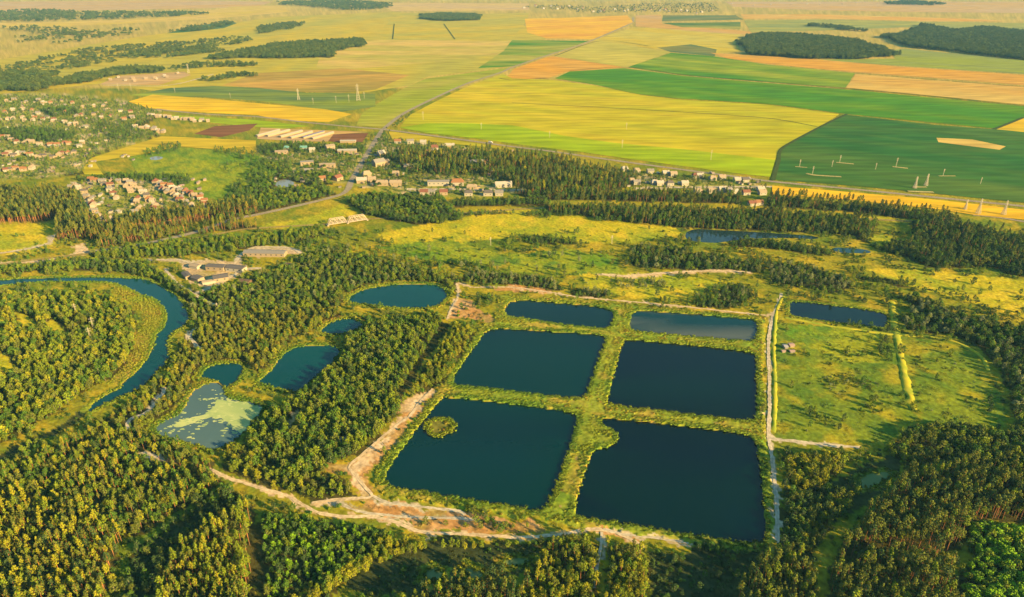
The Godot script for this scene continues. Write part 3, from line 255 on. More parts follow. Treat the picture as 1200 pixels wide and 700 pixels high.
const FIELDS := [
	["broad pale olive plain filling the far left", [-3059, -2874, -1862, -2611, -1784, -3380, -1537, -4741, -846.8, -5239, 0, -4594, 158.6, -3380, 0, -2431, -264.4, -2201, -295.3, -2038, -396.5, -1923, -738.4, -2038, -956.3, -1923, -1197.9, -2069, -1381.5, -1896, -1835, -1661], "olive_l", "yellow_l", -1.391],
	["peach field strip along the far left horizon", [-6692, -6476, -4556, -6617, -3172, -6918, -2126, -6617, -2020, -5850, -2401, -5631, -3131, -5428, -3629, -5239, -5265, -5062], "peach", "tan", -0.214],
	["yellow strip in front of the far left dark wood", [-4171, -3977, -2974, -4264, -2549, -4391, -2196, -4741, -2222, -5850, -1889, -6085, -1573, -5239, -1864, -4594, -2315, -4145, -2745, -3924, -3779, -3588], "straw", "yellow_l", -0.784],
	["pale far strip at the top middle", [-1189.6, -6476, 145.7, -6340, 125.2, -5428, -861.4, -5332], "straw", "peach", 0.101],
	["green field around the far left grove", [-1721, -3633, -1761, -4087, -1682, -4391, -1596, -4264, -1546, -3924, -1655, -3678], "teal", "green_d", -1.154],
	["light field left of the round far copse", [-745.7, -4594, -566.5, -4896, 119, -5149, 93.1, -4457, 0, -3341, -153.5, -3266, -509.8, -3341, -671.8, -3588], "olive_l", "yellow_l", -0.353],
	["yellow striped field in the far middle", [-809.4, -3125, -620.7, -3303, 0, -3266, 0, -2818, -244, -2563, -562, -2349, -656.7, -2389], "straw", "olive_l", 0.060],
	["olive field above the left pylons", [-836.8, -2038, -817.3, -2273, -571, -2389, -322, -2236, -380.7, -1965, -463.5, -1910, -610.5, -1937, -723.4, -1993], "olive", "tan", -0.442],
	["light green field left of the main road", [-352.8, -1641, -298.2, -2023, -260.5, -2166, 0, -2410, -32.7, -2273, -120.6, -2084, -184.2, -1896, -250, -1641, -272.3, -1483.3, -338.3, -1500], "lime_l", "olive_l", -0.752],
	["green field under the left pylons", [-1022.9, -1870, -964.5, -1993, -855.5, -2023, -723.4, -1993, -556.2, -1910, -368.4, -1896, -335.9, -1715, -405.5, -1651, -552.3, -1737, -656.8, -1795, -808, -1845, -971.3, -1857], "teal", "lime_l", 0.071],
	["bright yellow field behind the long road at the left", [-979.2, -1784, -965.4, -1883, -775.8, -1820, -645, -1760, -453.8, -1683, -374.8, -1621, -408.1, -1536, -518.1, -1554, -594.8, -1611, -725.9, -1641, -840.9, -1672, -897.4, -1704], "gold", "yellow_l", 0.386],
	["thin lime strip below the yellow field", [-833.4, -1621, -705.9, -1592, -575.6, -1554, -440.1, -1491.8, -491.6, -1466.5, -573.2, -1491.8, -706.1, -1545], "lime", "lime_l", 0.430],
	["brown ploughed plot left of the sheds", [-659, -1418.3, -643.5, -1491.8, -559.7, -1518, -555.1, -1450.1, -592.5, -1387.7], "brown", "brown_l", -0.302],
	["reddish ploughed plot beside the sheds", [-370.5, -1358.2, -367.5, -1418.3, -298.3, -1426.1, -296.3, -1343.9, -335.1, -1336.9], "brown", "brown_l", -0.113],
	["pinkish bare strip around the sheds", [-514.7, -1372.8, -539.9, -1474.9, -434.8, -1458.3, -299.8, -1434, -369.2, -1410.5, -365.3, -1351.1, -422.8, -1351.1], "peach", "tan", 0.178],
	["pinkish bare ground round the far settlement", [-1199.5, -2053, -1225.1, -2218, -1065.1, -2310, -1008.9, -2236, -1019, -2038], "peach", "tan", -0.522],
	["orange field right of the main road", [-10.7, -2236, 5.7, -2369, 120, -2660, 154.3, -2711, 379.9, -2410, 177.1, -2310, 109.4, -2166, 0, -2133, -39.1, -2166], "orange", "tan", 0.927],
	["pale lemon field above the orange field", [160.8, -2711, 341.9, -3194, 402.9, -3266, 626.2, -2846, 388.5, -2410, 299.9, -2518, 202.1, -2660], "lemon", "olive_l", 1.082],
	["green far field left of the main road bend", [0, -3303, 345.4, -3266, 128.6, -2711, 0, -2431, -114.2, -2389, -34, -2874], "green_m", "olive_l", 0.107],
	["long lemon field in front of the dark copse", [356.9, -3266, 658.1, -3977, 892.2, -3822, 1160.9, -3678, 1005.4, -3266, 910.9, -2874, 793.1, -2790, 632.2, -2874, 417.6, -3229], "lemon", "yellow_l", 1.027],
	["dull green wedge below the lemon field", [600.7, -2995, 772.6, -3125, 831.6, -2933, 765.2, -2711, 626.2, -2846], "teal", "olive", 0.772],
	["vivid yellow field in the far middle", [79.9, -4594, 324.4, -4666, 764.7, -4896, 713.8, -4327, 372.6, -3341, 158.6, -3380, 77.4, -3678], "gold", "orange", -0.481],
	["tan field right of the main road top", [680.9, -4032, 821.4, -4896, 1007.3, -4978, 860.4, -4204, 1218.6, -3725, 1170.2, -3544, 988.9, -3678], "tan", "peach", 0.928],
	["upper grey-green strip in the far right", [1002.7, -4896, 1484.2, -4896, 1427.5, -4524, 897.3, -4391], "teal", "olive", -0.247],
	["lower grey-green strip in the far right", [872.4, -4264, 1347.1, -4327, 1210.7, -3873, 927, -3977], "green_d", "olive_l", -0.130],
	["long orange band at the far right", [1543, -4978, 2072, -4978, 2876, -4594, 2957, -4391, 2549, -4391, 1918, -4594, 1448.8, -4594], "orange", "straw", 0.445],
	["pale strip behind the dark copse", [1406.8, -4457, 1889, -4524, 2513, -4327, 3324, -4204, 2996, -3773, 2485, -3873, 2132, -3977, 1586, -3773, 1203.9, -3678], "teal_l", "olive_l", 0.150],
	["peach fields along the right horizon", [1898, -6617, 5163, -6617, 3978, -5062, 2722, -5239, 2254, -5428, 1751, -5850], "peach", "tan", 0.000],
	["pale green field right of the dark copse", [1495.5, -2874, 1609, -2964, 1683, -2846, 1846, -2587, 2018, -2452, 1772, -2133, 1622, -2254, 1316.4, -2452, 1086.2, -2611, 1408.7, -2635], "teal_l", "lime_l", 0.574],
	["upper tan strip at the right", [777.1, -2818, 908.4, -2737, 1095.7, -2635, 1305.7, -2431, 1610, -2236, 1772, -2133, 1620, -1937, 1476.7, -2038, 1302.5, -2166, 1106.3, -2291, 892.2, -2495, 789.6, -2660], "tan", "orange", 0.569],
	["green field with yellowish patches behind the dark green field", [388.5, -2410, 620.4, -2818, 755.6, -2711, 884.8, -2473, 1095.2, -2273, 942.8, -1993, 861.4, -2038, 693.2, -2133, 536.7, -2236], "green_m", "lime_l", 0.762],
	["lower tan strip at the right", [1089.6, -2254, 1274.6, -2116, 1456.7, -2008, 1609, -1923, 1375.7, -1621, 1274.6, -1737, 1129.4, -1857, 945.3, -1993], "tan", "straw", 0.637],
	["long bright green band across the right", [130.2, -2166, 188.1, -2310, 376.9, -2389, 532.7, -2218, 688.3, -2116, 927.9, -1965, 1259.6, -1715, 1360.5, -1601, 1201.2, -1395.2, 1098.1, -1474.9, 1028.8, -1466.5, 771.9, -1631, 641.1, -1749, 443.3, -1820, 333.9, -1896, 246.1, -2038], "green_m", "green_b", 0.645],
	["wide yellow field right of the main road", [-241.6, -1474.9, -237.9, -1611, -170.5, -1870, -109.8, -2069, -27, -2254, 0, -2166, 123.2, -2133, 244.4, -2023, 338.6, -1883, 440.6, -1807, 637.3, -1737, 765.6, -1621, 655.2, -1474.9, 517.3, -1302.6, 460.8, -1185.5, 317.2, -1257.2, 195.6, -1295.9, 101.5, -1351.1, 0, -1450.1, -92, -1483.3, -185.9, -1500], "yfield", "yfield2", 0.463],
	["vivid lime strip along the long road", [-241.6, -1474.9, -187.8, -1518, -93.9, -1518, 0, -1500, 105, -1402.8, 201.1, -1336.9, 324.4, -1289.3, 471.8, -1208.6, 427.4, -1100.5, 374.1, -1125.9, 297.4, -1168.7, 215.4, -1214.5, 128, -1269.8, 33, -1316.1, -68.6, -1372.8, -177.6, -1426.1], "lime", "lime_b", 0.501],
	["large dark green field with pylons at the right", [777.2, -1611, 929.4, -1500, 1023.5, -1458.3, 1076, -1442.1, 1167.1, -1351.1, 840.4, -928.7, 756.6, -967.1, 653.6, -1008.3, 542.8, -1052.7, 429.4, -1085.8, 516.6, -1295.9, 655.5, -1466.5], "green_d", "green_o", 0.628],
	["yellow corner field at the right edge", [1029, -1458.3, 1170.1, -1582, 1316.8, -1545, 1167.1, -1351.1, 1070.6, -1434], "gold", "yellow_l", 0.248],
	["yellowish strip inside the dark green field", [858.6, -1380.2, 922.1, -1365.5, 950.6, -1309.3, 923.7, -1282.8, 875.7, -1316.1, 841.7, -1343.9], "straw", "lemon", 0.228],
	["golden strip between the dark green field and the wood", [413.9, -1052.7, 526.8, -1016.9, 637.3, -979.2, 735.8, -936.2, 820.8, -903.4, 776.8, -846.4, 706.7, -892.9, 648.9, -914.1, 613.2, -936.2, 509.8, -979.2, 398.7, -1008.3], "gold", "orange_y", 0.329],
	["yellow verge below the long road", [-260, -1442.1, -137.3, -1372.8, 0, -1289.3, 63.2, -1250.9, -65.8, -1309.3, -169.1, -1351.1, -239.1, -1365.5], "yellow_l", "olive_y", 0.547],
	["yellow grass field behind the middle village", [-713.8, -1395.2, -637.9, -1380.2, -509.8, -1358.2, -493.4, -1309.3, -567.8, -1289.3, -641.4, -1309.3, -674.1, -1257.2, -744.1, -1196.9, -685.2, -1115.6, -713.8, -1115.6, -735.6, -1141.6, -764.7, -1220.4, -740.1, -1309.3], "yellow_l", "olive_y", 0.170],
]
const WOODS := [
	["thin far tree line behind the far settlement", [-1162.7, -2410, -1109.6, -2518, -899.7, -2518, -882, -2431, -1027.8, -2389, -1101.3, -2330], 14, 0.8],
	["second thin far tree line right of the far settlement", [-962, -2149, -905.5, -2218, -805, -2236, -776.7, -2183, -861.6, -2116, -904.8, -2084], 14, 0.8],
	["ragged far scrub left of the flat far wood", [-1501, -2818, -1399.5, -2964, -1236.7, -2995, -1138, -2846, -1237.8, -2711, -1334.4, -2611], 14, 0.8],
	["low far scrub above the left far strip", [-2326, -3420, -2225, -3588, -2064, -3678, -1959, -3544, -2039, -3341, -2141, -3194], 20, 0.8],
	["scattered hazy trees across the far left plain", [-2294, -2116, -1770, -2473, -1679, -2518, -1751, -2818, -1731, -2995, -1602, -3091, -1419.8, -3266, -1243.1, -3420, -1127, -3194, -1213.4, -3026, -1321.8, -2790, -1377.4, -2635, -1415.7, -2473, -1506, -2330, -1610, -2236, -2141, -1965], 15, 0.8],
	["dark far wood left of the yellow far strip", [-1823, -2166, -1586, -2201, -1526, -2273, -1406.7, -2166, -1288.1, -1951, -1352.9, -1923, -1399.5, -1923, -1591, -1870], 11, 1.0],
	["long narrow far wood beside the pale track", [-1315.1, -2023, -1247.8, -2069, -1233.3, -2183, -1125.5, -2291, -1135.3, -2349, -1274.6, -2369, -1324.8, -2254, -1335.1, -2133], 10, 1.0],
	["flat far wood in the upper left middle", [-1117.2, -2611, -876.5, -2635, -688.7, -2635, -673.4, -2846, -616.1, -3194, -698.2, -3303, -873.2, -3229, -1019.7, -3091, -1063.8, -2904], 11, 1.0],
	["hazy blue forest band near the far left horizon", [-4655, -4457, -3016, -4327, -2753, -4391, -2467, -4524, -2196, -4741, -2015, -4978, -2260, -5149, -2974, -5149, -3506, -5428, -3569, -5149, -5098, -4896], 22, 1.2],
	["dark far grove on the left plain", [-1720, -3678, -1728, -4032, -1679, -4327, -1606, -4264, -1565, -3924, -1634, -3678], 16, 1.0],
	["round dark copse in the far middle", [-613.4, -4817, -518.1, -4978, -316.6, -4978, -186.7, -4741, -206.9, -4457, -407.9, -4391, -551.1, -4524], 11, 1.1],
	["thin woods along the top left horizon", [-2045, -6476, -1707, -6764, -1366.8, -6617, -999.3, -6210, -940.9, -5631, -1107.6, -5332, -1520, -5738, -1889, -6085], 20, 1.2],
	["large dark far wood at the upper right", [986, -3125, 1082.5, -3380, 1211.7, -3544, 1353.7, -3502, 1490.3, -3341, 1532, -3159, 1473.8, -2790, 1427.5, -2660, 1241.3, -2611, 1042.2, -2660, 914.9, -2737], 9.5, 1.15],
	["long dark far wood at the right edge", [1724, -3420, 1649, -3026, 1716, -2904, 1768, -2711, 1846, -2587, 2002, -2431, 2830, -3502, 2549, -3633, 2516, -3924, 2236, -3678, 2308, -4087, 2080, -3773, 1940, -3588], 11, 1.15],
	["thin far hedge above the upper right wood", [1688, -4145, 1784, -3977, 1828, -3725, 1793, -3633, 1717, -3822, 1644, -4032], 12, 1.0],
	["trees among the far houses at the top", [67.3, -5850, 419.9, -6085, 660.9, -5738, 1165.3, -6340, 1712, -6340, 1463.8, -5239, 1111.6, -5062, 967.8, -5239, 585.1, -5062, 313.1, -5428], 27, 0.6],
	["small far wood on the right horizon", [3176, -6340, 3569, -6764, 3606, -6476, 3640, -6210, 3363, -5965, 3079, -6085], 18, 1.2],
	["scattered far copses in the upper left", [-2781, -3977, -2677, -4032, -2275, -3822, -2107, -3678, -1988, -3873, -1848, -3633, -1901, -3303, -1950, -3125, -1987, -3125, -2005, -3420, -2297, -3502], 26, 1.0],
	["small far copses left of the yellow striped field", [-1372.6, -3924, -1320, -4204, -1199.5, -4264, -1149.4, -3977, -1203.9, -3678, -1238.6, -3588], 13, 1.0],
]
const HOUSES := [
	[-505.3, -1418.3, 62, 7, 3.5, "white", 62, "cream", "farm_shed", "leftmost of the six long farm sheds", "long farm sheds"],
	[-484.1, -1418.3, 62, 7, 3.5, "white", 62, "cream", "farm_shed", "second long farm shed from the left", "long farm sheds"],
	[-455.3, -1410.5, 62, 7, 3.5, "white", 62, "cream", "farm_shed", "third long farm shed from the left", "long farm sheds"],
	[-432.1, -1402.8, 62, 7, 3.5, "white", 62, "cream", "farm_shed", "fourth long farm shed, left of the blue-roofed one", "long farm sheds"],
	[-407.6, -1402.8, 62, 7, 3.5, "blue", 62, "cream", "farm_shed", "long farm shed with the blue roof", "long farm sheds"],
	[-386.5, -1395.2, 62, 7, 3.5, "white", 62, "cream", "farm_shed", "rightmost of the six long farm sheds", "long farm sheds"],
	[-323.2, -1343.9, 30, 9, 4, "white", 2, "cream", "farm_shed", "low white shed below the reddish plot", ""],
	[-306.1, -1257.2, 34, 12, 7, "white", 4, "cream", "farm_building", "long pale two-storey building with a white roof below the sheds", ""],
	[-344, -1282.8, 16, 14, 9, "cream", 30, "cream", "farm_building", "square sandy-coloured building left of the long pale building", ""],
	[-428.3, -1257.2, 22, 10, 5, "cream", 10, "cream", "farm_building", "low pale building at the left of the farm yards", ""],
	[-426.3, -1282.8, 10, 9, 5, "teal", 10, "white", "house", "small teal-roofed house left in the farm yards", ""],
	[-394, -1282.8, 12, 9, 5, "teal", 10, "white", "house", "second teal-roofed house in the farm yards", ""],
	[-374.5, -1269.8, 10, 9, 5, "white", 10, "white", "house", "white-roofed house beside the teal roofs", ""],
	[-359.9, -1179.9, 22, 10, 6, "grey", 15, "cream", "farm_building", "sunlit grey-roofed building in the sandy yard", ""],
	[-319.9, -1163.2, 26, 10, 6, "cream", 6, "cream", "farm_building", "pale building at the front of the sandy yard", ""],
	[-343.9, -1131.1, 14, 8, 4, "grey", 6, "white", "house", "low grey-roofed house under the sandy yard", ""],
	[-308.3, -1080.9, 10, 9, 5, "orange", 20, "cream", "house", "bright orange-roofed house near the flyover", ""],
	[-284.4, -1085.8, 14, 10, 5, "red", 60, "cream", "house", "pinkish red-roofed house near the flyover", ""],
	[-239.5, -1238.5, 12, 12, 6, "white", 35, "cream", "house", "pale hipped house by the main road", ""],
	[-232.9, -1174.3, 20, 13, 7, "grey", 40, "cream", "house", "larger grey-roofed block by the main road", ""],
	[-222.9, -1185.5, 14, 10, 5, "cream", 0, "cream", "house", "small cream house right of the grey block", ""],
	[-240.8, -1105.5, 14, 10, 6, "cream", 30, "cream", "house", "cream house where the street meets the main road", ""],
	[-242.5, -1071.4, 16, 10, 5, "white", 10, "cream", "house", "white-roofed house just above the flyover end", ""],
	[-226.9, -1076.1, 12, 10, 5, "cream", 5, "cream", "house", "cream house right of the flyover end", ""],
	[-207, -1057.3, 20, 9, 5, "cream", 2, "cream", "house", "long cream house at the left end of the middle street", ""],
	[-185.3, -1057.3, 18, 9, 5, "cream", 2, "cream", "house", "second long cream house on the middle street", ""],
	[-117.1, -1057.3, 34, 12, 7, "grey", 2, "white", "school", "long white two-storey building with a grey roof on the middle street", ""],
	[-87.2, -1057.3, 20, 12, 6, "orange", 4, "white", "house", "white building with a tan roof beside the long white building", ""],
	[-63.1, -1039, 16, 8, 4, "cream", 0, "cream", "house", "low cream house right of the tan-roofed building", ""],
	[-13.5, -1048.1, 26, 10, 5, "white", 8, "white", "house", "wide white house at the right end of the middle street", ""],
	[-173.3, -1152.3, 24, 10, 5, "cream", 4, "cream", "house", "long cream house in the trees above the middle street", ""],
	[-134.6, -1008.3, 12, 9, 5, "red", 0, "white", "house", "red-roofed house below the middle street", ""],
	[-122.9, -1008.3, 10, 8, 5, "grey", 0, "white", "house", "grey-roofed house right of the red roof", ""],
	[-104.6, -1008.3, 12, 9, 5, "red", 5, "cream", "house", "dark red house below the long white building", ""],
	[-66.4, -1004.1, 12, 9, 5, "slate", 0, "white", "house", "slate-roofed house below the middle street", ""],
	[-36.5, -1004.1, 14, 9, 5, "slate", 0, "white", "house", "second slate-roofed house below the middle street", ""],
	[-19.5, -1004.1, 12, 9, 5, "grey", 0, "white", "house", "grey-roofed house below the wide white house", ""],
	[-60, -1179.9, 30, 10, 5, "grey", 3, "white", "house", "white house half hidden in the large wood", ""],
	[-40.5, -1179.9, 14, 10, 5, "orange", 3, "white", "house", "orange-roofed house half hidden in the large wood", ""],
	[-224.5, -1336.9, 12, 9, 5, "orange", 0, "white", "house", "orange-roofed house at the left of the upper row", ""],
	[-199.4, -1336.9, 13, 9, 5, "grey", 10, "white", "house", "white house beside the orange roof in the upper row", ""],
	[-173.4, -1329.9, 11, 9, 5, "white", 0, "white", "house", "small bright white house in the upper row", ""],
	[-147, -1282.8, 15, 11, 6, "red", 8, "white", "house", "large white house with a red roof in the upper row", ""],
	[-157.9, -1250.9, 12, 9, 5, "orange", 0, "cream", "house", "tan house just below the red roof", ""],
	[-119.5, -1302.6, 18, 9, 5, "white", 4, "cream", "house", "long pale house at the right of the upper row", ""],
	[-193.4, -1110.6, 10, 9, 5, "cream", 0, "cream", "house", "small cream house left of the long house in the trees", ""],
	[192.3, -1141.6, 11, 8.5, 4.5, "white", 8, "white", "house", "in the row of houses below the lime field", "houses in the row of houses below the lime field"],
	[210.9, -1131.1, 11, 8.5, 4.5, "cream", 8, "white", "house", "in the row of houses below the lime field", "houses in the row of houses below the lime field"],
	[233.1, -1125.9, 11, 8.5, 4.5, "grey", 8, "white", "house", "in the row of houses below the lime field", "houses in the row of houses below the lime field"],
	[257, -1115.6, 11, 8.5, 4.5, "white", 8, "white", "house", "in the row of houses below the lime field", "houses in the row of houses below the lime field"],
	[268.7, -1110.6, 11, 8.5, 4.5, "cream", 8, "white", "house", "in the row of houses below the lime field", "houses in the row of houses below the lime field"],
	[303.3, -1100.5, 11, 8.5, 4.5, "red", 8, "white", "house", "in the row of houses below the lime field", "houses in the row of houses below the lime field"],
	[310.3, -1100.5, 11, 8.5, 4.5, "white", 8, "white", "house", "in the row of houses below the lime field", "houses in the row of houses below the lime field"],
	[327.6, -1085.8, 11, 8.5, 4.5, "cream", 8, "white", "house", "in the row of houses below the lime field", "houses in the row of houses below the lime field"],
	[344.3, -1090.7, 11, 8.5, 4.5, "cream", 8, "white", "house", "in the row of houses below the lime field", "houses in the row of houses below the lime field"],
	[365.2, -1076.1, 11, 8.5, 4.5, "white", 8, "white", "house", "in the row of houses below the lime field", "houses in the row of houses below the lime field"],
	[377.6, -1076.1, 11, 8.5, 4.5, "slate", 8, "white", "house", "in the row of houses below the lime field", "houses in the row of houses below the lime field"],
	[192.9, -1071.4, 11, 8.5, 4.5, "cream", 8, "white", "house", "in the row of houses below the lime field", "houses in the row of houses below the lime field"],
	[199.6, -1062, 11, 8.5, 4.5, "grey", 8, "white", "house", "in the row of houses below the lime field", "houses in the row of houses below the lime field"],
	[228.3, -1062, 11, 8.5, 4.5, "white", 8, "white", "house", "in the row of houses below the lime field", "houses in the row of houses below the lime field"],
	[235.7, -1057.3, 11, 8.5, 4.5, "white", 8, "white", "house", "in the row of houses below the lime field", "houses in the row of houses below the lime field"],
	[252, -1057.3, 11, 8.5, 4.5, "slate", 8, "white", "house", "in the row of houses below the lime field", "houses in the row of houses below the lime field"],
	[275.2, -1057.3, 11, 8.5, 4.5, "white", 8, "white", "house", "in the row of houses below the lime field", "houses in the row of houses below the lime field"],
	[287.1, -1016.9, 11, 8.5, 4.5, "cream", 8, "white", "house", "in the row of houses below the lime field", "houses in the row of houses below the lime field"],
	[308.2, -1016.9, 11, 8.5, 4.5, "cream", 8, "white", "house", "in the row of houses below the lime field", "houses in the row of houses below the lime field"],
	[326.4, -1025.7, 11, 8.5, 4.5, "white", 8, "white", "house", "in the row of houses below the lime field", "houses in the row of houses below the lime field"],
	[334.4, -1021.3, 11, 8.5, 4.5, "grey", 8, "white", "house", "in the row of houses below the lime field", "houses in the row of houses below the lime field"],
	[341.1, -1012.6, 11, 8.5, 4.5, "white", 8, "white", "house", "in the row of houses below the lime field", "houses in the row of houses below the lime field"],
	[358.2, -1008.3, 11, 8.5, 4.5, "red", 8, "white", "house", "in the row of houses below the lime field", "houses in the row of houses below the lime field"],
	[386.1, -1025.7, 11, 8.5, 4.5, "white", 8, "white", "house", "in the row of houses below the lime field", "houses in the row of houses below the lime field"],
	[383, -1008.3, 11, 8.5, 4.5, "cream", 8, "white", "house", "in the row of houses below the lime field", "houses in the row of houses below the lime field"],
	[350.6, -955.3, 11, 8.5, 4.5, "red", 8, "white", "house", "in the row of houses below the lime field", "houses in the row of houses below the lime field"],
	[361.9, -959.2, 11, 8.5, 4.5, "orange", 8, "white", "house", "in the row of houses below the lime field", "houses in the row of houses below the lime field"],
	[-623.6, -1073.1, 7.3, 6.6, 4.1, "cream", 15.4, "cream", "house", "on the right side of the diagonal street", "houses on the right side of the diagonal street"],
	[-614.3, -1065.9, 8.5, 7.2, 3.8, "grey", 27.2, "cream", "house", "on the right side of the diagonal street", "houses on the right side of the diagonal street"],
	[-600.3, -1050.1, 8.9, 5.8, 4.2, "cream", 16.9, "cream", "house", "on the right side of the diagonal street", "houses on the right side of the diagonal street"],
	[-583.3, -1031.9, 8.3, 6.6, 3.7, "cream", 15.3, "cream", "house", "on the right side of the diagonal street", "houses on the right side of the diagonal street"],
	[-568.4, -1015.5, 10.2, 6.2, 3.9, "white", 8.3, "white", "house", "on the right side of the diagonal street", "houses on the right side of the diagonal street"],
	[-554, -996.8, 8, 7.5, 3.8, "slate", 19.1, "cream", "house", "on the right side of the diagonal street", "houses on the right side of the diagonal street"],
	[-541.6, -975.6, 7.3, 6.6, 4.7, "orange", 101.1, "cream", "house", "on the right side of the diagonal street", "houses on the right side of the diagonal street"],
	[-534, -971.8, 7.3, 6, 4.6, "cream", 13.7, "white", "house", "on the right side of the diagonal street", "houses on the right side of the diagonal street"],
	[-516.7, -946.9, 8, 6.3, 4.5, "cream", 97.7, "cream", "house", "on the right side of the diagonal street", "houses on the right side of the diagonal street"],
	[-514, -935.3, 7.5, 6, 4.1, "red", 4.7, "white", "house", "on the right side of the diagonal street", "houses on the right side of the diagonal street"],
	[-496.8, -922.3, 10, 6.1, 4.2, "orange", 107.3, "cream", "house", "on the right side of the diagonal street", "houses on the right side of the diagonal street"],
	[-634.9, -1071.5, 7, 7.2, 3.9, "grey", 4.3, "cream", "house", "on the left side of the diagonal street", "houses on the left side of the diagonal street"],
	[-609.7, -1044.8, 9.4, 6.5, 4.5, "cream", 106.4, "cream", "house", "on the left side of the diagonal street", "houses on the left side of the diagonal street"],
	[-596.5, -1030.6, 7.4, 6.8, 3.7, "cream", 14.1, "cream", "house", "on the left side of the diagonal street", "houses on the left side of the diagonal street"],
	[-589, -1018.5, 7.5, 5.7, 4.1, "cream", 16, "cream", "house", "on the left side of the diagonal street", "houses on the left side of the diagonal street"],
	[-560.4, -981.7, 9.1, 6.4, 3.8, "red", 99.7, "white", "house", "on the left side of the diagonal street", "houses on the left side of the diagonal street"],
	[-555.7, -969.6, 7.9, 7.2, 3.8, "cream", 22.2, "cream", "house", "on the left side of the diagonal street", "houses on the left side of the diagonal street"],
	[-535.4, -935.8, 9.7, 6.1, 4.5, "cream", 98.3, "cream", "house", "on the left side of the diagonal street", "houses on the left side of the diagonal street"],
	[-533.8, -918.5, 8.8, 6.8, 4.5, "grey", 20.1, "cream", "house", "on the left side of the diagonal street", "houses on the left side of the diagonal street"],
	[-573.3, -1066.9, 9.6, 7.5, 4.7, "red", 93.1, "cream", "house", "in the upper right row of the middle left village", "houses in the upper right row of the middle left village"],
	[-558.7, -1053.6, 10.5, 7.4, 4.1, "grey", 5.6, "cream", "house", "in the upper right row of the middle left village", "houses in the upper right row of the middle left village"],
	[-551.4, -1049, 9.1, 5.5, 4.9, "orange", 15.4, "cream", "house", "in the upper right row of the middle left village", "houses in the upper right row of the middle left village"],
	[-540.2, -1046.5, 8.7, 5.9, 4.7, "orange", 14.8, "cream", "house", "in the upper right row of the middle left village", "houses in the upper right row of the middle left village"],
	[-534.3, -1038.6, 9.5, 5.8, 3.8, "white", 26.5, "cream", "house", "in the upper right row of the middle left village", "houses in the upper right row of the middle left village"],
	[-522.3, -1030.6, 9.3, 6.2, 4.4, "white", 2.2, "cream", "house", "in the upper right row of the middle left village", "houses in the upper right row of the middle left village"],
	[-513, -1021.1, 8.5, 7.2, 4.8, "grey", 6, "white", "house", "in the upper right row of the middle left village", "houses in the upper right row of the middle left village"],
	[-505.5, -1020.7, 8.9, 7.2, 3.7, "orange", 102.6, "cream", "house", "in the upper right row of the middle left village", "houses in the upper right row of the middle left village"],
	[-494.5, -1011, 8.9, 6.5, 3.6, "red", 16.7, "cream", "house", "in the upper right row of the middle left village", "houses in the upper right row of the middle left village"],
	[-488, -1001.4, 8.9, 6.2, 4.3, "orange", 104.5, "cream", "house", "in the upper right row of the middle left village", "houses in the upper right row of the middle left village"],
	[-481.5, -997.5, 7.1, 5.7, 4.2, "cream", 9.1, "cream", "house", "in the upper right row of the middle left village", "houses in the upper right row of the middle left village"],
	[-467.5, -984.7, 8, 6.5, 4.7, "orange", 18.2, "white", "house", "in the upper right row of the middle left village", "houses in the upper right row of the middle left village"],
	[-455.7, -970.9, 8.6, 6.3, 4.1, "orange", 12.7, "white", "house", "in the upper right row of the middle left village", "houses in the upper right row of the middle left village"],
	[-448, -955.6, 10.1, 5.8, 4.6, "orange", 11, "cream", "house", "in the upper right row of the middle left village", "houses in the upper right row of the middle left village"],
	[-437, -935.7, 8.4, 6.5, 5, "grey", 18.3, "cream", "house", "in the upper right row of the middle left village", "houses in the upper right row of the middle left village"],
	[-547.1, -1030.4, 7.3, 6.2, 4.1, "red", 103.3, "white", "house", "in the lower right row of the middle left village", "houses in the lower right row of the middle left village"],
	[-537.2, -1023.8, 7.2, 7.5, 4.7, "cream", 6.2, "cream", "house", "in the lower right row of the middle left village", "houses in the lower right row of the middle left village"],
	[-530.8, -1014.8, 9.9, 7.2, 4.5, "grey", 94.4, "cream", "house", "in the lower right row of the middle left village", "houses in the lower right row of the middle left village"],
	[-524, -1019, 7.2, 6.9, 4.2, "cream", 105, "cream", "house", "in the lower right row of the middle left village", "houses in the lower right row of the middle left village"],
	[-517.3, -1003, 7.8, 6, 3.8, "cream", 105.9, "white", "house", "in the lower right row of the middle left village", "houses in the lower right row of the middle left village"],
	[-509.1, -997.4, 8.8, 6, 3.8, "white", 90.8, "cream", "house", "in the lower right row of the middle left village", "houses in the lower right row of the middle left village"],
	[-495, -982.3, 7.7, 6.4, 4.5, "grey", 102.9, "white", "house", "in the lower right row of the middle left village", "houses in the lower right row of the middle left village"],
	[-495.3, -977.1, 10.4, 6.5, 3.9, "red", 12.5, "cream", "house", "in the lower right row of the middle left village", "houses in the lower right row of the middle left village"],
	[-479.9, -962.6, 8.4, 6.5, 4.6, "grey", 93.2, "cream", "house", "in the lower right row of the middle left village", "houses in the lower right row of the middle left village"],
	[-473.1, -950, 10.4, 7.2, 3.6, "grey", 94.6, "cream", "house", "in the lower right row of the middle left village", "houses in the lower right row of the middle left village"],
	[-466.2, -947.7, 10.4, 6.7, 4.6, "cream", 95, "white", "house", "in the lower right row of the middle left village", "houses in the lower right row of the middle left village"],
	[-692.4, -1040.4, 10.4, 6.6, 3.9, "grey", 12.7, "cream", "house", "along the outer street of the middle left village", "houses along the outer street of the middle left village"],
	[-689.4, -1042, 9.3, 6, 4.7, "cream", 103.1, "cream", "house", "along the outer street of the middle left village", "houses along the outer street of the middle left village"],
	[-680.4, -1036.1, 8.1, 6, 4.4, "white", 18.2, "white", "house", "along the outer street of the middle left village", "houses along the outer street of the middle left village"],
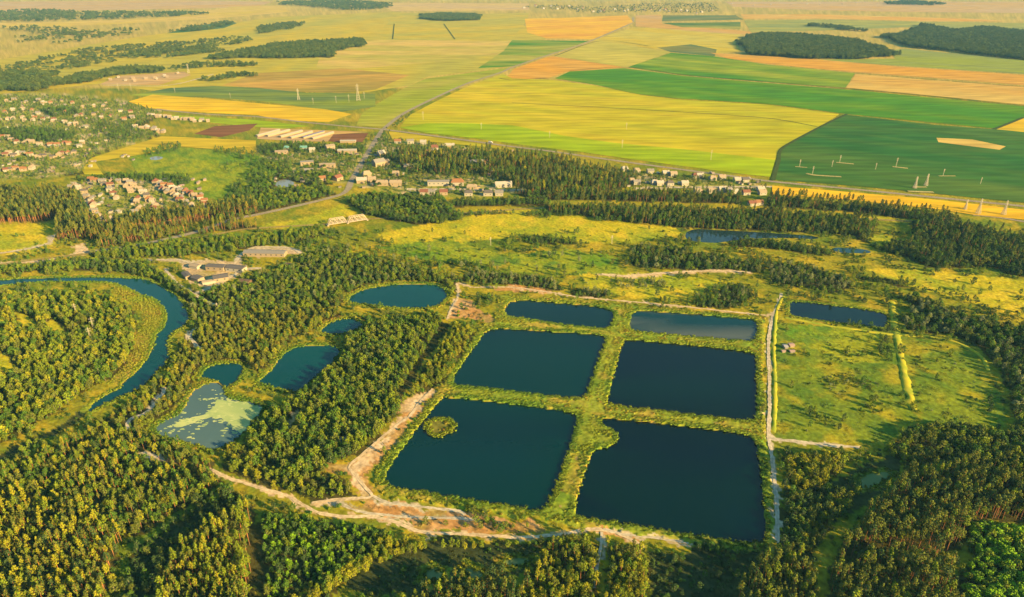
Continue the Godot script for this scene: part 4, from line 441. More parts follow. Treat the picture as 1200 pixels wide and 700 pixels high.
	[-659.3, -1014.8, 9.2, 5.8, 4.8, "slate", 14.2, "cream", "house", "along the outer street of the middle left village", "houses along the outer street of the middle left village"],
	[-641, -990, 7.1, 6.9, 4.7, "grey", 2.5, "cream", "house", "along the outer street of the middle left village", "houses along the outer street of the middle left village"],
	[-629, -979.8, 8.6, 5.6, 3.6, "grey", 96.2, "white", "house", "along the outer street of the middle left village", "houses along the outer street of the middle left village"],
	[-616.6, -959.4, 8.9, 6.8, 3.7, "red", 102.9, "white", "house", "along the outer street of the middle left village", "houses along the outer street of the middle left village"],
	[-609.3, -950.1, 9.3, 6.4, 4.8, "cream", 106.6, "white", "house", "along the outer street of the middle left village", "houses along the outer street of the middle left village"],
	[-593.2, -925.8, 7.3, 5.8, 4, "grey", 21.1, "cream", "house", "along the outer street of the middle left village", "houses along the outer street of the middle left village"],
	[-581.9, -908.4, 7.3, 5.9, 4.3, "grey", 99.5, "cream", "house", "along the outer street of the middle left village", "houses along the outer street of the middle left village"],
	[-573.4, -901.7, 7.3, 6.4, 4, "cream", 27.5, "white", "house", "along the outer street of the middle left village", "houses along the outer street of the middle left village"],
	[-563.4, -891.3, 10.3, 5.6, 3.7, "grey", 92.1, "cream", "house", "along the outer street of the middle left village", "houses along the outer street of the middle left village"],
	[-555, -891.7, 7.8, 7.3, 4.3, "cream", 7.1, "white", "house", "along the outer street of the middle left village", "houses along the outer street of the middle left village"],
	[-686.9, -1084.1, 8.5, 6.3, 3.8, "orange", 7.2, "white", "house", "between the two streets of the middle left village", "houses between the two streets of the middle left village"],
	[-676.7, -1075.8, 9.5, 7.3, 4, "orange", 8.3, "cream", "house", "between the two streets of the middle left village", "houses between the two streets of the middle left village"],
	[-662.7, -1073.6, 10, 6.1, 3.7, "grey", 11, "white", "house", "between the two streets of the middle left village", "houses between the two streets of the middle left village"],
	[-651.9, -1057.4, 9.7, 6.4, 3.6, "slate", 20.8, "cream", "house", "between the two streets of the middle left village", "houses between the two streets of the middle left village"],
	[-637.1, -1049.7, 9.2, 5.8, 4.8, "red", 16.6, "cream", "house", "between the two streets of the middle left village", "houses between the two streets of the middle left village"],
	[-626.1, -1026.4, 8, 7, 5, "grey", 102.5, "white", "house", "between the two streets of the middle left village", "houses between the two streets of the middle left village"],
	[-609.3, -1006.1, 9.3, 5.7, 4.3, "red", 15.5, "white", "house", "between the two streets of the middle left village", "houses between the two streets of the middle left village"],
	[-594.1, -985.4, 7.7, 5.7, 4.1, "cream", 93.8, "white", "house", "between the two streets of the middle left village", "houses between the two streets of the middle left village"],
	[-523.5, -1052.3, 4.1, 4.3, 2.5, "pink", 6.3, "grey", "garden_shed", "in the gardens of the middle left village", "garden sheds in the gardens of the middle left village"],
	[-511.1, -1000.2, 5.4, 3.5, 2.7, "brown", -2.2, "cream", "garden_shed", "in the gardens of the middle left village", "garden sheds in the gardens of the middle left village"],
	[-563.9, -975.8, 5.1, 3.5, 2.9, "grey", -4, "white", "garden_shed", "in the gardens of the middle left village", "garden sheds in the gardens of the middle left village"],
	[-487.3, -950.8, 6.4, 3.7, 2.3, "brown", 114.2, "cream", "garden_shed", "in the gardens of the middle left village", "garden sheds in the gardens of the middle left village"],
	[-526.6, -1048.3, 4.4, 4.5, 2.3, "pink", 87.6, "cream", "garden_shed", "in the gardens of the middle left village", "garden sheds in the gardens of the middle left village"],
	[-680.5, -1066.5, 5.4, 3.1, 2.8, "slate", 100.8, "grey", "garden_shed", "in the gardens of the middle left village", "garden sheds in the gardens of the middle left village"],
	[-551.5, -1069.1, 4.2, 3.8, 2.7, "white", 91.7, "white", "garden_shed", "in the gardens of the middle left village", "garden sheds in the gardens of the middle left village"],
	[-640, -993.6, 6.5, 3.4, 2.5, "slate", 100.8, "white", "garden_shed", "in the gardens of the middle left village", "garden sheds in the gardens of the middle left village"],
	[-562.4, -927.2, 5.8, 3.5, 2.2, "white", 87.4, "cream", "garden_shed", "in the gardens of the middle left village", "garden sheds in the gardens of the middle left village"],
	[-495.3, -932.4, 4.6, 3.1, 2.5, "white", 105.5, "cream", "garden_shed", "in the gardens of the middle left village", "garden sheds in the gardens of the middle left village"],
	[-662.5, -1036, 6.1, 3.1, 2.6, "slate", 108, "cream", "garden_shed", "in the gardens of the middle left village", "garden sheds in the gardens of the middle left village"],
	[-628.4, -1048.7, 5.9, 3.4, 3, "white", 21.9, "grey", "garden_shed", "in the gardens of the middle left village", "garden sheds in the gardens of the middle left village"],
	[-556.7, -972.7, 6.4, 3.2, 2.5, "slate", 24.2, "cream", "garden_shed", "in the gardens of the middle left village", "garden sheds in the gardens of the middle left village"],
	[-553.5, -965.6, 4.5, 3.7, 2.8, "cream", 24.9, "cream", "garden_shed", "in the gardens of the middle left village", "garden sheds in the gardens of the middle left village"],
	[-613.6, -1055.4, 6.3, 4.1, 2.2, "pink", 110.2, "grey", "garden_shed", "in the gardens of the middle left village", "garden sheds in the gardens of the middle left village"],
	[-599.7, -1069.7, 4.2, 3.1, 2.5, "grey", 6.4, "grey", "garden_shed", "in the gardens of the middle left village", "garden sheds in the gardens of the middle left village"],
	[-503.6, -1011.3, 4.1, 3.7, 2.5, "white", 4.7, "white", "garden_shed", "in the gardens of the middle left village", "garden sheds in the gardens of the middle left village"],
	[-521, -1084.8, 5, 4.2, 2.8, "grey", 86, "cream", "garden_shed", "in the gardens of the middle left village", "garden sheds in the gardens of the middle left village"],
	[-536.1, -1078.6, 4.5, 3.1, 2.7, "cream", 95, "white", "garden_shed", "in the gardens of the middle left village", "garden sheds in the gardens of the middle left village"],
	[-614, -959.8, 5.7, 4.4, 2.4, "pink", -4.3, "cream", "garden_shed", "in the gardens of the middle left village", "garden sheds in the gardens of the middle left village"],
	[-605.8, -964.7, 5.2, 4.2, 2.8, "white", 89, "grey", "garden_shed", "in the gardens of the middle left village", "garden sheds in the gardens of the middle left village"],
	[-585.6, -951, 5.8, 4.2, 2.8, "brown", 4.8, "grey", "garden_shed", "in the gardens of the middle left village", "garden sheds in the gardens of the middle left village"],
	[-540.1, -953.9, 5.5, 3.8, 2.5, "slate", 7.2, "white", "garden_shed", "in the gardens of the middle left village", "garden sheds in the gardens of the middle left village"],
	[-632.9, -991.1, 4.8, 4.5, 2.9, "grey", 103.7, "cream", "garden_shed", "in the gardens of the middle left village", "garden sheds in the gardens of the middle left village"],
	[-626.8, -1000.1, 5.8, 3.7, 2.4, "white", 103.6, "white", "garden_shed", "in the gardens of the middle left village", "garden sheds in the gardens of the middle left village"],
	[-598.9, -993.4, 5.9, 4.1, 2.8, "cream", 93.4, "grey", "garden_shed", "in the gardens of the middle left village", "garden sheds in the gardens of the middle left village"],
	[-558.5, -961.1, 4.5, 3.4, 2.4, "slate", 111.5, "white", "garden_shed", "in the gardens of the middle left village", "garden sheds in the gardens of the middle left village"],
	[-651.7, -1078.1, 4.6, 3.4, 2.6, "pink", 14.6, "cream", "garden_shed", "in the gardens of the middle left village", "garden sheds in the gardens of the middle left village"],
	[-627.9, -1004.1, 6, 4.3, 2.9, "grey", 92, "cream", "garden_shed", "in the gardens of the middle left village", "garden sheds in the gardens of the middle left village"],
	[-570.9, -925.3, 5.5, 4.4, 2.5, "slate", 103.1, "white", "garden_shed", "in the gardens of the middle left village", "garden sheds in the gardens of the middle left village"],
	[-505.8, -1070.3, 5.5, 3.9, 2.4, "cream", 89.2, "cream", "garden_shed", "in the gardens of the middle left village", "garden sheds in the gardens of the middle left village"],
	[-500.9, -1083.2, 5.8, 4.4, 2.9, "cream", 105.3, "cream", "garden_shed", "in the gardens of the middle left village", "garden sheds in the gardens of the middle left village"],
	[-569, -1075.6, 4.1, 3.7, 2.6, "white", 18.9, "white", "garden_shed", "in the gardens of the middle left village", "garden sheds in the gardens of the middle left village"],
	[-535.7, -976.9, 4.2, 3.2, 2.8, "white", 105, "grey", "garden_shed", "in the gardens of the middle left village", "garden sheds in the gardens of the middle left village"],
	[-488.8, -1032.3, 5.4, 3.5, 2.5, "cream", 6.7, "grey", "garden_shed", "in the gardens of the middle left village", "garden sheds in the gardens of the middle left village"],
	[-654.8, -1089.5, 6.3, 3.6, 2.9, "white", 98.8, "cream", "garden_shed", "in the gardens of the middle left village", "garden sheds in the gardens of the middle left village"],
	[-664, -1080.6, 4.4, 4.2, 2.5, "brown", 107.1, "cream", "garden_shed", "in the gardens of the middle left village", "garden sheds in the gardens of the middle left village"],
	[-638, -1037.5, 5.3, 4.4, 2.3, "white", 4, "cream", "garden_shed", "in the gardens of the middle left village", "garden sheds in the gardens of the middle left village"],
	[-472.7, -1002.8, 4.1, 4.4, 2.5, "pink", 14.2, "cream", "garden_shed", "in the gardens of the middle left village", "garden sheds in the gardens of the middle left village"],
	[-525.3, -980.8, 4.5, 3.7, 2.7, "grey", 113.2, "cream", "garden_shed", "in the gardens of the middle left village", "garden sheds in the gardens of the middle left village"],
	[-609.4, -1067, 4.6, 4.1, 2.9, "grey", 15, "grey", "garden_shed", "in the gardens of the middle left village", "garden sheds in the gardens of the middle left village"],
	[-614, -983.3, 5.4, 3.9, 2.4, "white", 102.5, "grey", "garden_shed", "in the gardens of the middle left village", "garden sheds in the gardens of the middle left village"],
	[-586.3, -1022.6, 5.3, 3.3, 2.2, "white", 92.1, "white", "garden_shed", "in the gardens of the middle left village", "garden sheds in the gardens of the middle left village"],
	[-509.1, -1006.9, 4.4, 3.7, 2.3, "slate", 97.9, "cream", "garden_shed", "in the gardens of the middle left village", "garden sheds in the gardens of the middle left village"],
	[-501.8, -999.1, 5.6, 3.1, 2.3, "pink", 108.3, "white", "garden_shed", "in the gardens of the middle left village", "garden sheds in the gardens of the middle left village"],
	[-607.3, -958.9, 6.2, 4, 2.8, "grey", 24.9, "white", "garden_shed", "in the gardens of the middle left village", "garden sheds in the gardens of the middle left village"],
	[-552.8, -1069.6, 4.3, 4.3, 2.4, "slate", -3, "grey", "garden_shed", "in the gardens of the middle left village", "garden sheds in the gardens of the middle left village"],
	[-556, -1043.1, 4.8, 3.9, 2.9, "white", 2.6, "grey", "garden_shed", "in the gardens of the middle left village", "garden sheds in the gardens of the middle left village"],
	[-628.6, -1041.2, 5.3, 3.5, 2.2, "slate", 89.8, "grey", "garden_shed", "in the gardens of the middle left village", "garden sheds in the gardens of the middle left village"],
	[-495.2, -936.9, 4.4, 4.2, 2.3, "brown", 14.1, "grey", "garden_shed", "in the gardens of the middle left village", "garden sheds in the gardens of the middle left village"],
	[-476.4, -1007.8, 5.3, 4, 2.9, "cream", 107.1, "grey", "garden_shed", "in the gardens of the middle left village", "garden sheds in the gardens of the middle left village"],
	[-557.2, -922.7, 5.4, 3.5, 2.8, "white", 0.3, "white", "garden_shed", "in the gardens of the middle left village", "garden sheds in the gardens of the middle left village"],
	[-489.1, -1035.2, 5.3, 3.5, 3, "brown", 107, "white", "garden_shed", "in the gardens of the middle left village", "garden sheds in the gardens of the middle left village"],
	[-672, -1062.1, 5.5, 3.6, 2.6, "grey", 9.7, "white", "garden_shed", "in the gardens of the middle left village", "garden sheds in the gardens of the middle left village"],
	[-567.9, -1086.3, 4, 3.5, 2.3, "cream", 7.4, "grey", "garden_shed", "in the gardens of the middle left village", "garden sheds in the gardens of the middle left village"],
	[-564, -1051.9, 5.6, 3.7, 2.3, "slate", 8.5, "cream", "garden_shed", "in the gardens of the middle left village", "garden sheds in the gardens of the middle left village"],
	[-503.8, -940.5, 6, 3.6, 2.4, "grey", 14.3, "white", "garden_shed", "in the gardens of the middle left village", "garden sheds in the gardens of the middle left village"],
	[-479.5, -984.1, 5.4, 3.9, 2.6, "white", -0, "cream", "garden_shed", "in the gardens of the middle left village", "garden sheds in the gardens of the middle left village"],
	[-633, -994.6, 5, 3.4, 2.2, "grey", 13.4, "white", "garden_shed", "in the gardens of the middle left village", "garden sheds in the gardens of the middle left village"],
	[-503.8, -1063.4, 4.5, 3.9, 2.6, "pink", 109.4, "cream", "garden_shed", "in the gardens of the middle left village", "garden sheds in the gardens of the middle left village"],
	[-1109.8, -1733, 5.6, 4.5, 2.8, "white", 6.3, "grey", "garden_shed", "in the yards of the far left village", "garden sheds in the yards of the far left village"],
	[-853.5, -1417.6, 5.9, 3.7, 2.4, "grey", 92, "cream", "garden_shed", "in the yards of the far left village", "garden sheds in the yards of the far left village"],
	[-883.8, -1180.6, 6.3, 4.4, 2.4, "grey", 104.1, "white", "garden_shed", "in the yards of the far left village", "garden sheds in the yards of the far left village"],
	[-834.3, -1231, 5.3, 3.4, 2.7, "slate", 21.4, "cream", "garden_shed", "in the yards of the far left village", "garden sheds in the yards of the far left village"],
	[-867.8, -1174.3, 6.1, 3.3, 2.3, "cream", 21.4, "grey", "garden_shed", "in the yards of the far left village", "garden sheds in the yards of the far left village"],
	[-929.9, -1475.9, 6.1, 4.4, 3, "brown", 99.2, "white", "garden_shed", "in the yards of the far left village", "garden sheds in the yards of the far left village"],
	[-746.2, -1196.8, 5.1, 4.1, 2.7, "cream", 6.7, "white", "garden_shed", "in the yards of the far left village", "garden sheds in the yards of the far left village"],
	[-889.2, -1171.4, 4.4, 3, 2.3, "slate", 114.3, "white", "garden_shed", "in the yards of the far left village", "garden sheds in the yards of the far left village"],
	[-1297, -1754, 5.7, 4, 2.8, "pink", -3, "white", "garden_shed", "in the yards of the far left village", "garden sheds in the yards of the far left village"],
	[-954, -1613, 6.4, 3.8, 2.7, "pink", 88.2, "cream", "garden_shed", "in the yards of the far left village", "garden sheds in the yards of the far left village"],
	[-1238.3, -1762, 6.4, 4.4, 2.8, "grey", 99.3, "cream", "garden_shed", "in the yards of the far left village", "garden sheds in the yards of the far left village"],
	[-934.4, -1247, 4.5, 3.5, 2.5, "grey", 92.7, "grey", "garden_shed", "in the yards of the far left village", "garden sheds in the yards of the far left village"],
	[-946.8, -1245.8, 6.3, 4.2, 2.7, "white", 103.5, "cream", "garden_shed", "in the yards of the far left village", "garden sheds in the yards of the far left village"],
	[-1025.4, -1764, 5.3, 3.1, 2.6, "grey", 16.4, "cream", "garden_shed", "in the yards of the far left village", "garden sheds in the yards of the far left village"],
	[-977.1, -1544, 5.1, 3.8, 2.4, "grey", 5.4, "cream", "garden_shed", "in the yards of the far left village", "garden sheds in the yards of the far left village"],
	[-817.1, -1226.8, 4.5, 3.7, 2.5, "brown", 102.3, "cream", "garden_shed", "in the yards of the far left village", "garden sheds in the yards of the far left village"],
	[-1107.4, -1601, 5.7, 3.7, 2.3, "pink", 9.7, "white", "garden_shed", "in the yards of the far left village", "garden sheds in the yards of the far left village"],
	[-1069.1, -1696, 4.8, 3.1, 2.9, "pink", 7.7, "white", "garden_shed", "in the yards of the far left village", "garden sheds in the yards of the far left village"],
	[-1198.9, -1608, 4.7, 4.4, 2.6, "white", 23.3, "cream", "garden_shed", "in the yards of the far left village", "garden sheds in the yards of the far left village"],
	[-819.2, -1248.6, 5.9, 4, 2.5, "cream", 21, "grey", "garden_shed", "in the yards of the far left village", "garden sheds in the yards of the far left village"],
	[-787.9, -1255.1, 4.4, 3.7, 2.8, "brown", -1.2, "grey", "garden_shed", "in the yards of the far left village", "garden sheds in the yards of the far left village"],
	[-806.8, -1279.4, 5.3, 3.4, 2.8, "brown", 16.7, "cream", "garden_shed", "in the yards of the far left village", "garden sheds in the yards of the far left village"],
	[-813.6, -1332.4, 4.9, 3.4, 3, "cream", -0.1, "white", "garden_shed", "in the yards of the far left village", "garden sheds in the yards of the far left village"],
	[-1083.2, -1472.6, 6.5, 4.2, 2.8, "white", 90.9, "white", "garden_shed", "in the yards of the far left village", "garden sheds in the yards of the far left village"],
	[-870.4, -1548, 6.2, 3.7, 2.2, "white", 10, "white", "garden_shed", "in the yards of the far left village", "garden sheds in the yards of the far left village"],
	[-1211.5, -1773, 4.6, 4.1, 2.2, "slate", 106, "white", "garden_shed", "in the yards of the far left village", "garden sheds in the yards of the far left village"],
	[-868.3, -1447.1, 4.6, 4.1, 2.9, "pink", 15.4, "white", "garden_shed", "in the yards of the far left village", "garden sheds in the yards of the far left village"],
	[-1054.3, -1439.4, 4.6, 4.1, 2.9, "slate", 106.4, "white", "garden_shed", "in the yards of the far left village", "garden sheds in the yards of the far left village"],
	[-888.4, -1200.7, 5.2, 3, 2.9, "brown", 21.8, "grey", "garden_shed", "in the yards of the far left village", "garden sheds in the yards of the far left village"],
	[-871.4, -1469.4, 5.2, 4.5, 2.2, "brown", -0.2, "cream", "garden_shed", "in the yards of the far left village", "garden sheds in the yards of the far left village"],
	[-1085.7, -1699, 5.4, 3.8, 2.8, "brown", 14.2, "grey", "garden_shed", "in the yards of the far left village", "garden sheds in the yards of the far left village"],
	[-942.2, -1454.5, 6.4, 3.3, 2.7, "white", 16.9, "white", "garden_shed", "in the yards of the far left village", "garden sheds in the yards of the far left village"],
	[-1169.1, -1740, 4.7, 3.6, 2.2, "white", 103.9, "white", "garden_shed", "in the yards of the far left village", "garden sheds in the yards of the far left village"],
	[-1059.7, -1561, 4.6, 4.1, 3, "brown", 24.8, "grey", "garden_shed", "in the yards of the far left village", "garden sheds in the yards of the far left village"],
	[-1072.6, -1643, 6.3, 3.1, 2.8, "slate", 104.3, "white", "garden_shed", "in the yards of the far left village", "garden sheds in the yards of the far left village"],
	[-836.1, -1147.1, 4.9, 4, 2.9, "white", 114.9, "white", "garden_shed", "in the yards of the far left village", "garden sheds in the yards of the far left village"],
	[-780.2, -1235.4, 5.2, 4.2, 2.4, "pink", 105.6, "grey", "garden_shed", "in the yards of the far left village", "garden sheds in the yards of the far left village"],
	[-867.6, -1407, 6, 4.2, 2.5, "pink", 94.6, "grey", "garden_shed", "in the yards of the far left village", "garden sheds in the yards of the far left village"],
	[-885.3, -1312.5, 5.6, 3.5, 2.9, "white", -2.4, "white", "garden_shed", "in the yards of the far left village", "garden sheds in the yards of the far left village"],
	[-711.1, -1233.3, 4.4, 4.2, 2.7, "grey", 1.3, "cream", "garden_shed", "in the yards of the far left village", "garden sheds in the yards of the far left village"],
	[-966.8, -1572, 4.3, 3.2, 2.4, "white", 108.5, "cream", "garden_shed", "in the yards of the far left village", "garden sheds in the yards of the far left village"],
	[-709.6, -1229.4, 4.4, 4.3, 2.7, "grey", 90.9, "white", "garden_shed", "in the yards of the far left village", "garden sheds in the yards of the far left village"],
	[-1207.3, -1719, 6.1, 4, 2.3, "grey", 97.6, "cream", "garden_shed", "in the yards of the far left village", "garden sheds in the yards of the far left village"],
	[-900.8, -1359.6, 5.2, 4.4, 2.8, "slate", 89.9, "white", "garden_shed", "in the yards of the far left village", "garden sheds in the yards of the far left village"],
	[-1011, -1789, 6.1, 3.7, 2.7, "pink", 110.2, "grey", "garden_shed", "in the yards of the far left village", "garden sheds in the yards of the far left village"],
	[-776.8, -1131.1, 5.7, 3.3, 2.5, "pink", -4.4, "cream", "garden_shed", "in the yards of the far left village", "garden sheds in the yards of the far left village"],
	[-730.7, -1161.9, 4.8, 4.5, 2.6, "white", -4, "white", "garden_shed", "in the yards of the far left village", "garden sheds in the yards of the far left village"],
	[-1108.4, -1676, 4.2, 4, 2.5, "brown", 3.5, "grey", "garden_shed", "in the yards of the far left village", "garden sheds in the yards of the far left village"],
	[-916.6, -1361.6, 6.1, 3.4, 2.9, "white", 100.1, "grey", "garden_shed", "in the yards of the far left village", "garden sheds in the yards of the far left village"],
	[-858.2, -1501, 4.5, 3.7, 2.3, "slate", 106.4, "cream", "garden_shed", "in the yards of the far left village", "garden sheds in the yards of the far left village"],
	[-841.9, -1313.9, 6, 3.1, 2.8, "white", 7, "cream", "garden_shed", "in the yards of the far left village", "garden sheds in the yards of the far left village"],
	[-1214.4, -1621, 6.3, 3.9, 2.7, "brown", 103.5, "white", "garden_shed", "in the yards of the far left village", "garden sheds in the yards of the far left village"],
	[-800.5, -1283.5, 6.2, 3.1, 2.2, "pink", 103.8, "cream", "garden_shed", "in the yards of the far left village", "garden sheds in the yards of the far left village"],
	[-1186.9, -1629, 4.1, 4.2, 2.9, "pink", 6.1, "cream", "garden_shed", "in the yards of the far left village", "garden sheds in the yards of the far left village"],
	[-808.6, -1356.7, 4.6, 3.5, 2.5, "cream", 7.9, "white", "garden_shed", "in the yards of the far left village", "garden sheds in the yards of the far left village"],
	[-761.6, -1170, 5.2, 3.8, 2.9, "white", 98.4, "cream", "garden_shed", "in the yards of the far left village", "garden sheds in the yards of the far left village"],
	[-828.8, -1337.7, 6.5, 4, 2.3, "white", -2.5, "grey", "garden_shed", "in the yards of the far left village", "garden sheds in the yards of the far left village"],
	[-1165.4, -1654, 4, 3, 2.7, "grey", 1.5, "cream", "garden_shed", "in the yards of the far left village", "garden sheds in the yards of the far left village"],
	[-1275.9, -1778, 5.8, 3.4, 2.8, "slate", 6, "white", "garden_shed", "in the yards of the far left village", "garden sheds in the yards of the far left village"],
	[-742.6, -1197.7, 5.8, 3.1, 2.7, "pink", 98.8, "grey", "garden_shed", "in the yards of the far left village", "garden sheds in the yards of the far left village"],
	[-969.2, -1744, 4.1, 3.1, 2.9, "pink", 6.7, "grey", "garden_shed", "in the yards of the far left village", "garden sheds in the yards of the far left village"],
	[-980.2, -1641, 6.2, 3.7, 2.2, "cream", 99.1, "cream", "garden_shed", "in the yards of the far left village", "garden sheds in the yards of the far left village"],
	[-908.4, -1226.5, 4.9, 4, 2.7, "white", 96.6, "grey", "garden_shed", "in the yards of the far left village", "garden sheds in the yards of the far left village"],
	[-700.6, -1233, 5.4, 3.4, 2.2, "pink", 111.1, "white", "garden_shed", "in the yards of the far left village", "garden sheds in the yards of the far left village"],
	[-680.3, -1209.6, 5.5, 3.5, 2.5, "slate", 96.6, "grey", "garden_shed", "in the yards of the far left village", "garden sheds in the yards of the far left village"],
	[-760.4, -1178.3, 6, 3.4, 2.2, "cream", 97.7, "white", "garden_shed", "in the yards of the far left village", "garden sheds in the yards of the far left village"],
	[-712.6, -1244, 6, 3.4, 2.3, "brown", 3.2, "white", "garden_shed", "in the yards of the far left village", "garden sheds in the yards of the far left village"],
	[-734.8, -1170.1, 4.9, 3.1, 2.6, "white", 18.6, "white", "garden_shed", "in the yards of the far left village", "garden sheds in the yards of the far left village"],
	[-882.4, -1585, 5.5, 4, 2.6, "slate", 102.6, "cream", "garden_shed", "in the yards of the far left village", "garden sheds in the yards of the far left village"],
	[-841.5, -1421.3, 4.2, 4.2, 2.8, "slate", 102.4, "grey", "garden_shed", "in the yards of the far left village", "garden sheds in the yards of the far left village"],
	[-792.9, -1381.4, 5.2, 3.9, 2.4, "slate", 0.4, "white", "garden_shed", "in the yards of the far left village", "garden sheds in the yards of the far left village"],
	[-946, -1347.2, 4.9, 4.2, 2.9, "slate", 22.7, "grey", "garden_shed", "in the yards of the far left village", "garden sheds in the yards of the far left village"],
	[-1134.3, -1694, 5.6, 4.2, 2.3, "brown", 5.3, "white", "garden_shed", "in the yards of the far left village", "garden sheds in the yards of the far left village"],
	[-1058.3, -1705, 4.5, 4.3, 2.7, "brown", 2.8, "grey", "garden_shed", "in the yards of the far left village", "garden sheds in the yards of the far left village"],
	[-791.1, -1155, 5.9, 4.2, 3, "cream", 5.2, "cream", "garden_shed", "in the yards of the far left village", "garden sheds in the yards of the far left village"],
	[-1178.1, -1768, 4.1, 3.6, 2.8, "white", 20.9, "white", "garden_shed", "in the yards of the far left village", "garden sheds in the yards of the far left village"],
	[-1118.5, -1682, 6.4, 3.4, 2.7, "pink", 23.7, "white", "garden_shed", "in the yards of the far left village", "garden sheds in the yards of the far left village"],
	[-1048.4, -1627, 6.1, 3.6, 2.4, "pink", 0.2, "grey", "garden_shed", "in the yards of the far left village", "garden sheds in the yards of the far left village"],
	[-956.1, -1738, 5.4, 3, 2.9, "cream", 86.7, "cream", "garden_shed", "in the yards of the far left village", "garden sheds in the yards of the far left village"],
	[-1213.7, -1790, 4.5, 4.1, 2.7, "white", 9.1, "grey", "garden_shed", "in the yards of the far left village", "garden sheds in the yards of the far left village"],
	[-325.2, -1254.3, 5.2, 3.3, 2.4, "slate", 9, "cream", "garden_shed", "in the yards by the crossroads", "garden sheds in the yards by the crossroads"],
	[-75.9, -1243.7, 6.1, 3.1, 2.7, "cream", 18.3, "cream", "garden_shed", "in the yards by the crossroads", "garden sheds in the yards by the crossroads"],
	[-17.1, -1174.1, 4.1, 3.1, 3, "cream", 9.3, "white", "garden_shed", "in the yards by the crossroads", "garden sheds in the yards by the crossroads"],
	[-262.6, -1189.7, 5.8, 3.3, 2.6, "slate", 111.1, "grey", "garden_shed", "in the yards by the crossroads", "garden sheds in the yards by the crossroads"],
	[-244.3, -1215.5, 4.1, 3.9, 2.4, "slate", 99.7, "grey", "garden_shed", "in the yards by the crossroads", "garden sheds in the yards by the crossroads"],
	[-216, -1146.5, 4.4, 3.8, 2.7, "pink", 11.8, "grey", "garden_shed", "in the yards by the crossroads", "garden sheds in the yards by the crossroads"],
	[-339.2, -1074.9, 6.4, 3.6, 2.4, "slate", -2.1, "grey", "garden_shed", "in the yards by the crossroads", "garden sheds in the yards by the crossroads"],
	[-250.2, -1242, 6.1, 4.5, 2.3, "pink", 8.3, "white", "garden_shed", "in the yards by the crossroads", "garden sheds in the yards by the crossroads"],
	[-285.7, -1249.1, 4, 4.2, 2.6, "slate", 98.1, "grey", "garden_shed", "in the yards by the crossroads", "garden sheds in the yards by the crossroads"],
	[-311, -1122.2, 4.3, 3.3, 2.8, "pink", 0.9, "cream", "garden_shed", "in the yards by the crossroads", "garden sheds in the yards by the crossroads"],
	[-53.3, -1042.4, 5.8, 4.1, 2.3, "slate", 12.5, "cream", "garden_shed", "in the yards by the crossroads", "garden sheds in the yards by the crossroads"],
	[-387.8, -1090.7, 5.3, 4.3, 2.9, "brown", 95.1, "white", "garden_shed", "in the yards by the crossroads", "garden sheds in the yards by the crossroads"],
	[-42.7, -1143.6, 4, 4.4, 2.6, "pink", 92.5, "white", "garden_shed", "in the yards by the crossroads", "garden sheds in the yards by the crossroads"],
	[-58.2, -1179.4, 4.4, 3.6, 2.7, "grey", 100.6, "grey", "garden_shed", "in the yards by the crossroads", "garden sheds in the yards by the crossroads"],
	[1.5, -1271.7, 4.9, 3.4, 2.9, "cream", 102.3, "cream", "garden_shed", "in the yards by the crossroads", "garden sheds in the yards by the crossroads"],
	[-310.6, -1259.7, 5.8, 3.7, 2.2, "brown", -4.4, "cream", "garden_shed", "in the yards by the crossroads", "garden sheds in the yards by the crossroads"],
	[-336, -1235.6, 4.3, 3.4, 2.9, "grey", -2.1, "white", "garden_shed", "in the yards by the crossroads", "garden sheds in the yards by the crossroads"],
	[-100.9, -1211, 6.1, 4, 2.6, "slate", 88.1, "cream", "garden_shed", "in the yards by the crossroads", "garden sheds in the yards by the crossroads"],
	[-116.2, -1280.5, 4.3, 3.7, 2.6, "cream", -1.3, "grey", "garden_shed", "in the yards by the crossroads", "garden sheds in the yards by the crossroads"],
	[-34, -1130.3, 4.6, 3.3, 2.7, "white", 89.9, "cream", "garden_shed", "in the yards by the crossroads", "garden sheds in the yards by the crossroads"],
	[-12.1, -1173.1, 5.1, 4.3, 2.6, "white", 18.3, "grey", "garden_shed", "in the yards by the crossroads", "garden sheds in the yards by the crossroads"],
	[-222.6, -1054.5, 5.8, 4.3, 2.7, "cream", 110.4, "cream", "garden_shed", "in the yards by the crossroads", "garden sheds in the yards by the crossroads"],
	[-292.6, -1247, 5.7, 3.5, 2.9, "pink", 5.9, "white", "garden_shed", "in the yards by the crossroads", "garden sheds in the yards by the crossroads"],
	[-341.4, -1192, 4.5, 4, 2.4, "white", 108.3, "grey", "garden_shed", "in the yards by the crossroads", "garden sheds in the yards by the crossroads"],
	[-131.7, -1061.6, 6.2, 4.3, 2.2, "pink", 112.5, "white", "garden_shed", "in the yards by the crossroads", "garden sheds in the yards by the crossroads"],
	[-289.8, -1130.1, 6.3, 3.9, 2.4, "brown", 8, "cream", "garden_shed", "in the yards by the crossroads", "garden sheds in the yards by the crossroads"],
	[-298.7, -1197.6, 5.6, 3.2, 2.7, "brown", 87.5, "white", "garden_shed", "in the yards by the crossroads", "garden sheds in the yards by the crossroads"],
	[-197.1, -1246.4, 4.3, 3.2, 2.4, "white", 93.2, "white", "garden_shed", "in the yards by the crossroads", "garden sheds in the yards by the crossroads"],
	[-367.1, -1129, 6.1, 3.9, 2.7, "pink", 91, "white", "garden_shed", "in the yards by the crossroads", "garden sheds in the yards by the crossroads"],
	[-233.5, -1041.9, 4.8, 3.7, 2.9, "grey", 5, "cream", "garden_shed", "in the yards by the crossroads", "garden sheds in the yards by the crossroads"],
	[-196.3, -1174.7, 5.5, 3, 2.5, "slate", 101.7, "grey", "garden_shed", "in the yards by the crossroads", "garden sheds in the yards by the crossroads"],
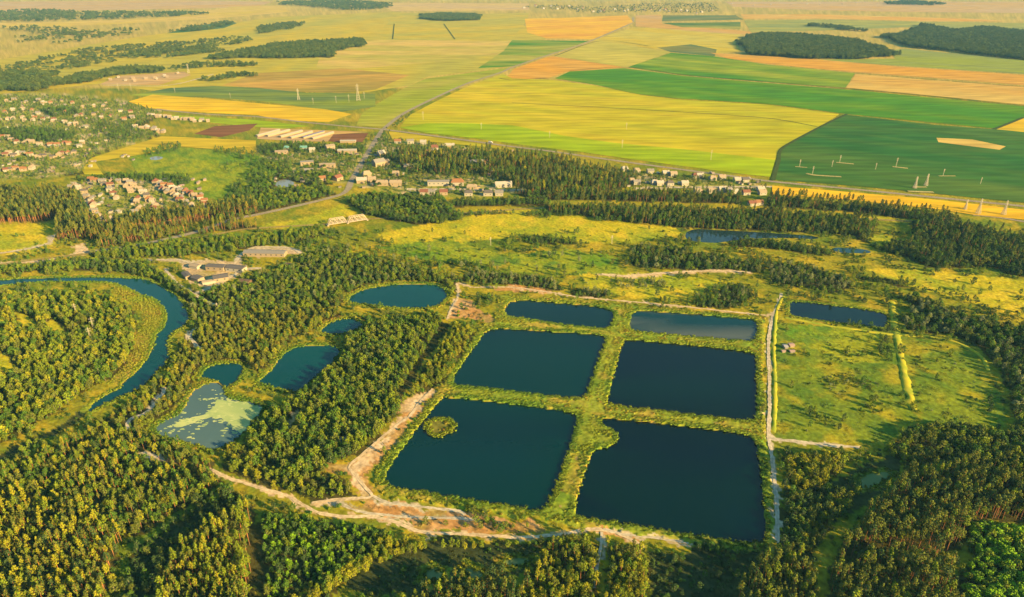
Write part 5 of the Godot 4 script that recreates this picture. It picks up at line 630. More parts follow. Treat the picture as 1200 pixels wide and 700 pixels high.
	[-272, -1045, 4.5, 3.1, 2.2, "brown", 13.2, "grey", "garden_shed", "in the yards by the crossroads", "garden sheds in the yards by the crossroads"],
	[-244.8, -1274.8, 5, 3.7, 2.8, "grey", 24.7, "white", "garden_shed", "in the yards by the crossroads", "garden sheds in the yards by the crossroads"],
	[-103.4, -1244.5, 4.8, 3.5, 2.7, "brown", 109.6, "white", "garden_shed", "in the yards by the crossroads", "garden sheds in the yards by the crossroads"],
	[-341.9, -1050.3, 6.3, 4.5, 2.4, "pink", 7.4, "cream", "garden_shed", "in the yards by the crossroads", "garden sheds in the yards by the crossroads"],
	[-384.4, -1072.3, 5.5, 3.7, 3, "brown", 7.5, "grey", "garden_shed", "in the yards by the crossroads", "garden sheds in the yards by the crossroads"],
	[-38.3, -1112.7, 4.9, 3.7, 2.6, "pink", 93.8, "grey", "garden_shed", "in the yards by the crossroads", "garden sheds in the yards by the crossroads"],
	[-181.9, -1115.8, 5.6, 3, 2.8, "white", 98.3, "cream", "garden_shed", "in the yards by the crossroads", "garden sheds in the yards by the crossroads"],
	[-170.1, -1063.1, 5.1, 3.6, 2.4, "cream", 114.1, "white", "garden_shed", "in the yards by the crossroads", "garden sheds in the yards by the crossroads"],
	[-49, -1026.3, 4.5, 3.6, 2.9, "grey", -3.6, "white", "garden_shed", "in the yards by the crossroads", "garden sheds in the yards by the crossroads"],
	[389, -1091.2, 5.3, 3.5, 2.7, "white", 96.7, "grey", "garden_shed", "in the yards below the lime field", "garden sheds in the yards below the lime field"],
	[185.1, -1050.1, 5.1, 3, 2.3, "slate", 7.3, "white", "garden_shed", "in the yards below the lime field", "garden sheds in the yards below the lime field"],
	[268.3, -1062.4, 5.4, 4.3, 3, "white", 98.2, "white", "garden_shed", "in the yards below the lime field", "garden sheds in the yards below the lime field"],
	[379.9, -1059.6, 5.7, 4.1, 2.3, "cream", 96, "cream", "garden_shed", "in the yards below the lime field", "garden sheds in the yards below the lime field"],
	[365.8, -1067.6, 4.3, 4.3, 2.8, "brown", 103.9, "white", "garden_shed", "in the yards below the lime field", "garden sheds in the yards below the lime field"],
	[244.3, -1067.8, 5.3, 3.3, 2.3, "pink", 5.6, "white", "garden_shed", "in the yards below the lime field", "garden sheds in the yards below the lime field"],
	[336.9, -1120.9, 5, 4.2, 2.4, "pink", 22.5, "grey", "garden_shed", "in the yards below the lime field", "garden sheds in the yards below the lime field"],
	[367.1, -1059.7, 5.7, 3.3, 2.6, "brown", 111.1, "white", "garden_shed", "in the yards below the lime field", "garden sheds in the yards below the lime field"],
	[305.1, -1109, 4.5, 3.9, 2.3, "brown", -4.1, "cream", "garden_shed", "in the yards below the lime field", "garden sheds in the yards below the lime field"],
	[217, -1066.6, 6.1, 3.9, 2.8, "grey", 15.5, "white", "garden_shed", "in the yards below the lime field", "garden sheds in the yards below the lime field"],
	[247.3, -1046, 4.9, 3.3, 2.4, "grey", 5.5, "grey", "garden_shed", "in the yards below the lime field", "garden sheds in the yards below the lime field"],
	[334.6, -1123.6, 4.6, 3.6, 2.8, "grey", 86.6, "cream", "garden_shed", "in the yards below the lime field", "garden sheds in the yards below the lime field"],
	[245.3, -1120.7, 6.3, 4.3, 2.5, "white", 97.6, "grey", "garden_shed", "in the yards below the lime field", "garden sheds in the yards below the lime field"],
	[396.8, -1069.5, 6.4, 3.4, 2.5, "pink", 7.4, "grey", "garden_shed", "in the yards below the lime field", "garden sheds in the yards below the lime field"],
	[-1314.8, -1756, 7.9, 5.8, 4.1, "white", 17.5, "white", "house", "in the back row of the far left village", "houses in the back row of the far left village"],
	[-1319.9, -1789, 10.1, 6.2, 4.5, "cream", 105.2, "white", "house", "in the back row of the far left village", "houses in the back row of the far left village"],
	[-1290.7, -1785, 8.2, 6.4, 4, "cream", 102.9, "cream", "house", "in the back row of the far left village", "houses in the back row of the far left village"],
	[-1282.7, -1803, 9.9, 5.8, 4.2, "grey", 12.9, "cream", "house", "in the back row of the far left village", "houses in the back row of the far left village"],
	[-1226.1, -1763, 7.7, 7.4, 4.3, "grey", 102.8, "cream", "house", "in the back row of the far left village", "houses in the back row of the far left village"],
	[-1214.7, -1796, 10.5, 6.6, 4.2, "grey", 21, "cream", "house", "in the back row of the far left village", "houses in the back row of the far left village"],
	[-1183.6, -1762, 9.6, 7, 3.6, "white", 90.2, "cream", "house", "in the back row of the far left village", "houses in the back row of the far left village"],
	[-1159.2, -1755, 8.1, 6.8, 3.8, "orange", 24.1, "cream", "house", "in the back row of the far left village", "houses in the back row of the far left village"],
	[-1148.3, -1782, 7.4, 6.9, 4, "slate", 104.4, "cream", "house", "in the back row of the far left village", "houses in the back row of the far left village"],
	[-1103.6, -1753, 7.1, 6.9, 4.5, "orange", 92.4, "cream", "house", "in the back row of the far left village", "houses in the back row of the far left village"],
	[-1049.4, -1702, 8.2, 6.8, 3.9, "cream", 104.6, "cream", "house", "in the back row of the far left village", "houses in the back row of the far left village"],
	[-1027.7, -1713, 9.1, 6.4, 4.7, "white", 103.8, "cream", "house", "in the back row of the far left village", "houses in the back row of the far left village"],
	[-1004.9, -1714, 9.9, 6.6, 4.6, "grey", 102.7, "cream", "house", "in the back row of the far left village", "houses in the back row of the far left village"],
	[-969.2, -1667, 9.7, 6.1, 3.7, "cream", 17.9, "cream", "house", "in the back row of the far left village", "houses in the back row of the far left village"],
	[-929.8, -1651, 9.6, 5.7, 4.6, "slate", 25.3, "white", "house", "in the back row of the far left village", "houses in the back row of the far left village"],
	[-901.4, -1641, 8.5, 6.2, 4.3, "red", 12.9, "cream", "house", "in the back row of the far left village", "houses in the back row of the far left village"],
	[-1226.7, -1624, 9.7, 6.5, 3.9, "grey", 15.7, "cream", "house", "in the second row of the far left village", "houses in the second row of the far left village"],
	[-1212.9, -1622, 7.6, 6.2, 3.7, "grey", 9.2, "cream", "house", "in the second row of the far left village", "houses in the second row of the far left village"],
	[-1198.1, -1640, 7, 6.9, 3.8, "orange", 92.1, "cream", "house", "in the second row of the far left village", "houses in the second row of the far left village"],
	[-1194.5, -1664, 9.9, 6.6, 4.7, "white", 16.6, "white", "house", "in the second row of the far left village", "houses in the second row of the far left village"],
	[-1179.1, -1677, 9.4, 5.5, 4.3, "cream", 16.3, "white", "house", "in the second row of the far left village", "houses in the second row of the far left village"],
	[-1146.4, -1660, 7.4, 6.1, 4.3, "orange", 92.7, "cream", "house", "in the second row of the far left village", "houses in the second row of the far left village"],
	[-1108.5, -1623, 8.7, 7, 4.1, "grey", 12.3, "white", "house", "in the second row of the far left village", "houses in the second row of the far left village"],
	[-1093.8, -1649, 8.3, 5.7, 4, "grey", 8.3, "cream", "house", "in the second row of the far left village", "houses in the second row of the far left village"],
	[-1056.3, -1614, 8, 5.9, 4.5, "white", 14.6, "white", "house", "in the second row of the far left village", "houses in the second row of the far left village"],
	[-1053.7, -1639, 9.9, 6.1, 4.1, "orange", 93.8, "cream", "house", "in the second row of the far left village", "houses in the second row of the far left village"],
	[-1002.5, -1594, 10.5, 6.3, 3.7, "grey", 98.8, "cream", "house", "in the second row of the far left village", "houses in the second row of the far left village"],
	[-997.5, -1603, 7.3, 6.9, 3.8, "red", 93.4, "cream", "house", "in the second row of the far left village", "houses in the second row of the far left village"],
	[-972.9, -1612, 8.3, 5.6, 4.5, "slate", 11.5, "cream", "house", "in the second row of the far left village", "houses in the second row of the far left village"],
	[-932.6, -1572, 7.2, 5.5, 4.9, "white", 13.1, "cream", "house", "in the second row of the far left village", "houses in the second row of the far left village"],
	[-922.4, -1591, 7.7, 5.7, 4.1, "red", 107.5, "cream", "house", "in the second row of the far left village", "houses in the second row of the far left village"],
	[-874.2, -1559, 9.2, 7.1, 3.7, "orange", 22.5, "cream", "house", "in the second row of the far left village", "houses in the second row of the far left village"],
	[-869.4, -1583, 9.3, 6.1, 4.1, "cream", 10.6, "cream", "house", "in the second row of the far left village", "houses in the second row of the far left village"],
	[-863, -1574, 8.3, 6.7, 4.2, "grey", 19.1, "white", "house", "in the second row of the far left village", "houses in the second row of the far left village"],
	[-1147.6, -1547, 8.9, 5.7, 4.8, "grey", 5, "cream", "house", "in the middle of the far left village", "houses in the middle of the far left village"],
	[-1139, -1561, 7.8, 6.6, 3.8, "cream", 102.9, "white", "house", "in the middle of the far left village", "houses in the middle of the far left village"],
	[-1128.5, -1563, 9.9, 7.4, 4.5, "cream", 105.3, "white", "house", "in the middle of the far left village", "houses in the middle of the far left village"],
	[-1115.2, -1576, 8.7, 5.7, 4.1, "cream", 95.8, "white", "house", "in the middle of the far left village", "houses in the middle of the far left village"],
	[-1089.4, -1544, 8.6, 5.7, 3.8, "cream", 27.8, "cream", "house", "in the middle of the far left village", "houses in the middle of the far left village"],
	[-1073.5, -1548, 7.6, 7, 4.1, "cream", 92, "white", "house", "in the middle of the far left village", "houses in the middle of the far left village"],
	[-1081.4, -1569, 8.7, 7.1, 4.1, "orange", 17.2, "cream", "house", "in the middle of the far left village", "houses in the middle of the far left village"],
	[-1056.3, -1556, 7.9, 5.9, 4.2, "red", 14.7, "white", "house", "in the middle of the far left village", "houses in the middle of the far left village"],
	[-1056.5, -1573, 8.9, 6.1, 4.6, "slate", 16.4, "white", "house", "in the middle of the far left village", "houses in the middle of the far left village"],
	[-1022.4, -1537, 10.3, 5.5, 4.1, "white", 100, "cream", "house", "in the middle of the far left village", "houses in the middle of the far left village"],
	[-1029.6, -1553, 9.9, 6.9, 4.1, "red", 18.1, "white", "house", "in the middle of the far left village", "houses in the middle of the far left village"],
	[-991.4, -1528, 7.3, 6.2, 3.9, "white", 22, "cream", "house", "in the middle of the far left village", "houses in the middle of the far left village"],
	[-987.8, -1526, 9, 6.3, 4.1, "cream", 99.3, "white", "house", "in the middle of the far left village", "houses in the middle of the far left village"],
	[-963.3, -1502, 9.1, 6.8, 4.6, "white", 96.2, "cream", "house", "in the middle of the far left village", "houses in the middle of the far left village"],
	[-950.6, -1502, 8.8, 7.4, 5, "cream", 26.4, "cream", "house", "in the middle of the far left village", "houses in the middle of the far left village"],
	[-915.6, -1476.8, 9.2, 6.2, 4, "grey", 17.9, "white", "house", "in the middle of the far left village", "houses in the middle of the far left village"],
	[-1063.4, -1405.8, 10, 6, 4.8, "slate", 91, "white", "house", "in the lower part of the far left village", "houses in the lower part of the far left village"],
	[-1027.4, -1379.5, 8.8, 7.3, 4.7, "orange", 9.2, "cream", "house", "in the lower part of the far left village", "houses in the lower part of the far left village"],
	[-1016.6, -1377.7, 8.4, 7, 4.9, "cream", 11.8, "white", "house", "in the lower part of the far left village", "houses in the lower part of the far left village"],
	[-997.5, -1359.5, 10.4, 5.6, 3.9, "cream", 14.9, "cream", "house", "in the lower part of the far left village", "houses in the lower part of the far left village"],
	[-971.9, -1336.2, 9.4, 6.9, 4.9, "red", 104.4, "white", "house", "in the lower part of the far left village", "houses in the lower part of the far left village"],
	[-955.4, -1334, 9.2, 6, 3.6, "cream", 99.2, "cream", "house", "in the lower part of the far left village", "houses in the lower part of the far left village"],
	[-957.1, -1349.4, 7.8, 5.6, 3.8, "cream", 3.2, "cream", "house", "in the lower part of the far left village", "houses in the lower part of the far left village"],
	[-943.9, -1339.1, 8.9, 7.3, 4.5, "cream", 12.1, "cream", "house", "in the lower part of the far left village", "houses in the lower part of the far left village"],
	[-916.7, -1319.7, 9.8, 5.8, 4.8, "cream", 12, "white", "house", "in the lower part of the far left village", "houses in the lower part of the far left village"],
	[-893.2, -1316.9, 10.3, 7.2, 3.6, "orange", 22.5, "white", "house", "in the lower part of the far left village", "houses in the lower part of the far left village"],
	[-881.7, -1302.7, 8.2, 5.7, 3.8, "white", 24.3, "cream", "house", "in the lower part of the far left village", "houses in the lower part of the far left village"],
	[-880.9, -1316.9, 9.4, 7.2, 3.8, "orange", 18.9, "white", "house", "in the lower part of the far left village", "houses in the lower part of the far left village"],
	[-873.1, -1329.4, 9.3, 6.8, 4.4, "red", 16.5, "cream", "house", "in the lower part of the far left village", "houses in the lower part of the far left village"],
	[-862.9, -1324.7, 9, 5.7, 4.7, "orange", 22.8, "cream", "house", "in the lower part of the far left village", "houses in the lower part of the far left village"],
	[-831.3, -1305.9, 9.2, 5.7, 4.4, "grey", 24.4, "white", "house", "in the lower part of the far left village", "houses in the lower part of the far left village"],
	[-841.3, -1333.1, 7.6, 7, 4.9, "white", 12.5, "cream", "house", "in the lower part of the far left village", "houses in the lower part of the far left village"],
	[-929.1, -1239.1, 9.2, 6.2, 4.7, "red", 12.2, "cream", "house", "in the front row of the far left village", "houses in the front row of the far left village"],
	[-931.7, -1252.4, 9.3, 6.3, 4.8, "cream", 16, "white", "house", "in the front row of the far left village", "houses in the front row of the far left village"],
	[-913.4, -1237.7, 10, 5.6, 3.6, "slate", 10.7, "cream", "house", "in the front row of the far left village", "houses in the front row of the far left village"],
	[-912.5, -1249.2, 10.1, 6.5, 5, "white", 105.8, "white", "house", "in the front row of the far left village", "houses in the front row of the far left village"],
	[-904.2, -1250.2, 7.3, 5.5, 4.8, "grey", 12.1, "cream", "house", "in the front row of the far left village", "houses in the front row of the far left village"],
	[-884.9, -1240.1, 10.1, 5.9, 4.8, "orange", 14.5, "white", "house", "in the front row of the far left village", "houses in the front row of the far left village"],
	[-862.6, -1226.6, 8, 5.5, 3.8, "cream", 21.6, "cream", "house", "in the front row of the far left village", "houses in the front row of the far left village"],
	[-860.3, -1230.3, 8.6, 6.3, 4.2, "slate", 105.7, "cream", "house", "in the front row of the far left village", "houses in the front row of the far left village"],
	[-852.4, -1231, 7.1, 5.8, 4.4, "slate", 13.7, "cream", "house", "in the front row of the far left village", "houses in the front row of the far left village"],
	[-835.1, -1224.1, 7.4, 6.5, 3.8, "slate", 4.9, "cream", "house", "in the front row of the far left village", "houses in the front row of the far left village"],
	[-830.8, -1237.5, 10.5, 6.6, 4.8, "cream", 105.5, "cream", "house", "in the front row of the far left village", "houses in the front row of the far left village"],
	[-834.2, -1253.4, 7.9, 5.6, 3.7, "red", 8.5, "cream", "house", "in the front row of the far left village", "houses in the front row of the far left village"],
	[-824.2, -1255, 7.1, 6.4, 4, "orange", 107.7, "cream", "house", "in the front row of the far left village", "houses in the front row of the far left village"],
	[-816.2, -1260.1, 8.5, 7.4, 4.1, "slate", 104.9, "cream", "house", "in the front row of the far left village", "houses in the front row of the far left village"],
	[-873.5, -1135.6, 7.9, 6.7, 4.1, "grey", 17.6, "cream", "house", "at the bottom of the far left village", "houses at the bottom of the far left village"],
	[-859.9, -1135.8, 7.2, 6.9, 4.1, "red", 22.7, "white", "house", "at the bottom of the far left village", "houses at the bottom of the far left village"],
	[-857.4, -1138.1, 10, 6.5, 4.4, "slate", 20.2, "cream", "house", "at the bottom of the far left village", "houses at the bottom of the far left village"],
	[-852.2, -1147.9, 10.4, 6, 4.5, "orange", 12.1, "cream", "house", "at the bottom of the far left village", "houses at the bottom of the far left village"],
	[-834.4, -1140.2, 7.9, 7.2, 4.8, "orange", 21.4, "cream", "house", "at the bottom of the far left village", "houses at the bottom of the far left village"],
	[-832.8, -1140.6, 8.9, 6.5, 4.3, "orange", 17.8, "cream", "house", "at the bottom of the far left village", "houses at the bottom of the far left village"],
	[-824.1, -1149, 9.9, 7.3, 4.8, "cream", 96.1, "white", "house", "at the bottom of the far left village", "houses at the bottom of the far left village"],
	[-840.5, -1604, 7.4, 6.2, 4.7, "grey", 97.2, "cream", "house", "in the thin row of huts under the lime strip", "houses in the thin row of huts under the lime strip"],
	[-826.2, -1595, 7.4, 6.8, 4.6, "white", 14.4, "cream", "house", "in the thin row of huts under the lime strip", "houses in the thin row of huts under the lime strip"],
	[-812.8, -1587, 9.2, 6.5, 4.7, "cream", 10.9, "cream", "house", "in the thin row of huts under the lime strip", "houses in the thin row of huts under the lime strip"],
	[-806.6, -1589, 9.5, 6, 4.1, "white", 103.3, "cream", "house", "in the thin row of huts under the lime strip", "houses in the thin row of huts under the lime strip"],
	[-793.7, -1586, 7.4, 7.4, 4, "cream", 13.5, "white", "house", "in the thin row of huts under the lime strip", "houses in the thin row of huts under the lime strip"],
	[-780.5, -1578, 8.4, 6.8, 4.7, "cream", 13.2, "cream", "house", "in the thin row of huts under the lime strip", "houses in the thin row of huts under the lime strip"],
	[-766.2, -1562, 10, 6.7, 3.7, "white", 103.8, "cream", "house", "in the thin row of huts under the lime strip", "houses in the thin row of huts under the lime strip"],
	[-757.7, -1563, 8.7, 7.3, 4.7, "white", 11.5, "white", "house", "in the thin row of huts under the lime strip", "houses in the thin row of huts under the lime strip"],
	[-744.8, -1560, 10.5, 5.9, 3.7, "cream", 94.2, "cream", "house", "in the thin row of huts under the lime strip", "houses in the thin row of huts under the lime strip"],
	[-735.3, -1556, 7.1, 6.9, 4.4, "cream", 93.9, "cream", "house", "in the thin row of huts under the lime strip", "houses in the thin row of huts under the lime strip"],
	[-727.8, -1557, 8.7, 7.2, 3.9, "cream", 15.2, "cream", "house", "in the thin row of huts under the lime strip", "houses in the thin row of huts under the lime strip"],
	[-718.2, -1552, 9.4, 6.3, 4.4, "cream", 16, "cream", "house", "in the thin row of huts under the lime strip", "houses in the thin row of huts under the lime strip"],
	[-705.8, -1535, 7.7, 6.6, 4.3, "white", 96.1, "cream", "house", "in the thin row of huts under the lime strip", "houses in the thin row of huts under the lime strip"],
	[-695.3, -1540, 8.5, 5.6, 4, "cream", 105.7, "white", "house", "in the thin row of huts under the lime strip", "houses in the thin row of huts under the lime strip"],
	[-692.9, -1544, 9.3, 7.4, 4.5, "grey", 14.3, "white", "house", "in the thin row of huts under the lime strip", "houses in the thin row of huts under the lime strip"],
	[-676.6, -1536, 7.2, 6.1, 4.3, "cream", 25.2, "cream", "house", "in the thin row of huts under the lime strip", "houses in the thin row of huts under the lime strip"],
	[-810.5, -1480.5, 9.5, 7.1, 4.4, "cream", 107, "white", "house", "in the hamlet beside the long grove", "houses in the hamlet beside the long grove"],
	[-811.5, -1482.2, 10, 5.7, 3.8, "white", 20, "cream", "house", "in the hamlet beside the long grove", "houses in the hamlet beside the long grove"],
	[-787.3, -1461.4, 8.7, 6.8, 4.5, "cream", 15.6, "cream", "house", "in the hamlet beside the long grove", "houses in the hamlet beside the long grove"],
	[-785.8, -1478, 7.4, 5.7, 4.7, "white", 95.6, "white", "house", "in the hamlet beside the long grove", "houses in the hamlet beside the long grove"],
	[-778.5, -1469.4, 10, 7.3, 3.8, "white", 96.7, "cream", "house", "in the hamlet beside the long grove", "houses in the hamlet beside the long grove"],
	[-759.3, -1454.6, 9.5, 6.1, 4, "grey", 9.4, "cream", "house", "in the hamlet beside the long grove", "houses in the hamlet beside the long grove"],
	[-762.3, -1466.1, 8.3, 6.8, 3.9, "grey", 5.2, "cream", "house", "in the hamlet beside the long grove", "houses in the hamlet beside the long grove"],
	[-743.2, -1439.9, 7.4, 7.2, 3.8, "white", 20.4, "white", "house", "in the hamlet beside the long grove", "houses in the hamlet beside the long grove"],
	[-737.2, -1429.8, 10.1, 7.3, 3.9, "cream", 99.6, "cream", "house", "in the hamlet beside the long grove", "houses in the hamlet beside the long grove"],
	[-727.3, -1430.1, 9.7, 7, 4.9, "grey", 90.5, "cream", "house", "in the hamlet beside the long grove", "houses in the hamlet beside the long grove"],
	[-1265.9, -2187, 7.5, 6.1, 3.8, "cream", 99.7, "white", "house", "in the sandy far settlement", "houses in the sandy far settlement"],
	[-1207.7, -2131, 8, 5.6, 4.4, "cream", 13.8, "cream", "house", "in the sandy far settlement", "houses in the sandy far settlement"],
	[-1208.8, -2180, 8.8, 5.7, 4.5, "cream", 101.2, "white", "house", "in the sandy far settlement", "houses in the sandy far settlement"],
	[-1157.1, -2121, 8.3, 6.8, 3.7, "cream", 96.9, "white", "house", "in the sandy far settlement", "houses in the sandy far settlement"],
	[-1155.9, -2164, 8.7, 6.6, 3.8, "cream", 9.6, "cream", "house", "in the sandy far settlement", "houses in the sandy far settlement"],
	[-1123.3, -2109, 8, 6.6, 5, "cream", 20, "cream", "house", "in the sandy far settlement", "houses in the sandy far settlement"],
	[-1109.3, -2150, 9.8, 6.6, 4.6, "cream", 14, "cream", "house", "in the sandy far settlement", "houses in the sandy far settlement"],
	[-1089, -2165, 9.2, 5.7, 4.4, "cream", 12.6, "cream", "house", "in the sandy far settlement", "houses in the sandy far settlement"],
	[-1073, -2143, 9.5, 5.6, 3.9, "white", 105.7, "cream", "house", "in the sandy far settlement", "houses in the sandy far settlement"],
	[-1079.1, -2207, 8.1, 5.7, 4.7, "white", 7.2, "white", "house", "in the sandy far settlement", "houses in the sandy far settlement"],
	[-1061.3, -2184, 7.5, 6.5, 3.8, "cream", 10.3, "cream", "house", "in the sandy far settlement", "houses in the sandy far settlement"],
	[-1061.7, -2262, 7, 7.3, 3.7, "white", 104.5, "cream", "house", "in the sandy far settlement", "houses in the sandy far settlement"],
	[92.9, -5678, 17.9, 12.7, 6, "white", 14.6, "white", "house", "in the hazy far town at the top", "houses in the hazy far town at the top"],
	[187.9, -5923, 17.8, 13.3, 7.8, "red", 14.6, "white", "house", "in the hazy far town at the top", "houses in the hazy far town at the top"],
	[237.2, -5562, 14.5, 13.4, 7, "white", 17.5, "white", "house", "in the hazy far town at the top", "houses in the hazy far town at the top"],
	[309.9, -5869, 16.3, 11.9, 7.7, "grey", 8.3, "white", "house", "in the hazy far town at the top", "houses in the hazy far town at the top"],
	[339.1, -5529, 17.8, 11.4, 6, "white", 26.5, "white", "house", "in the hazy far town at the top", "houses in the hazy far town at the top"],
	[370.4, -5741, 12.7, 10.3, 7.6, "red", 101.7, "white", "house", "in the hazy far town at the top", "houses in the hazy far town at the top"],
	[452.7, -5875, 15.1, 11.6, 5.8, "white", 17.9, "cream", "house", "in the hazy far town at the top", "houses in the hazy far town at the top"],
	[484, -5485, 17.7, 10.3, 7.3, "white", 105.2, "cream", "house", "in the hazy far town at the top", "houses in the hazy far town at the top"],
	[540.2, -5644, 13.7, 11.2, 7.6, "red", 98, "cream", "house", "in the hazy far town at the top", "houses in the hazy far town at the top"],
	[576.1, -5235, 18.7, 11.3, 5.8, "cream", 17.1, "white", "house", "in the hazy far town at the top", "houses in the hazy far town at the top"],
	[626.1, -5238, 16.9, 13.4, 7.4, "grey", 94.2, "white", "house", "in the hazy far town at the top", "houses in the hazy far town at the top"],
	[658.4, -5305, 15.4, 13.3, 6.6, "red", 24.9, "cream", "house", "in the hazy far town at the top", "houses in the hazy far town at the top"],
	[756.2, -5441, 18.8, 10.1, 7.6, "white", 18, "white", "house", "in the hazy far town at the top", "houses in the hazy far town at the top"],
	[807.2, -5302, 17.3, 10, 6.5, "cream", 17.2, "white", "house", "in the hazy far town at the top", "houses in the hazy far town at the top"],
	[843.5, -5383, 12.9, 11.3, 7.4, "white", 11.7, "cream", "house", "in the hazy far town at the top", "houses in the hazy far town at the top"],
	[904, -5456, 13.1, 13.3, 7.2, "red", 101.1, "white", "house", "in the hazy far town at the top", "houses in the hazy far town at the top"],
	[966.4, -5380, 12.9, 11.8, 7.8, "cream", 24.9, "cream", "house", "in the hazy far town at the top", "houses in the hazy far town at the top"],
	[1031.7, -5492, 14.6, 10.1, 6.4, "red", 105.4, "cream", "house", "in the hazy far town at the top", "houses in the hazy far town at the top"],
	[1064.1, -5324, 16.5, 13.2, 6.7, "white", 96.3, "white", "house", "in the hazy far town at the top", "houses in the hazy far town at the top"],
	[1129.5, -5441, 18.4, 12.1, 6.9, "red", 19.5, "white", "house", "in the hazy far town at the top", "houses in the hazy far town at the top"],
	[1114.9, -5238, 16.8, 13, 6.7, "white", 96.3, "cream", "house", "in the hazy far town at the top", "houses in the hazy far town at the top"],
	[1214, -5311, 16.6, 10.8, 7.5, "white", 25.2, "cream", "house", "in the hazy far town at the top", "houses in the hazy far town at the top"],
	[1247.6, -5268, 18.8, 13.1, 7.7, "white", 22.8, "white", "house", "in the hazy far town at the top", "houses in the hazy far town at the top"],
	[1256.6, -5021, 13.6, 10.5, 7.4, "white", 98.3, "cream", "house", "in the hazy far town at the top", "houses in the hazy far town at the top"],
	[1328.8, -5172, 14.7, 13, 7.4, "cream", 23.8, "white", "house", "in the hazy far town at the top", "houses in the hazy far town at the top"],
	[1437.5, -5307, 14.7, 10.1, 6.7, "grey", 15.6, "cream", "house", "in the hazy far town at the top", "houses in the hazy far town at the top"],
	[1839, -6202, 9.6, 7.1, 4.6, "white", 10.6, "cream", "house", "on the right horizon", "houses on the right horizon"],
	[1967, -6031, 9.6, 7.1, 4.5, "cream", 17.4, "cream", "house", "on the right horizon", "houses on the right horizon"],
	[2142, -6138, 9.7, 6.7, 4.3, "white", 11.9, "white", "house", "on the right horizon", "houses on the right horizon"],
	[2299, -6108, 8.3, 6.9, 3.7, "cream", 7.1, "cream", "house", "on the right horizon", "houses on the right horizon"],
	[2472, -6209, 10.4, 6.7, 4.4, "white", 10.6, "white", "house", "on the right horizon", "houses on the right horizon"],
	[2558, -6166, 8.2, 6.2, 4.4, "white", 24.7, "cream", "house", "on the right horizon", "houses on the right horizon"],
	[2755, -6191, 9.5, 5.9, 3.8, "cream", 98, "cream", "house", "on the right horizon", "houses on the right horizon"],
	[2961, -6389, 8.4, 7.4, 4.2, "white", 105.4, "white", "house", "on the right horizon", "houses on the right horizon"],
	[3074, -6241, 9, 6.4, 5, "cream", 12.5, "cream", "house", "on the right horizon", "houses on the right horizon"],
	[3181, -6226, 7.3, 7.3, 3.6, "white", 19.4, "cream", "house", "on the right horizon", "houses on the right horizon"],
	[-342.1, -724, 21.8, 9.2, 5, "slate", -8, "cream", "warehouse", "long slate-roofed warehouse in the left yard", ""],
	[-318.4, -721.6, 21.8, 10.1, 4.5, "slate", -14, "white", "warehouse", "pale warehouse joined right of the slate warehouse", ""],
	[-326.3, -695.6, 15.1, 11.8, 4.5, "slate", 25, "cream", "warehouse", "square dark-roofed warehouse in the middle of the yard", ""],
	[-351.2, -693.4, 11.8, 8.4, 4.5, "slate", -30, "cream", "warehouse", "dark gabled hut at the front of the yard", ""],
	[-367.5, -702.6, 15.1, 6.7, 4, "slate", -50, "cream", "warehouse", "narrow dark shed at the left front of the yard", ""],
	[-368.8, -728.9, 11.8, 7.6, 3.6, "cream", -20, "white", "warehouse", "pale broken shed at the back of the yard", ""],
	[-336.1, -686.6, 13.4, 5.9, 3.1, "cream", 25, "white", "warehouse", "low white wall shed at the right front of the yard", ""],
	[-299.8, -767.6, 50.4, 11.8, 4.5, "grey", -3, "cream", "warehouse", "long flat grey-roofed hall on its own terrace", ""],
	[-261.9, -733.9, 11.8, 5.9, 2.7, "brown", -10, "cream", "warehouse", "small brown ruin right of the yard", ""],
	[-297.1, -688.8, 13.4, 7.6, 2.2, "brown", -15, "brown", "warehouse", "low brown ruin below the right-hand yard road", ""],
	[252.1, -544.9, 3, 5.4, 2.4, "pale", 8, "grey", "pump_house", "narrow grey pump house in the dry grass corner", ""],
	[258.8, -548, 4.2, 4.8, 2.1, "pink", 8, "cream", "pump_house", "pinkish roofed pump house beside the grey one", ""],
	[247.8, -537.2, 3, 2.4, 1.8, "pink", 8, "cream", "pump_house", "small pinkish hut at the front of the pump houses", ""],
	[255.6, -537.2, 4.2, 3, 1.8, "pink", 8, "grey", "pump_house", "low pinkish hut at the front right of the pump houses", ""],
]
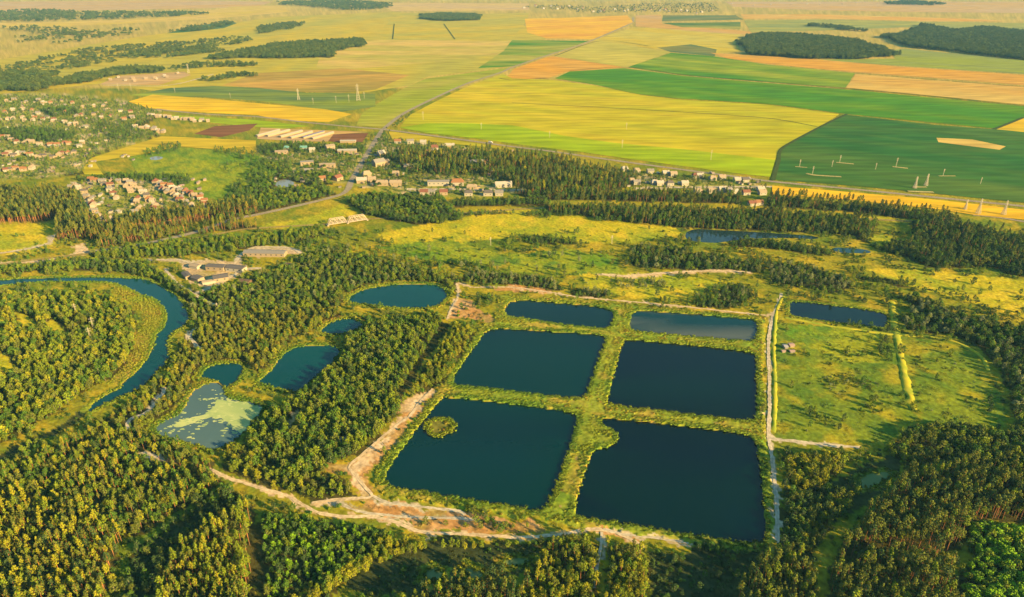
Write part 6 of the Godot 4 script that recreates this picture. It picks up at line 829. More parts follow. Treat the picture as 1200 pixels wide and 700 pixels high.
const PYLONS := [
	[-550.7, -1807, 29.1, true, "white lattice pylon on the green field, left of the tallest"],
	[-394.1, -1795, 42.3, true, "tallest white lattice pylon on the far green field"],
	[-442.9, -1760, 17.5, false, "slim power pole left of the pair beside the tallest pylon"],
	[-413.1, -1772, 19.8, false, "slim power pole right of the pair beside the tallest pylon"],
	[-383.5, -1820, 18, false, "slim power pole just right of the tallest pylon"],
	[-497.9, -1749, 15.2, false, "slim power pole between the two white lattice pylons"],
	[-1032.5, -2273, 30.3, true, "small lattice pylon beside the far settlement"],
	[-1089.6, -1951, 19.2, false, "slim power pole left one below the far settlement"],
	[-1047.2, -1937, 21.4, false, "slim power pole right one below the far settlement"],
	[-736.1, -1832, 13.6, false, "slim power pole at the right end of the far green field"],
	[-915.4, -1910, 14.1, false, "slim power pole beside the far green field's left end"],
	[633.3, -1039, 19.7, true, "left of the twin pylons in the dark green field"],
	[658.1, -1052.7, 19.9, true, "right of the twin pylons in the dark green field"],
	[658.3, -917.7, 23, true, "middle pylon of three on the golden strip"],
	[692.1, -914.1, 21.6, true, "rightmost pylon of three on the golden strip"],
	[651.2, -936.2, 15.6, true, "leftmost pylon of three on the golden strip"],
	[502.5, -1115.6, 14.9, false, "slim power pole with the longest pale strip at its foot in the dark green field"],
	[499, -1163.2, 13.8, false, "slim power pole leftmost but one in the dark green field"],
	[580.7, -1191.2, 14.1, false, "slim power pole at the back of the dark green field with a pale strip"],
	[555.3, -1163.2, 12.3, false, "slim power pole thin, just below the back one in the dark green field"],
	[666.4, -1163.2, 16.9, false, "slim power pole tall, in the middle of the dark green field"],
	[623.1, -1147, 12.1, false, "slim power pole thin, left of the tall middle one in the dark green field"],
	[715.2, -1105.5, 13.3, false, "slim power pole right of the twin pylons in the dark green field"],
	[750.7, -1062, 11.4, false, "slim power pole nearest the golden strip in the dark green field"],
	[356.9, -1208.6, 19, false, "pole with a pale patch at its foot on the lime strip"],
	[210.2, -1295.9, 16.8, false, "pole at the edge of the lime strip, mid field"],
	[-199.5, -1554, 19.6, false, "pole standing beside the main road on the yellow field"],
	[-65.2, -1458.3, 14.8, false, "pole on the lime strip nearest the white truck"],
	[75.9, -1380.2, 14.2, false, "pole at the left of the lime strip"],
	[242.8, -1458.3, 14.8, false, "faint pole in the wide yellow field"],
	[-401.2, -574, 16.9, false, "pale pole rising higher among the trees inside the river bend"],
	[-395.4, -557.5, 14.8, false, "pale pole just below the other inside the river bend"],
	[-26.8, -798.2, 11.5, false, "lone pole on the yellow meadow's left side"],
	[126.1, -804, 11.6, false, "lone pole in the middle of the yellow meadow"],
	[-301, -620.5, 8.8, false, "pale pole where the curving track ends in the river wood"],
	[-438.6, -609.3, 13.6, false, "faint pole left in the river bend wood"],
]
const TRUSS := [
	[-248.5, -870.8, -226.3, -882.6, "left white steel truss span of the railway bridge"],
	[-224.1, -880.9, -200.8, -892.9, "right white steel truss span of the railway bridge"],
]
const TRUCK := [-41.8, -1335.5, -0.520]

var rng := RandomNumberGenerator.new()
var nz := FastNoiseLite.new()
var nz2 := FastNoiseLite.new()
var nz3 := FastNoiseLite.new()
var basins := []
var boxes := []
var used := {}
var M := {}

# ---------------------------------------------------------------- small helpers
func lin(r: float, g: float, b: float) -> Color:
	return Color(r, g, b).linear_to_srgb()

func make_mat(c: Color, rough := 1.0, spec := 0.3) -> StandardMaterial3D:
	var m := StandardMaterial3D.new()
	m.albedo_color = c.linear_to_srgb()
	m.roughness = rough
	m.metallic_specular = spec
	return m

func poly(a: Array) -> PackedVector2Array:
	var p := PackedVector2Array()
	for i in range(0, a.size(), 2):
		p.append(Vector2(a[i], a[i + 1]))
	return p

func smooth(p: PackedVector2Array, rounds := 2) -> PackedVector2Array:
	for r in rounds:
		var q := PackedVector2Array()
		for i in p.size():
			var a := p[i]
			var b := p[(i + 1) % p.size()]
			q.append(a.lerp(b, 0.25))
			q.append(a.lerp(b, 0.75))
		p = q
	return p

func wobble(p: PackedVector2Array, amount: float, freq: float, step: float) -> PackedVector2Array:
	var q := PackedVector2Array()
	for i in p.size():
		var a := p[i]
		var b := p[(i + 1) % p.size()]
		var n := maxi(1, int(a.distance_to(b) / step))
		for k in n:
			var c := a.lerp(b, float(k) / n)
			q.append(c + Vector2(nz.get_noise_2d(c.x * freq, c.y * freq), nz.get_noise_2d(c.y * freq + 900.0, c.x * freq - 400.0)) * amount)
	return q

func numbered(called: String) -> String:
	var n: int = used.get(called, 0)
	used[called] = n + 1
	return called if n == 0 else "%s_%03d" % [called, n]

func tag(o: Node3D, label: String, category: String, group := "", kind := "") -> void:
	if label: o.set_meta("label", label)
	if category: o.set_meta("category", category)
	if group: o.set_meta("group", group)
	if kind: o.set_meta("kind", kind)

func put(called: String, mesh: Mesh, m: Material, parent: Node3D = self) -> MeshInstance3D:
	var o := MeshInstance3D.new()
	o.mesh = mesh
	if m: o.material_override = m
	o.name = numbered(called) if parent == self else called
	parent.add_child(o, true)
	return o

func base(called: String, at: Vector3, turn := 0.0) -> Node3D:
	var o := Node3D.new()
	o.name = numbered(called)
	add_child(o, true)
	o.position = at
	o.rotation.y = turn
	return o

func array_mesh(v: PackedVector3Array, n: PackedVector3Array, c: PackedColorArray, idx: PackedInt32Array, uv := PackedVector2Array()) -> ArrayMesh:
	var a := []
	a.resize(Mesh.ARRAY_MAX)
	a[Mesh.ARRAY_VERTEX] = v
	a[Mesh.ARRAY_NORMAL] = n
	if c.size(): a[Mesh.ARRAY_COLOR] = c
	if uv.size(): a[Mesh.ARRAY_TEX_UV] = uv
	if idx.size(): a[Mesh.ARRAY_INDEX] = idx
	var m := ArrayMesh.new()
	m.add_surface_from_arrays(Mesh.PRIMITIVE_TRIANGLES, a)
	return m

func noise_tex(seed_: int, freq: float, lo: float, hi: float, size := 512, octaves := 5) -> NoiseTexture2D:
	var f := FastNoiseLite.new()
	f.seed = seed_
	f.frequency = freq
	f.fractal_octaves = octaves
	f.noise_type = FastNoiseLite.TYPE_SIMPLEX_SMOOTH
	var t := NoiseTexture2D.new()
	t.width = size
	t.height = size
	t.seamless = true
	t.noise = f
	var ramp := Gradient.new()
	ramp.set_color(0, Color(lo, lo, lo))
	ramp.set_color(1, Color(hi, hi, hi))
	t.color_ramp = ramp
	return t

# ---------------------------------------------------------------- plan grid: what covers each 2.5 m cell
const CELL := 2.5
const GX0 := -1500.0
const GZ0 := -2000.0
const GW := 1200
const GH := 712
var zone := PackedByteArray()
var blocked := PackedByteArray()
const ZN := ["meadow", "village", "yard", "yellow", "green", "rough", "marsh", "dike", "reed", "sand", "soil", "wood", "water", "track", "plain"]

func raster(p: PackedVector2Array, grid: PackedByteArray, value: int) -> PackedByteArray:
	var lo := 1e9
	var hi := -1e9
	for q in p:
		lo = minf(lo, q.y)
		hi = maxf(hi, q.y)
	var r0 := clampi(int((lo - GZ0) / CELL), 0, GH - 1)
	var r1 := clampi(int((hi - GZ0) / CELL), 0, GH - 1)
	for r in range(r0, r1 + 1):
		var z := GZ0 + (r + 0.5) * CELL
		var xs := []
		for i in p.size():
			var a := p[i]
			var b := p[(i + 1) % p.size()]
			if (a.y <= z) != (b.y <= z):
				xs.append(a.x + (z - a.y) / (b.y - a.y) * (b.x - a.x))
		xs.sort()
		for k in range(0, xs.size() - 1, 2):
			var c0 := clampi(int(ceil((xs[k] - GX0) / CELL - 0.5)), 0, GW - 1)
			var c1 := clampi(int(floor((xs[k + 1] - GX0) / CELL - 0.5)), -1, GW - 1)
			for c in range(c0, c1 + 1):
				grid[r * GW + c] = value
	return grid

func cell_of(x: float, z: float) -> int:
	var c := int((x - GX0) / CELL)
	var r := int((z - GZ0) / CELL)
	if c < 0 or r < 0 or c >= GW or r >= GH or x < GX0 or z < GZ0:
		return -1
	return r * GW + c

func block_line(pl: PackedVector2Array, half: float, paint := -1) -> void:
	for i in pl.size() - 1:
		var n := int(pl[i].distance_to(pl[i + 1]) / 1.5) + 1
		for k in n + 1:
			var p := pl[i].lerp(pl[i + 1], float(k) / n)
			for dx in range(-int(half / CELL) - 1, int(half / CELL) + 2):
				for dz in range(-int(half / CELL) - 1, int(half / CELL) + 2):
					if Vector2(dx, dz).length() * CELL <= half:
						var id := cell_of(p.x + dx * CELL, p.y + dz * CELL)
						if id >= 0:
							blocked[id] = 1
							if paint >= 0 and zone[id] != 12: zone[id] = paint

# ---------------------------------------------------------------- ground
const ZC := {
	"meadow": [Color(0.300, 0.260, 0.020), Color(0.120, 0.180, 0.018), Color(0.420, 0.310, 0.025), 1.0],
	"village": [Color(0.320, 0.300, 0.070), Color(0.180, 0.220, 0.025), Color(0.540, 0.410, 0.250), 6.0],
	"yard": [Color(0.560, 0.420, 0.280), Color(0.440, 0.330, 0.200), Color(0.300, 0.260, 0.060), 3.0],
	"yellow": [Color(0.480, 0.400, 0.020), Color(0.250, 0.300, 0.020), Color(0.560, 0.420, 0.030), 1.6],
	"green": [Color(0.110, 0.230, 0.020), Color(0.280, 0.300, 0.020), Color(0.070, 0.170, 0.030), 1.0],
	"rough": [Color(0.190, 0.240, 0.020), Color(0.090, 0.170, 0.022), Color(0.340, 0.290, 0.020), 2.2],
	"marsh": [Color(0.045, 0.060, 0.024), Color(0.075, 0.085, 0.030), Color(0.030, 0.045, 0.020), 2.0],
	"dike": [Color(0.260, 0.290, 0.030), Color(0.160, 0.250, 0.025), Color(0.400, 0.290, 0.050), 3.0],
	"reed": [Color(0.260, 0.260, 0.025), Color(0.140, 0.210, 0.025), Color(0.380, 0.250, 0.050), 3.0],
	"sand": [Color(0.620, 0.480, 0.320), Color(0.540, 0.380, 0.210), Color(0.360, 0.260, 0.080), 5.0],
	"soil": [Color(0.440, 0.230, 0.080), Color(0.540, 0.340, 0.160), Color(0.260, 0.200, 0.050), 3.0],
	"track": [Color(0.520, 0.440, 0.320), Color(0.440, 0.360, 0.240), Color(0.300, 0.250, 0.070), 6.0],
	"plain": [Color(0.440, 0.340, 0.070), Color(0.330, 0.280, 0.060), Color(0.500, 0.370, 0.100), 0.5],
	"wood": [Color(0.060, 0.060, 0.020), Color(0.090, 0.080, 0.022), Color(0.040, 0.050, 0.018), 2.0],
	"water": [Color(0.050, 0.050, 0.030), Color(0.050, 0.050, 0.030), Color(0.050, 0.050, 0.030), 1.0],
}

func zone_color(z: int, x: float, y: float) -> Color:
	var k: Array = ZC[ZN[z]]
	var f: float = k[3]
	var a := nz2.get_noise_2d(x * f, y * f) * 0.75 + nz3.get_noise_2d(x, y) * 0.45
	var t := clampf(0.5 + a * 1.3, 0.0, 1.0)
	var c: Color = k[0].lerp(k[1], t)
	var b := nz3.get_noise_2d(x * 0.37 + 500.0, y * 0.37)
	return c.lerp(k[2], clampf(b * 2.2 - 0.15, 0.0, 0.8)) * (1.0 + nz3.get_noise_2d(y * 2.1, x * 2.1) * 0.35)

func in_water(x: float, z: float) -> bool:
	for k in basins.size():
		if boxes[k].has_point(Vector2(x, z)) and Geometry2D.is_point_in_polygon(Vector2(x, z), basins[k]): return true
	return false

func build_ground() -> void:
	var rows := PackedFloat32Array()
	var pitch := deg_to_rad(CAM_PITCH_DEG)
	var v := 790.0
	while v > -28.0:
		var dy := (v - 350.0) / 800.0
		rows.append((dy * sin(pitch) - cos(pitch)) * CAM_HEIGHT / (dy * cos(pitch) + sin(pitch)))
		v -= 1.8 if v > 180.0 else 3.0
	rows.insert(0, -60.0)
	rows.insert(0, 1500.0)
	rows.append(-30000.0)
	var cols := PackedFloat32Array()
	for i in range(-460, 461):
		cols.append(i * 1.9)
	for e in [1200.0, 2500.0, 6000.0]:
		cols.append(e)
		cols.insert(0, -e)
	var nc := cols.size()
	var vs := PackedVector3Array()
	var ns := PackedVector3Array()
	var cs := PackedColorArray()
	var ix := PackedInt32Array()
	vs.resize(rows.size() * nc)
	ns.resize(vs.size())
	cs.resize(vs.size())
	var i := 0
	for z in rows:
		var depth := maxf(-z, 60.0) * cos(pitch) + CAM_HEIGHT * sin(pitch)
		for u in cols:
			var x := u / 800.0 * depth
			var y := 0.0
			var id := cell_of(x, z)
			var zi := 14
			if id >= 0:
				var wx := x + nz.get_noise_2d(x * 3.0, z * 3.0) * 5.0 + nz.get_noise_2d(x * 11.0, z * 11.0) * 3.0
				var wz := z + nz.get_noise_2d(z * 3.0, x * 3.0 + 700.0) * 5.0 + nz.get_noise_2d(z * 11.0, x * 11.0 + 70.0) * 3.0
				var wid := cell_of(wx, wz)
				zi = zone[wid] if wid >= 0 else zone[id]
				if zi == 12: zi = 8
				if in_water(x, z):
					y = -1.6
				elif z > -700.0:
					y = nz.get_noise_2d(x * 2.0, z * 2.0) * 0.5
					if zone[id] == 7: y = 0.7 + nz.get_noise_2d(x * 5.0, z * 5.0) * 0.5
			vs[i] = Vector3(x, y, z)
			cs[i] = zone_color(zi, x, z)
			i += 1
	for r in rows.size() - 1:
		for c in nc - 1:
			var a := r * nc + c
			ix.append_array(PackedInt32Array([a, a + nc, a + 1, a + 1, a + nc, a + nc + 1]))
	# normals from the height differences
	for r in rows.size():
		for c in nc:
			var a := r * nc + c
			var dx := vs[r * nc + mini(c + 1, nc - 1)] - vs[r * nc + maxi(c - 1, 0)]
			var dz := vs[mini(r + 1, rows.size() - 1) * nc + c] - vs[maxi(r - 1, 0) * nc + c]
			var n := dx.cross(dz)
			ns[a] = n.normalized() * (1.0 if n.y > 0 else -1.0)
	var o := put("ground", array_mesh(vs, ns, cs, ix), M.ground)
	tag(o, "open ground of dry and green grass under everything", "", "", "structure")

# a flat or gridded sheet over a polygon, coloured by noise between two tones
func sheet(called: String, p: PackedVector2Array, y: float, ca: Color, cb: Color, step: float, angle: float, m: Material, contrast := 1.0, freq := 1.0) -> MeshInstance3D:
	var dir := Vector2.RIGHT.rotated(angle)
	var q := PackedVector2Array()
	for a in p: q.append(a.rotated(-angle))
	var lo := q[0]
	var hi := q[0]
	for a in q:
		lo = lo.min(a)
		hi = hi.max(a)
	var sx := step * 2.2
	var vs := PackedVector3Array()
	var ns := PackedVector3Array()
	var cs := PackedColorArray()
	var ix := PackedInt32Array()
	for cx in range(int((hi.x - lo.x) / sx) + 1):
		for cz in range(int((hi.y - lo.y) / step) + 1):
			var o := lo + Vector2(cx * sx, cz * step)
			var cell := PackedVector2Array([o, o + Vector2(sx, 0), o + Vector2(sx, step), o + Vector2(0, step)])
			for piece in Geometry2D.intersect_polygons(q, cell):
				if piece.size() < 3: continue
				var tri := Geometry2D.triangulate_polygon(piece)
				var b := vs.size()
				for a in piece:
					var w: Vector2 = a.rotated(angle)
					var t := nz2.get_noise_2d(a.x * 0.35 * freq, a.y * 1.5 * freq) * 0.8 + nz2.get_noise_2d(a.x * 0.06 * freq + 300.0, a.y * 0.5 * freq) * 0.9
					vs.append(Vector3(w.x, y, w.y))
					ns.append(Vector3.UP)
					cs.append(ca.lerp(cb, clampf(0.42 + t * contrast, 0.0, 1.0)))
				for k in range(0, tri.size(), 3):
					var t0 := vs[b + tri[k]]
					var t1 := vs[b + tri[k + 1]]
					var t2 := vs[b + tri[k + 2]]
					if (t1 - t0).cross(t2 - t0).y > 0:
						ix.append_array(PackedInt32Array([b + tri[k], b + tri[k + 2], b + tri[k + 1]]))
					else:
						ix.append_array(PackedInt32Array([b + tri[k], b + tri[k + 1], b + tri[k + 2]]))
	return put(called, array_mesh(vs, ns, cs, ix), m)

func strip(called: String, pl: PackedVector2Array, w: float, y: float, m: Material, rough_edge := 0.25) -> MeshInstance3D:
	var line := spaced(pl, 2.5 if w < 9.0 else 6.0)
	var vs := PackedVector3Array()
	var ns := PackedVector3Array()
	var cs := PackedColorArray()
	var ix := PackedInt32Array()
	var offs := [-0.5, -0.25, 0.0, 0.25, 0.5]
	for i in line.size():
		var d := (line[mini(i + 1, line.size() - 1)] - line[maxi(i - 1, 0)]).normalized()
		var side := Vector2(-d.y, d.x)
		for k in 5:
			var off: float = offs[k] * w
			off *= 1.0 + nz.get_noise_2d(line[i].x * 4.0, line[i].y * 4.0) * rough_edge
			if k == 0 or k == 4: off *= 1.0 + nz.get_noise_2d(line[i].x * 14.0 + k * 77.0, line[i].y * 14.0) * rough_edge * 2.4
			var p := line[i] + side * off
			vs.append(Vector3(p.x, y, p.y))
			ns.append(Vector3.UP)
			var e := 0.95 + 0.3 * nz3.get_noise_2d(p.x * 0.7, p.y * 0.7)
			if absf(offs[k]) == 0.25: e *= 1.06
			elif k == 2 and w < 7.0: e *= 0.86
			cs.append(Color(e, e, e))
	for i in line.size() - 1:
		for k in 4:
			var a := i * 5 + k
			ix.append_array(PackedInt32Array([a, a + 5, a + 1, a + 1, a + 5, a + 6]))
	return put(called, array_mesh(vs, ns, cs, ix), m)

func spaced(pl: PackedVector2Array, step: float) -> PackedVector2Array:
	var c := Curve2D.new()
	for i in pl.size():
		var a := pl[maxi(i - 1, 0)]
		var b := pl[mini(i + 1, pl.size() - 1)]
		var t := (b - a) * 0.5
		var lin_ := minf(pl[i].distance_to(a) if i > 0 else 1e9, pl[i].distance_to(b) if i < pl.size() - 1 else 1e9)
		t = t.normalized() * minf(t.length(), lin_) * 0.33
		c.add_point(pl[i], -t, t)
	var out := PackedVector2Array()
	var n := maxi(2, int(c.get_baked_length() / step))
	for k in n + 1:
		out.append(c.sample_baked(c.get_baked_length() * k / n, true))
	return out

func ridge(called: String, pl: PackedVector2Array, w: float, h: float, m: Material) -> MeshInstance3D:
	var line := spaced(pl, 3.0)
	var st := SurfaceTool.new()
	st.begin(Mesh.PRIMITIVE_TRIANGLES)
	st.set_smooth_group(0)
	var prof := [[-0.5, 0.0], [-0.24, 0.9], [0.0, 1.0], [0.24, 0.9], [0.5, 0.0]]
	var grid := []
	for i in line.size():
		var d := (line[mini(i + 1, line.size() - 1)] - line[maxi(i - 1, 0)]).normalized()
		var side := Vector2(-d.y, d.x)
		var row := []
		var taper := smoothstep(0.0, 4.0, float(mini(i, line.size() - 1 - i)))
		for k in 5:
			var p: Vector2 = line[i] + side * (prof[k][0] * w * (1.0 + nz.get_noise_2d(line[i].x * 6.0, line[i].y * 6.0 + k * 50.0) * 0.9))
			var y: float = prof[k][1] * h * taper * (1.0 + nz.get_noise_2d(p.x * 4.0, p.y * 4.0) * 0.45) + 0.02 - (0.4 if k == 0 or k == 4 else 0.0)
			row.append(Vector3(p.x, y, p.y))
		grid.append(row)
	for i in grid.size() - 1:
		for k in 4:
			for q in [grid[i][k], grid[i][k + 1], grid[i + 1][k], grid[i][k + 1], grid[i + 1][k + 1], grid[i + 1][k]]:
				var t := clampf(0.5 + nz3.get_noise_2d(q.x, q.z) * 1.2, 0.0, 1.0)
				st.set_color(Color(0.33, 0.29, 0.02).lerp(Color(0.17, 0.22, 0.02), t))
				st.add_vertex(q)
	st.generate_normals()
	return put(called, st.commit(), m)

# ---------------------------------------------------------------- trees
const TONES := {
	"gold": Color(0.205, 0.215, 0.012),
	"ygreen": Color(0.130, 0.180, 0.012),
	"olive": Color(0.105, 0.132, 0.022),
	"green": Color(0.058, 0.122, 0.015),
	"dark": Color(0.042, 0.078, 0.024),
	"grey": Color(0.150, 0.180, 0.085),
	"bright": Color(0.140, 0.270, 0.011),
	"rust": Color(0.175, 0.165, 0.018),
}
var variants := {}   # kind -> [[crown mesh, trunk mesh], ...]
var trees := {}      # kind -> list of [x, z, size, turn, tone, stand]

func leaf(vs: PackedVector3Array, ns: PackedVector3Array, cs: PackedColorArray, at: Vector3, out: Vector3, size: float, shade: Color) -> void:
	var dir := (out + Vector3(rng.randf_range(-1, 1), rng.randf_range(-1, 1), rng.randf_range(-1, 1)) * 0.75).normalized()
	var t := dir.cross(Vector3(0.31, 0.9, 0.27)).normalized().rotated(dir, rng.randf() * TAU)
	var b := dir.cross(t)
	var n := (dir * 0.5 + out * 0.7).normalized()
	var p0 := at + t * size
	var p1 := at - t * size * 0.5 + b * size * 0.8
	var p2 := at - t * size * 0.5 - b * size * 0.8
	var tri := [p0, p1, p2] if (p1 - p0).cross(p2 - p0).dot(n) < 0.0 else [p0, p2, p1]
	for p in tri:
		vs.append(p)
		ns.append(n)
		cs.append(shade)

# clumps: list of [centre, radii]; leaves spread over each clump's shell
func crown(clumps: Array, per: int, size: float, hue: Color) -> ArrayMesh:
	var vs := PackedVector3Array()
	var ns := PackedVector3Array()
	var cs := PackedColorArray()
	for c in clumps:
		var centre: Vector3 = c[0]
		var rad: Vector3 = c[1]
		var s := rng.randf_range(0.8, 1.2)
		var shade := Color(1, 1, 1).lerp(hue, rng.randf() * 0.6) * s
		for k in per:
			var d := Vector3(rng.randfn(), rng.randfn(), rng.randfn()).normalized()
			leaf(vs, ns, cs, centre + d * rad * rng.randf_range(0.75, 1.05), d, size * rng.randf_range(0.7, 1.25), shade * rng.randf_range(0.85, 1.15))
	return array_mesh(vs, ns, cs, PackedInt32Array())

func tube(vs: PackedVector3Array, ns: PackedVector3Array, cs: PackedColorArray, a: Vector3, b: Vector3, ra: float, rb: float, ca: Color, cb: Color, sides := 5) -> void:
	var d := (b - a).normalized()
	var t := d.cross(Vector3(0.3, 0.1, 0.9)).normalized()
	var u := d.cross(t)
	for k in sides:
		var p := t * cos(TAU * k / sides) + u * sin(TAU * k / sides)
		var q := t * cos(TAU * (k + 1) / sides) + u * sin(TAU * (k + 1) / sides)
		var quad := [[a, p, ra, ca], [b, p, rb, cb], [a, q, ra, ca], [a, q, ra, ca], [b, p, rb, cb], [b, q, rb, cb]]
		if (b - a).cross(q - p).dot(p) > 0.0: quad = [quad[0], quad[2], quad[1], quad[3], quad[5], quad[4]]
		for e in quad:
			vs.append(e[0] + e[1] * e[2])
			ns.append(e[1])
			cs.append(e[3])

func trunk(h: float, r: float, low: Color, high: Color, limbs: Array) -> ArrayMesh:
	var vs := PackedVector3Array()
	var ns := PackedVector3Array()
	var cs := PackedColorArray()
	var lean := Vector3(rng.randf_range(-0.03, 0.03), 0, rng.randf_range(-0.03, 0.03)) * h
	var mid := Vector3(lean.x * 0.3, h * 0.4, lean.z * 0.3)
	tube(vs, ns, cs, Vector3(0, -1.0, 0), mid, r, r * 0.75, low, low.lerp(high, 0.7))
	tube(vs, ns, cs, mid, Vector3(lean.x, h, lean.z), r * 0.75, r * 0.25, low.lerp(high, 0.7), high)
	for l in limbs:
		var y: float = l[0]
		tube(vs, ns, cs, Vector3(lean.x * y / h, y, lean.z * y / h), l[1], r * 0.35, r * 0.1, high, high, 4)
	return array_mesh(vs, ns, cs, PackedInt32Array())

func make_variants() -> void:
	for kind in ["pine", "broad", "oak", "young", "shrub"]:
		variants[kind] = []
		for v in 4:
			var cl := []
			var limbs := []
			var tr: ArrayMesh
			var cr: ArrayMesh
			match kind:
				"pine":
					for k in 16:
						var f := k / 15.0
						var y := lerpf(13.2, 21.8, f)
						var r := 1.9 * sin(PI * clampf(0.22 + f * 0.74, 0, 1)) * rng.randf_range(0.5, 1.05)
						var an := k * 2.4 + rng.randf()
						cl.append([Vector3(cos(an) * r, y, sin(an) * r), Vector3(1.0, 0.95, 1.0) * rng.randf_range(0.7, 1.2)])
						if k % 3 == 0: limbs.append([y - 0.8, Vector3(cos(an) * r, y, sin(an) * r)])
					cr = crown(cl, 20, 0.5, Color(1.15, 1.1, 0.75))
					tr = trunk(21.2, 0.26, Color(0.12, 0.075, 0.05), Color(0.40, 0.17, 0.07), limbs)
				"broad":
					for k in 24:
						var f := k / 23.0
						var y := lerpf(2.6, 12.6, f)
						var r := 3.7 * pow(sin(PI * clampf(0.16 + f * 0.78, 0, 1)), 0.8) * rng.randf_range(0.35, 1.05)
						var an := k * 2.4 + rng.randf()
						cl.append([Vector3(cos(an) * r, y, sin(an) * r), Vector3(1.35, 1.35, 1.35) * rng.randf_range(0.6, 1.25)])
						if k % 4 == 0: limbs.append([y - 1.5, Vector3(cos(an) * r, y, sin(an) * r)])
					cr = crown(cl, 20, 0.58, Color(1.15, 1.1, 0.7))
					tr = trunk(11.5, 0.24, Color(0.16, 0.14, 0.11), Color(0.30, 0.27, 0.22), limbs)
				"oak":
					for k in 40:
						var d := Vector3(rng.randfn(), rng.randfn() * 0.8, rng.randfn()).normalized()
						d.y = absf(d.y) * 1.25 - 0.3
						var e := d * Vector3(4.6, 4.9, 4.6) * rng.randf_range(0.55, 1.0)
						cl.append([Vector3(0, 7.2, 0) + e, Vector3(1.6, 1.25, 1.6) * rng.randf_range(0.7, 1.2)])
						if k % 6 == 0: limbs.append([4.0, Vector3(0, 7.2, 0) + e * 0.8])
					cr = crown(cl, 18, 0.62, Color(1.1, 1.15, 0.7))
					tr = trunk(9.5, 0.4, Color(0.11, 0.09, 0.07), Color(0.13, 0.11, 0.09), limbs)
				"young":
					for k in 15:
						var f := k / 14.0
						var y := lerpf(1.2, 8.8, f)
						var r := 1.7 * (1.0 - f * 0.85) * rng.randf_range(0.5, 1.0)
						var an := k * 2.4 + rng.randf()
						cl.append([Vector3(cos(an) * r, y, sin(an) * r), Vector3(0.95, 0.85, 0.95) * rng.randf_range(0.8, 1.2) * (1.15 - f * 0.4)])
					cr = crown(cl, 15, 0.42, Color(1.15, 1.1, 0.7))
					tr = trunk(8.0, 0.12, Color(0.12, 0.08, 0.05), Color(0.2, 0.11, 0.06), limbs)
				"shrub":
					for k in 14:
						var d := Vector3(rng.randfn(), absf(rng.randfn()), rng.randfn()).normalized() * rng.randf_range(0.4, 1.0)
						cl.append([Vector3(d.x * 2.0, 0.7 + d.y * 2.4, d.z * 2.0), Vector3(0.95, 0.85, 0.95) * rng.randf_range(0.7, 1.2)])
					cr = crown(cl, 15, 0.4, Color(1.1, 1.1, 0.8))
					tr = trunk(1.8, 0.1, Color(0.1, 0.08, 0.06), Color(0.12, 0.1, 0.08), limbs)
			variants[kind].append([cr, tr])

func pick(w: Dictionary) -> String:
	var total := 0.0
	for k in w: total += w[k]
	var r := rng.randf() * total
	for k in w:
		r -= w[k]
		if r <= 0.0: return k
	return w.keys()[0]

func scatter(stand: int, p: PackedVector2Array, s: float, kinds: Dictionary, tones: Dictionary, size: float) -> void:
	var lo := p[0]
	var hi := p[0]
	for a in p:
		lo = lo.min(a)
		hi = hi.max(a)
	for r in range(int((hi.y - lo.y) / (s * 0.87)) + 1):
		for c in range(int((hi.x - lo.x) / s) + 2):
			var q := lo + Vector2((c + 0.5 * (r % 2)) * s, r * s * 0.87) + Vector2(rng.randf_range(-1, 1), rng.randf_range(-1, 1)) * s * 0.42
			if not Geometry2D.is_point_in_polygon(q, p): continue
			var id := cell_of(q.x, q.y)
			if id >= 0 and (blocked[id] or zone[id] == 12): continue
			var kind := pick(kinds)
			var patch := nz.get_noise_2d(q.x * 1.3 + stand * 31.0, q.y * 1.3)
			if kind != "pine" and patch < -0.42 and s < 8.0 and rng.randf() < 0.6: continue
			# neighbours share a tone in patches
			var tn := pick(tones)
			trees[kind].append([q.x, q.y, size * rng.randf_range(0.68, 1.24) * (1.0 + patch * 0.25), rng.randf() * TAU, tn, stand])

# bushes and saplings on the open scrub between the stands
func undergrowth() -> void:
	var stand := STANDS.size() - 1
	var s := 4.6
	for r in range(int(620.0 / s)):
		for c in range(int(1500.0 / s)):
			var q := Vector2(-750.0 + c * s, -850.0 + r * s) + Vector2(rng.randf_range(-1, 1), rng.randf_range(-1, 1)) * s * 0.45
			if absf(q.x) > 160.0 - q.y * 0.72: continue
			var id := cell_of(q.x, q.y)
			if id < 0 or blocked[id]: continue
			var zi := zone[id]
			var n := nz.get_noise_2d(q.x * 2.2 + 200.0, q.y * 2.2) + nz.get_noise_2d(q.x * 8.0, q.y * 8.0) * 0.5
			var need: float = {0: 0.05, 6: 0.06, 11: -0.3, 10: 0.2, 4: 0.36, 3: 0.42, 5: 0.42}.get(zi, 9.0)
			if n < need: continue
			var tall := rng.randf() < 0.22 and zi != 6
			trees["broad" if tall else "shrub"].append([q.x, q.y, rng.randf_range(0.35, 0.65) if tall else rng.randf_range(0.35, 0.95), rng.randf() * TAU, pick({"green": 3.0, "dark": 2.0, "olive": 2.0, "ygreen": 2.0}) if zi != 6 else pick({"dark": 3.0, "green": 1.0, "olive": 1.0}), stand])

func multi(called: String, mesh: Mesh, m: Material, xf: Array, cols: Array, parent: Node3D) -> MultiMeshInstance3D:
	var mm := MultiMesh.new()
	mm.transform_format = MultiMesh.TRANSFORM_3D
	mm.use_colors = cols.size() > 0
	mm.mesh = mesh
	mm.instance_count = xf.size()
	for i in xf.size():
		mm.set_instance_transform(i, xf[i])
		if cols.size(): mm.set_instance_color(i, cols[i])
	var o := MultiMeshInstance3D.new()
	o.multimesh = mm
	o.material_override = m
	o.name = called if parent != self else numbered(called)
	parent.add_child(o, true)
	return o

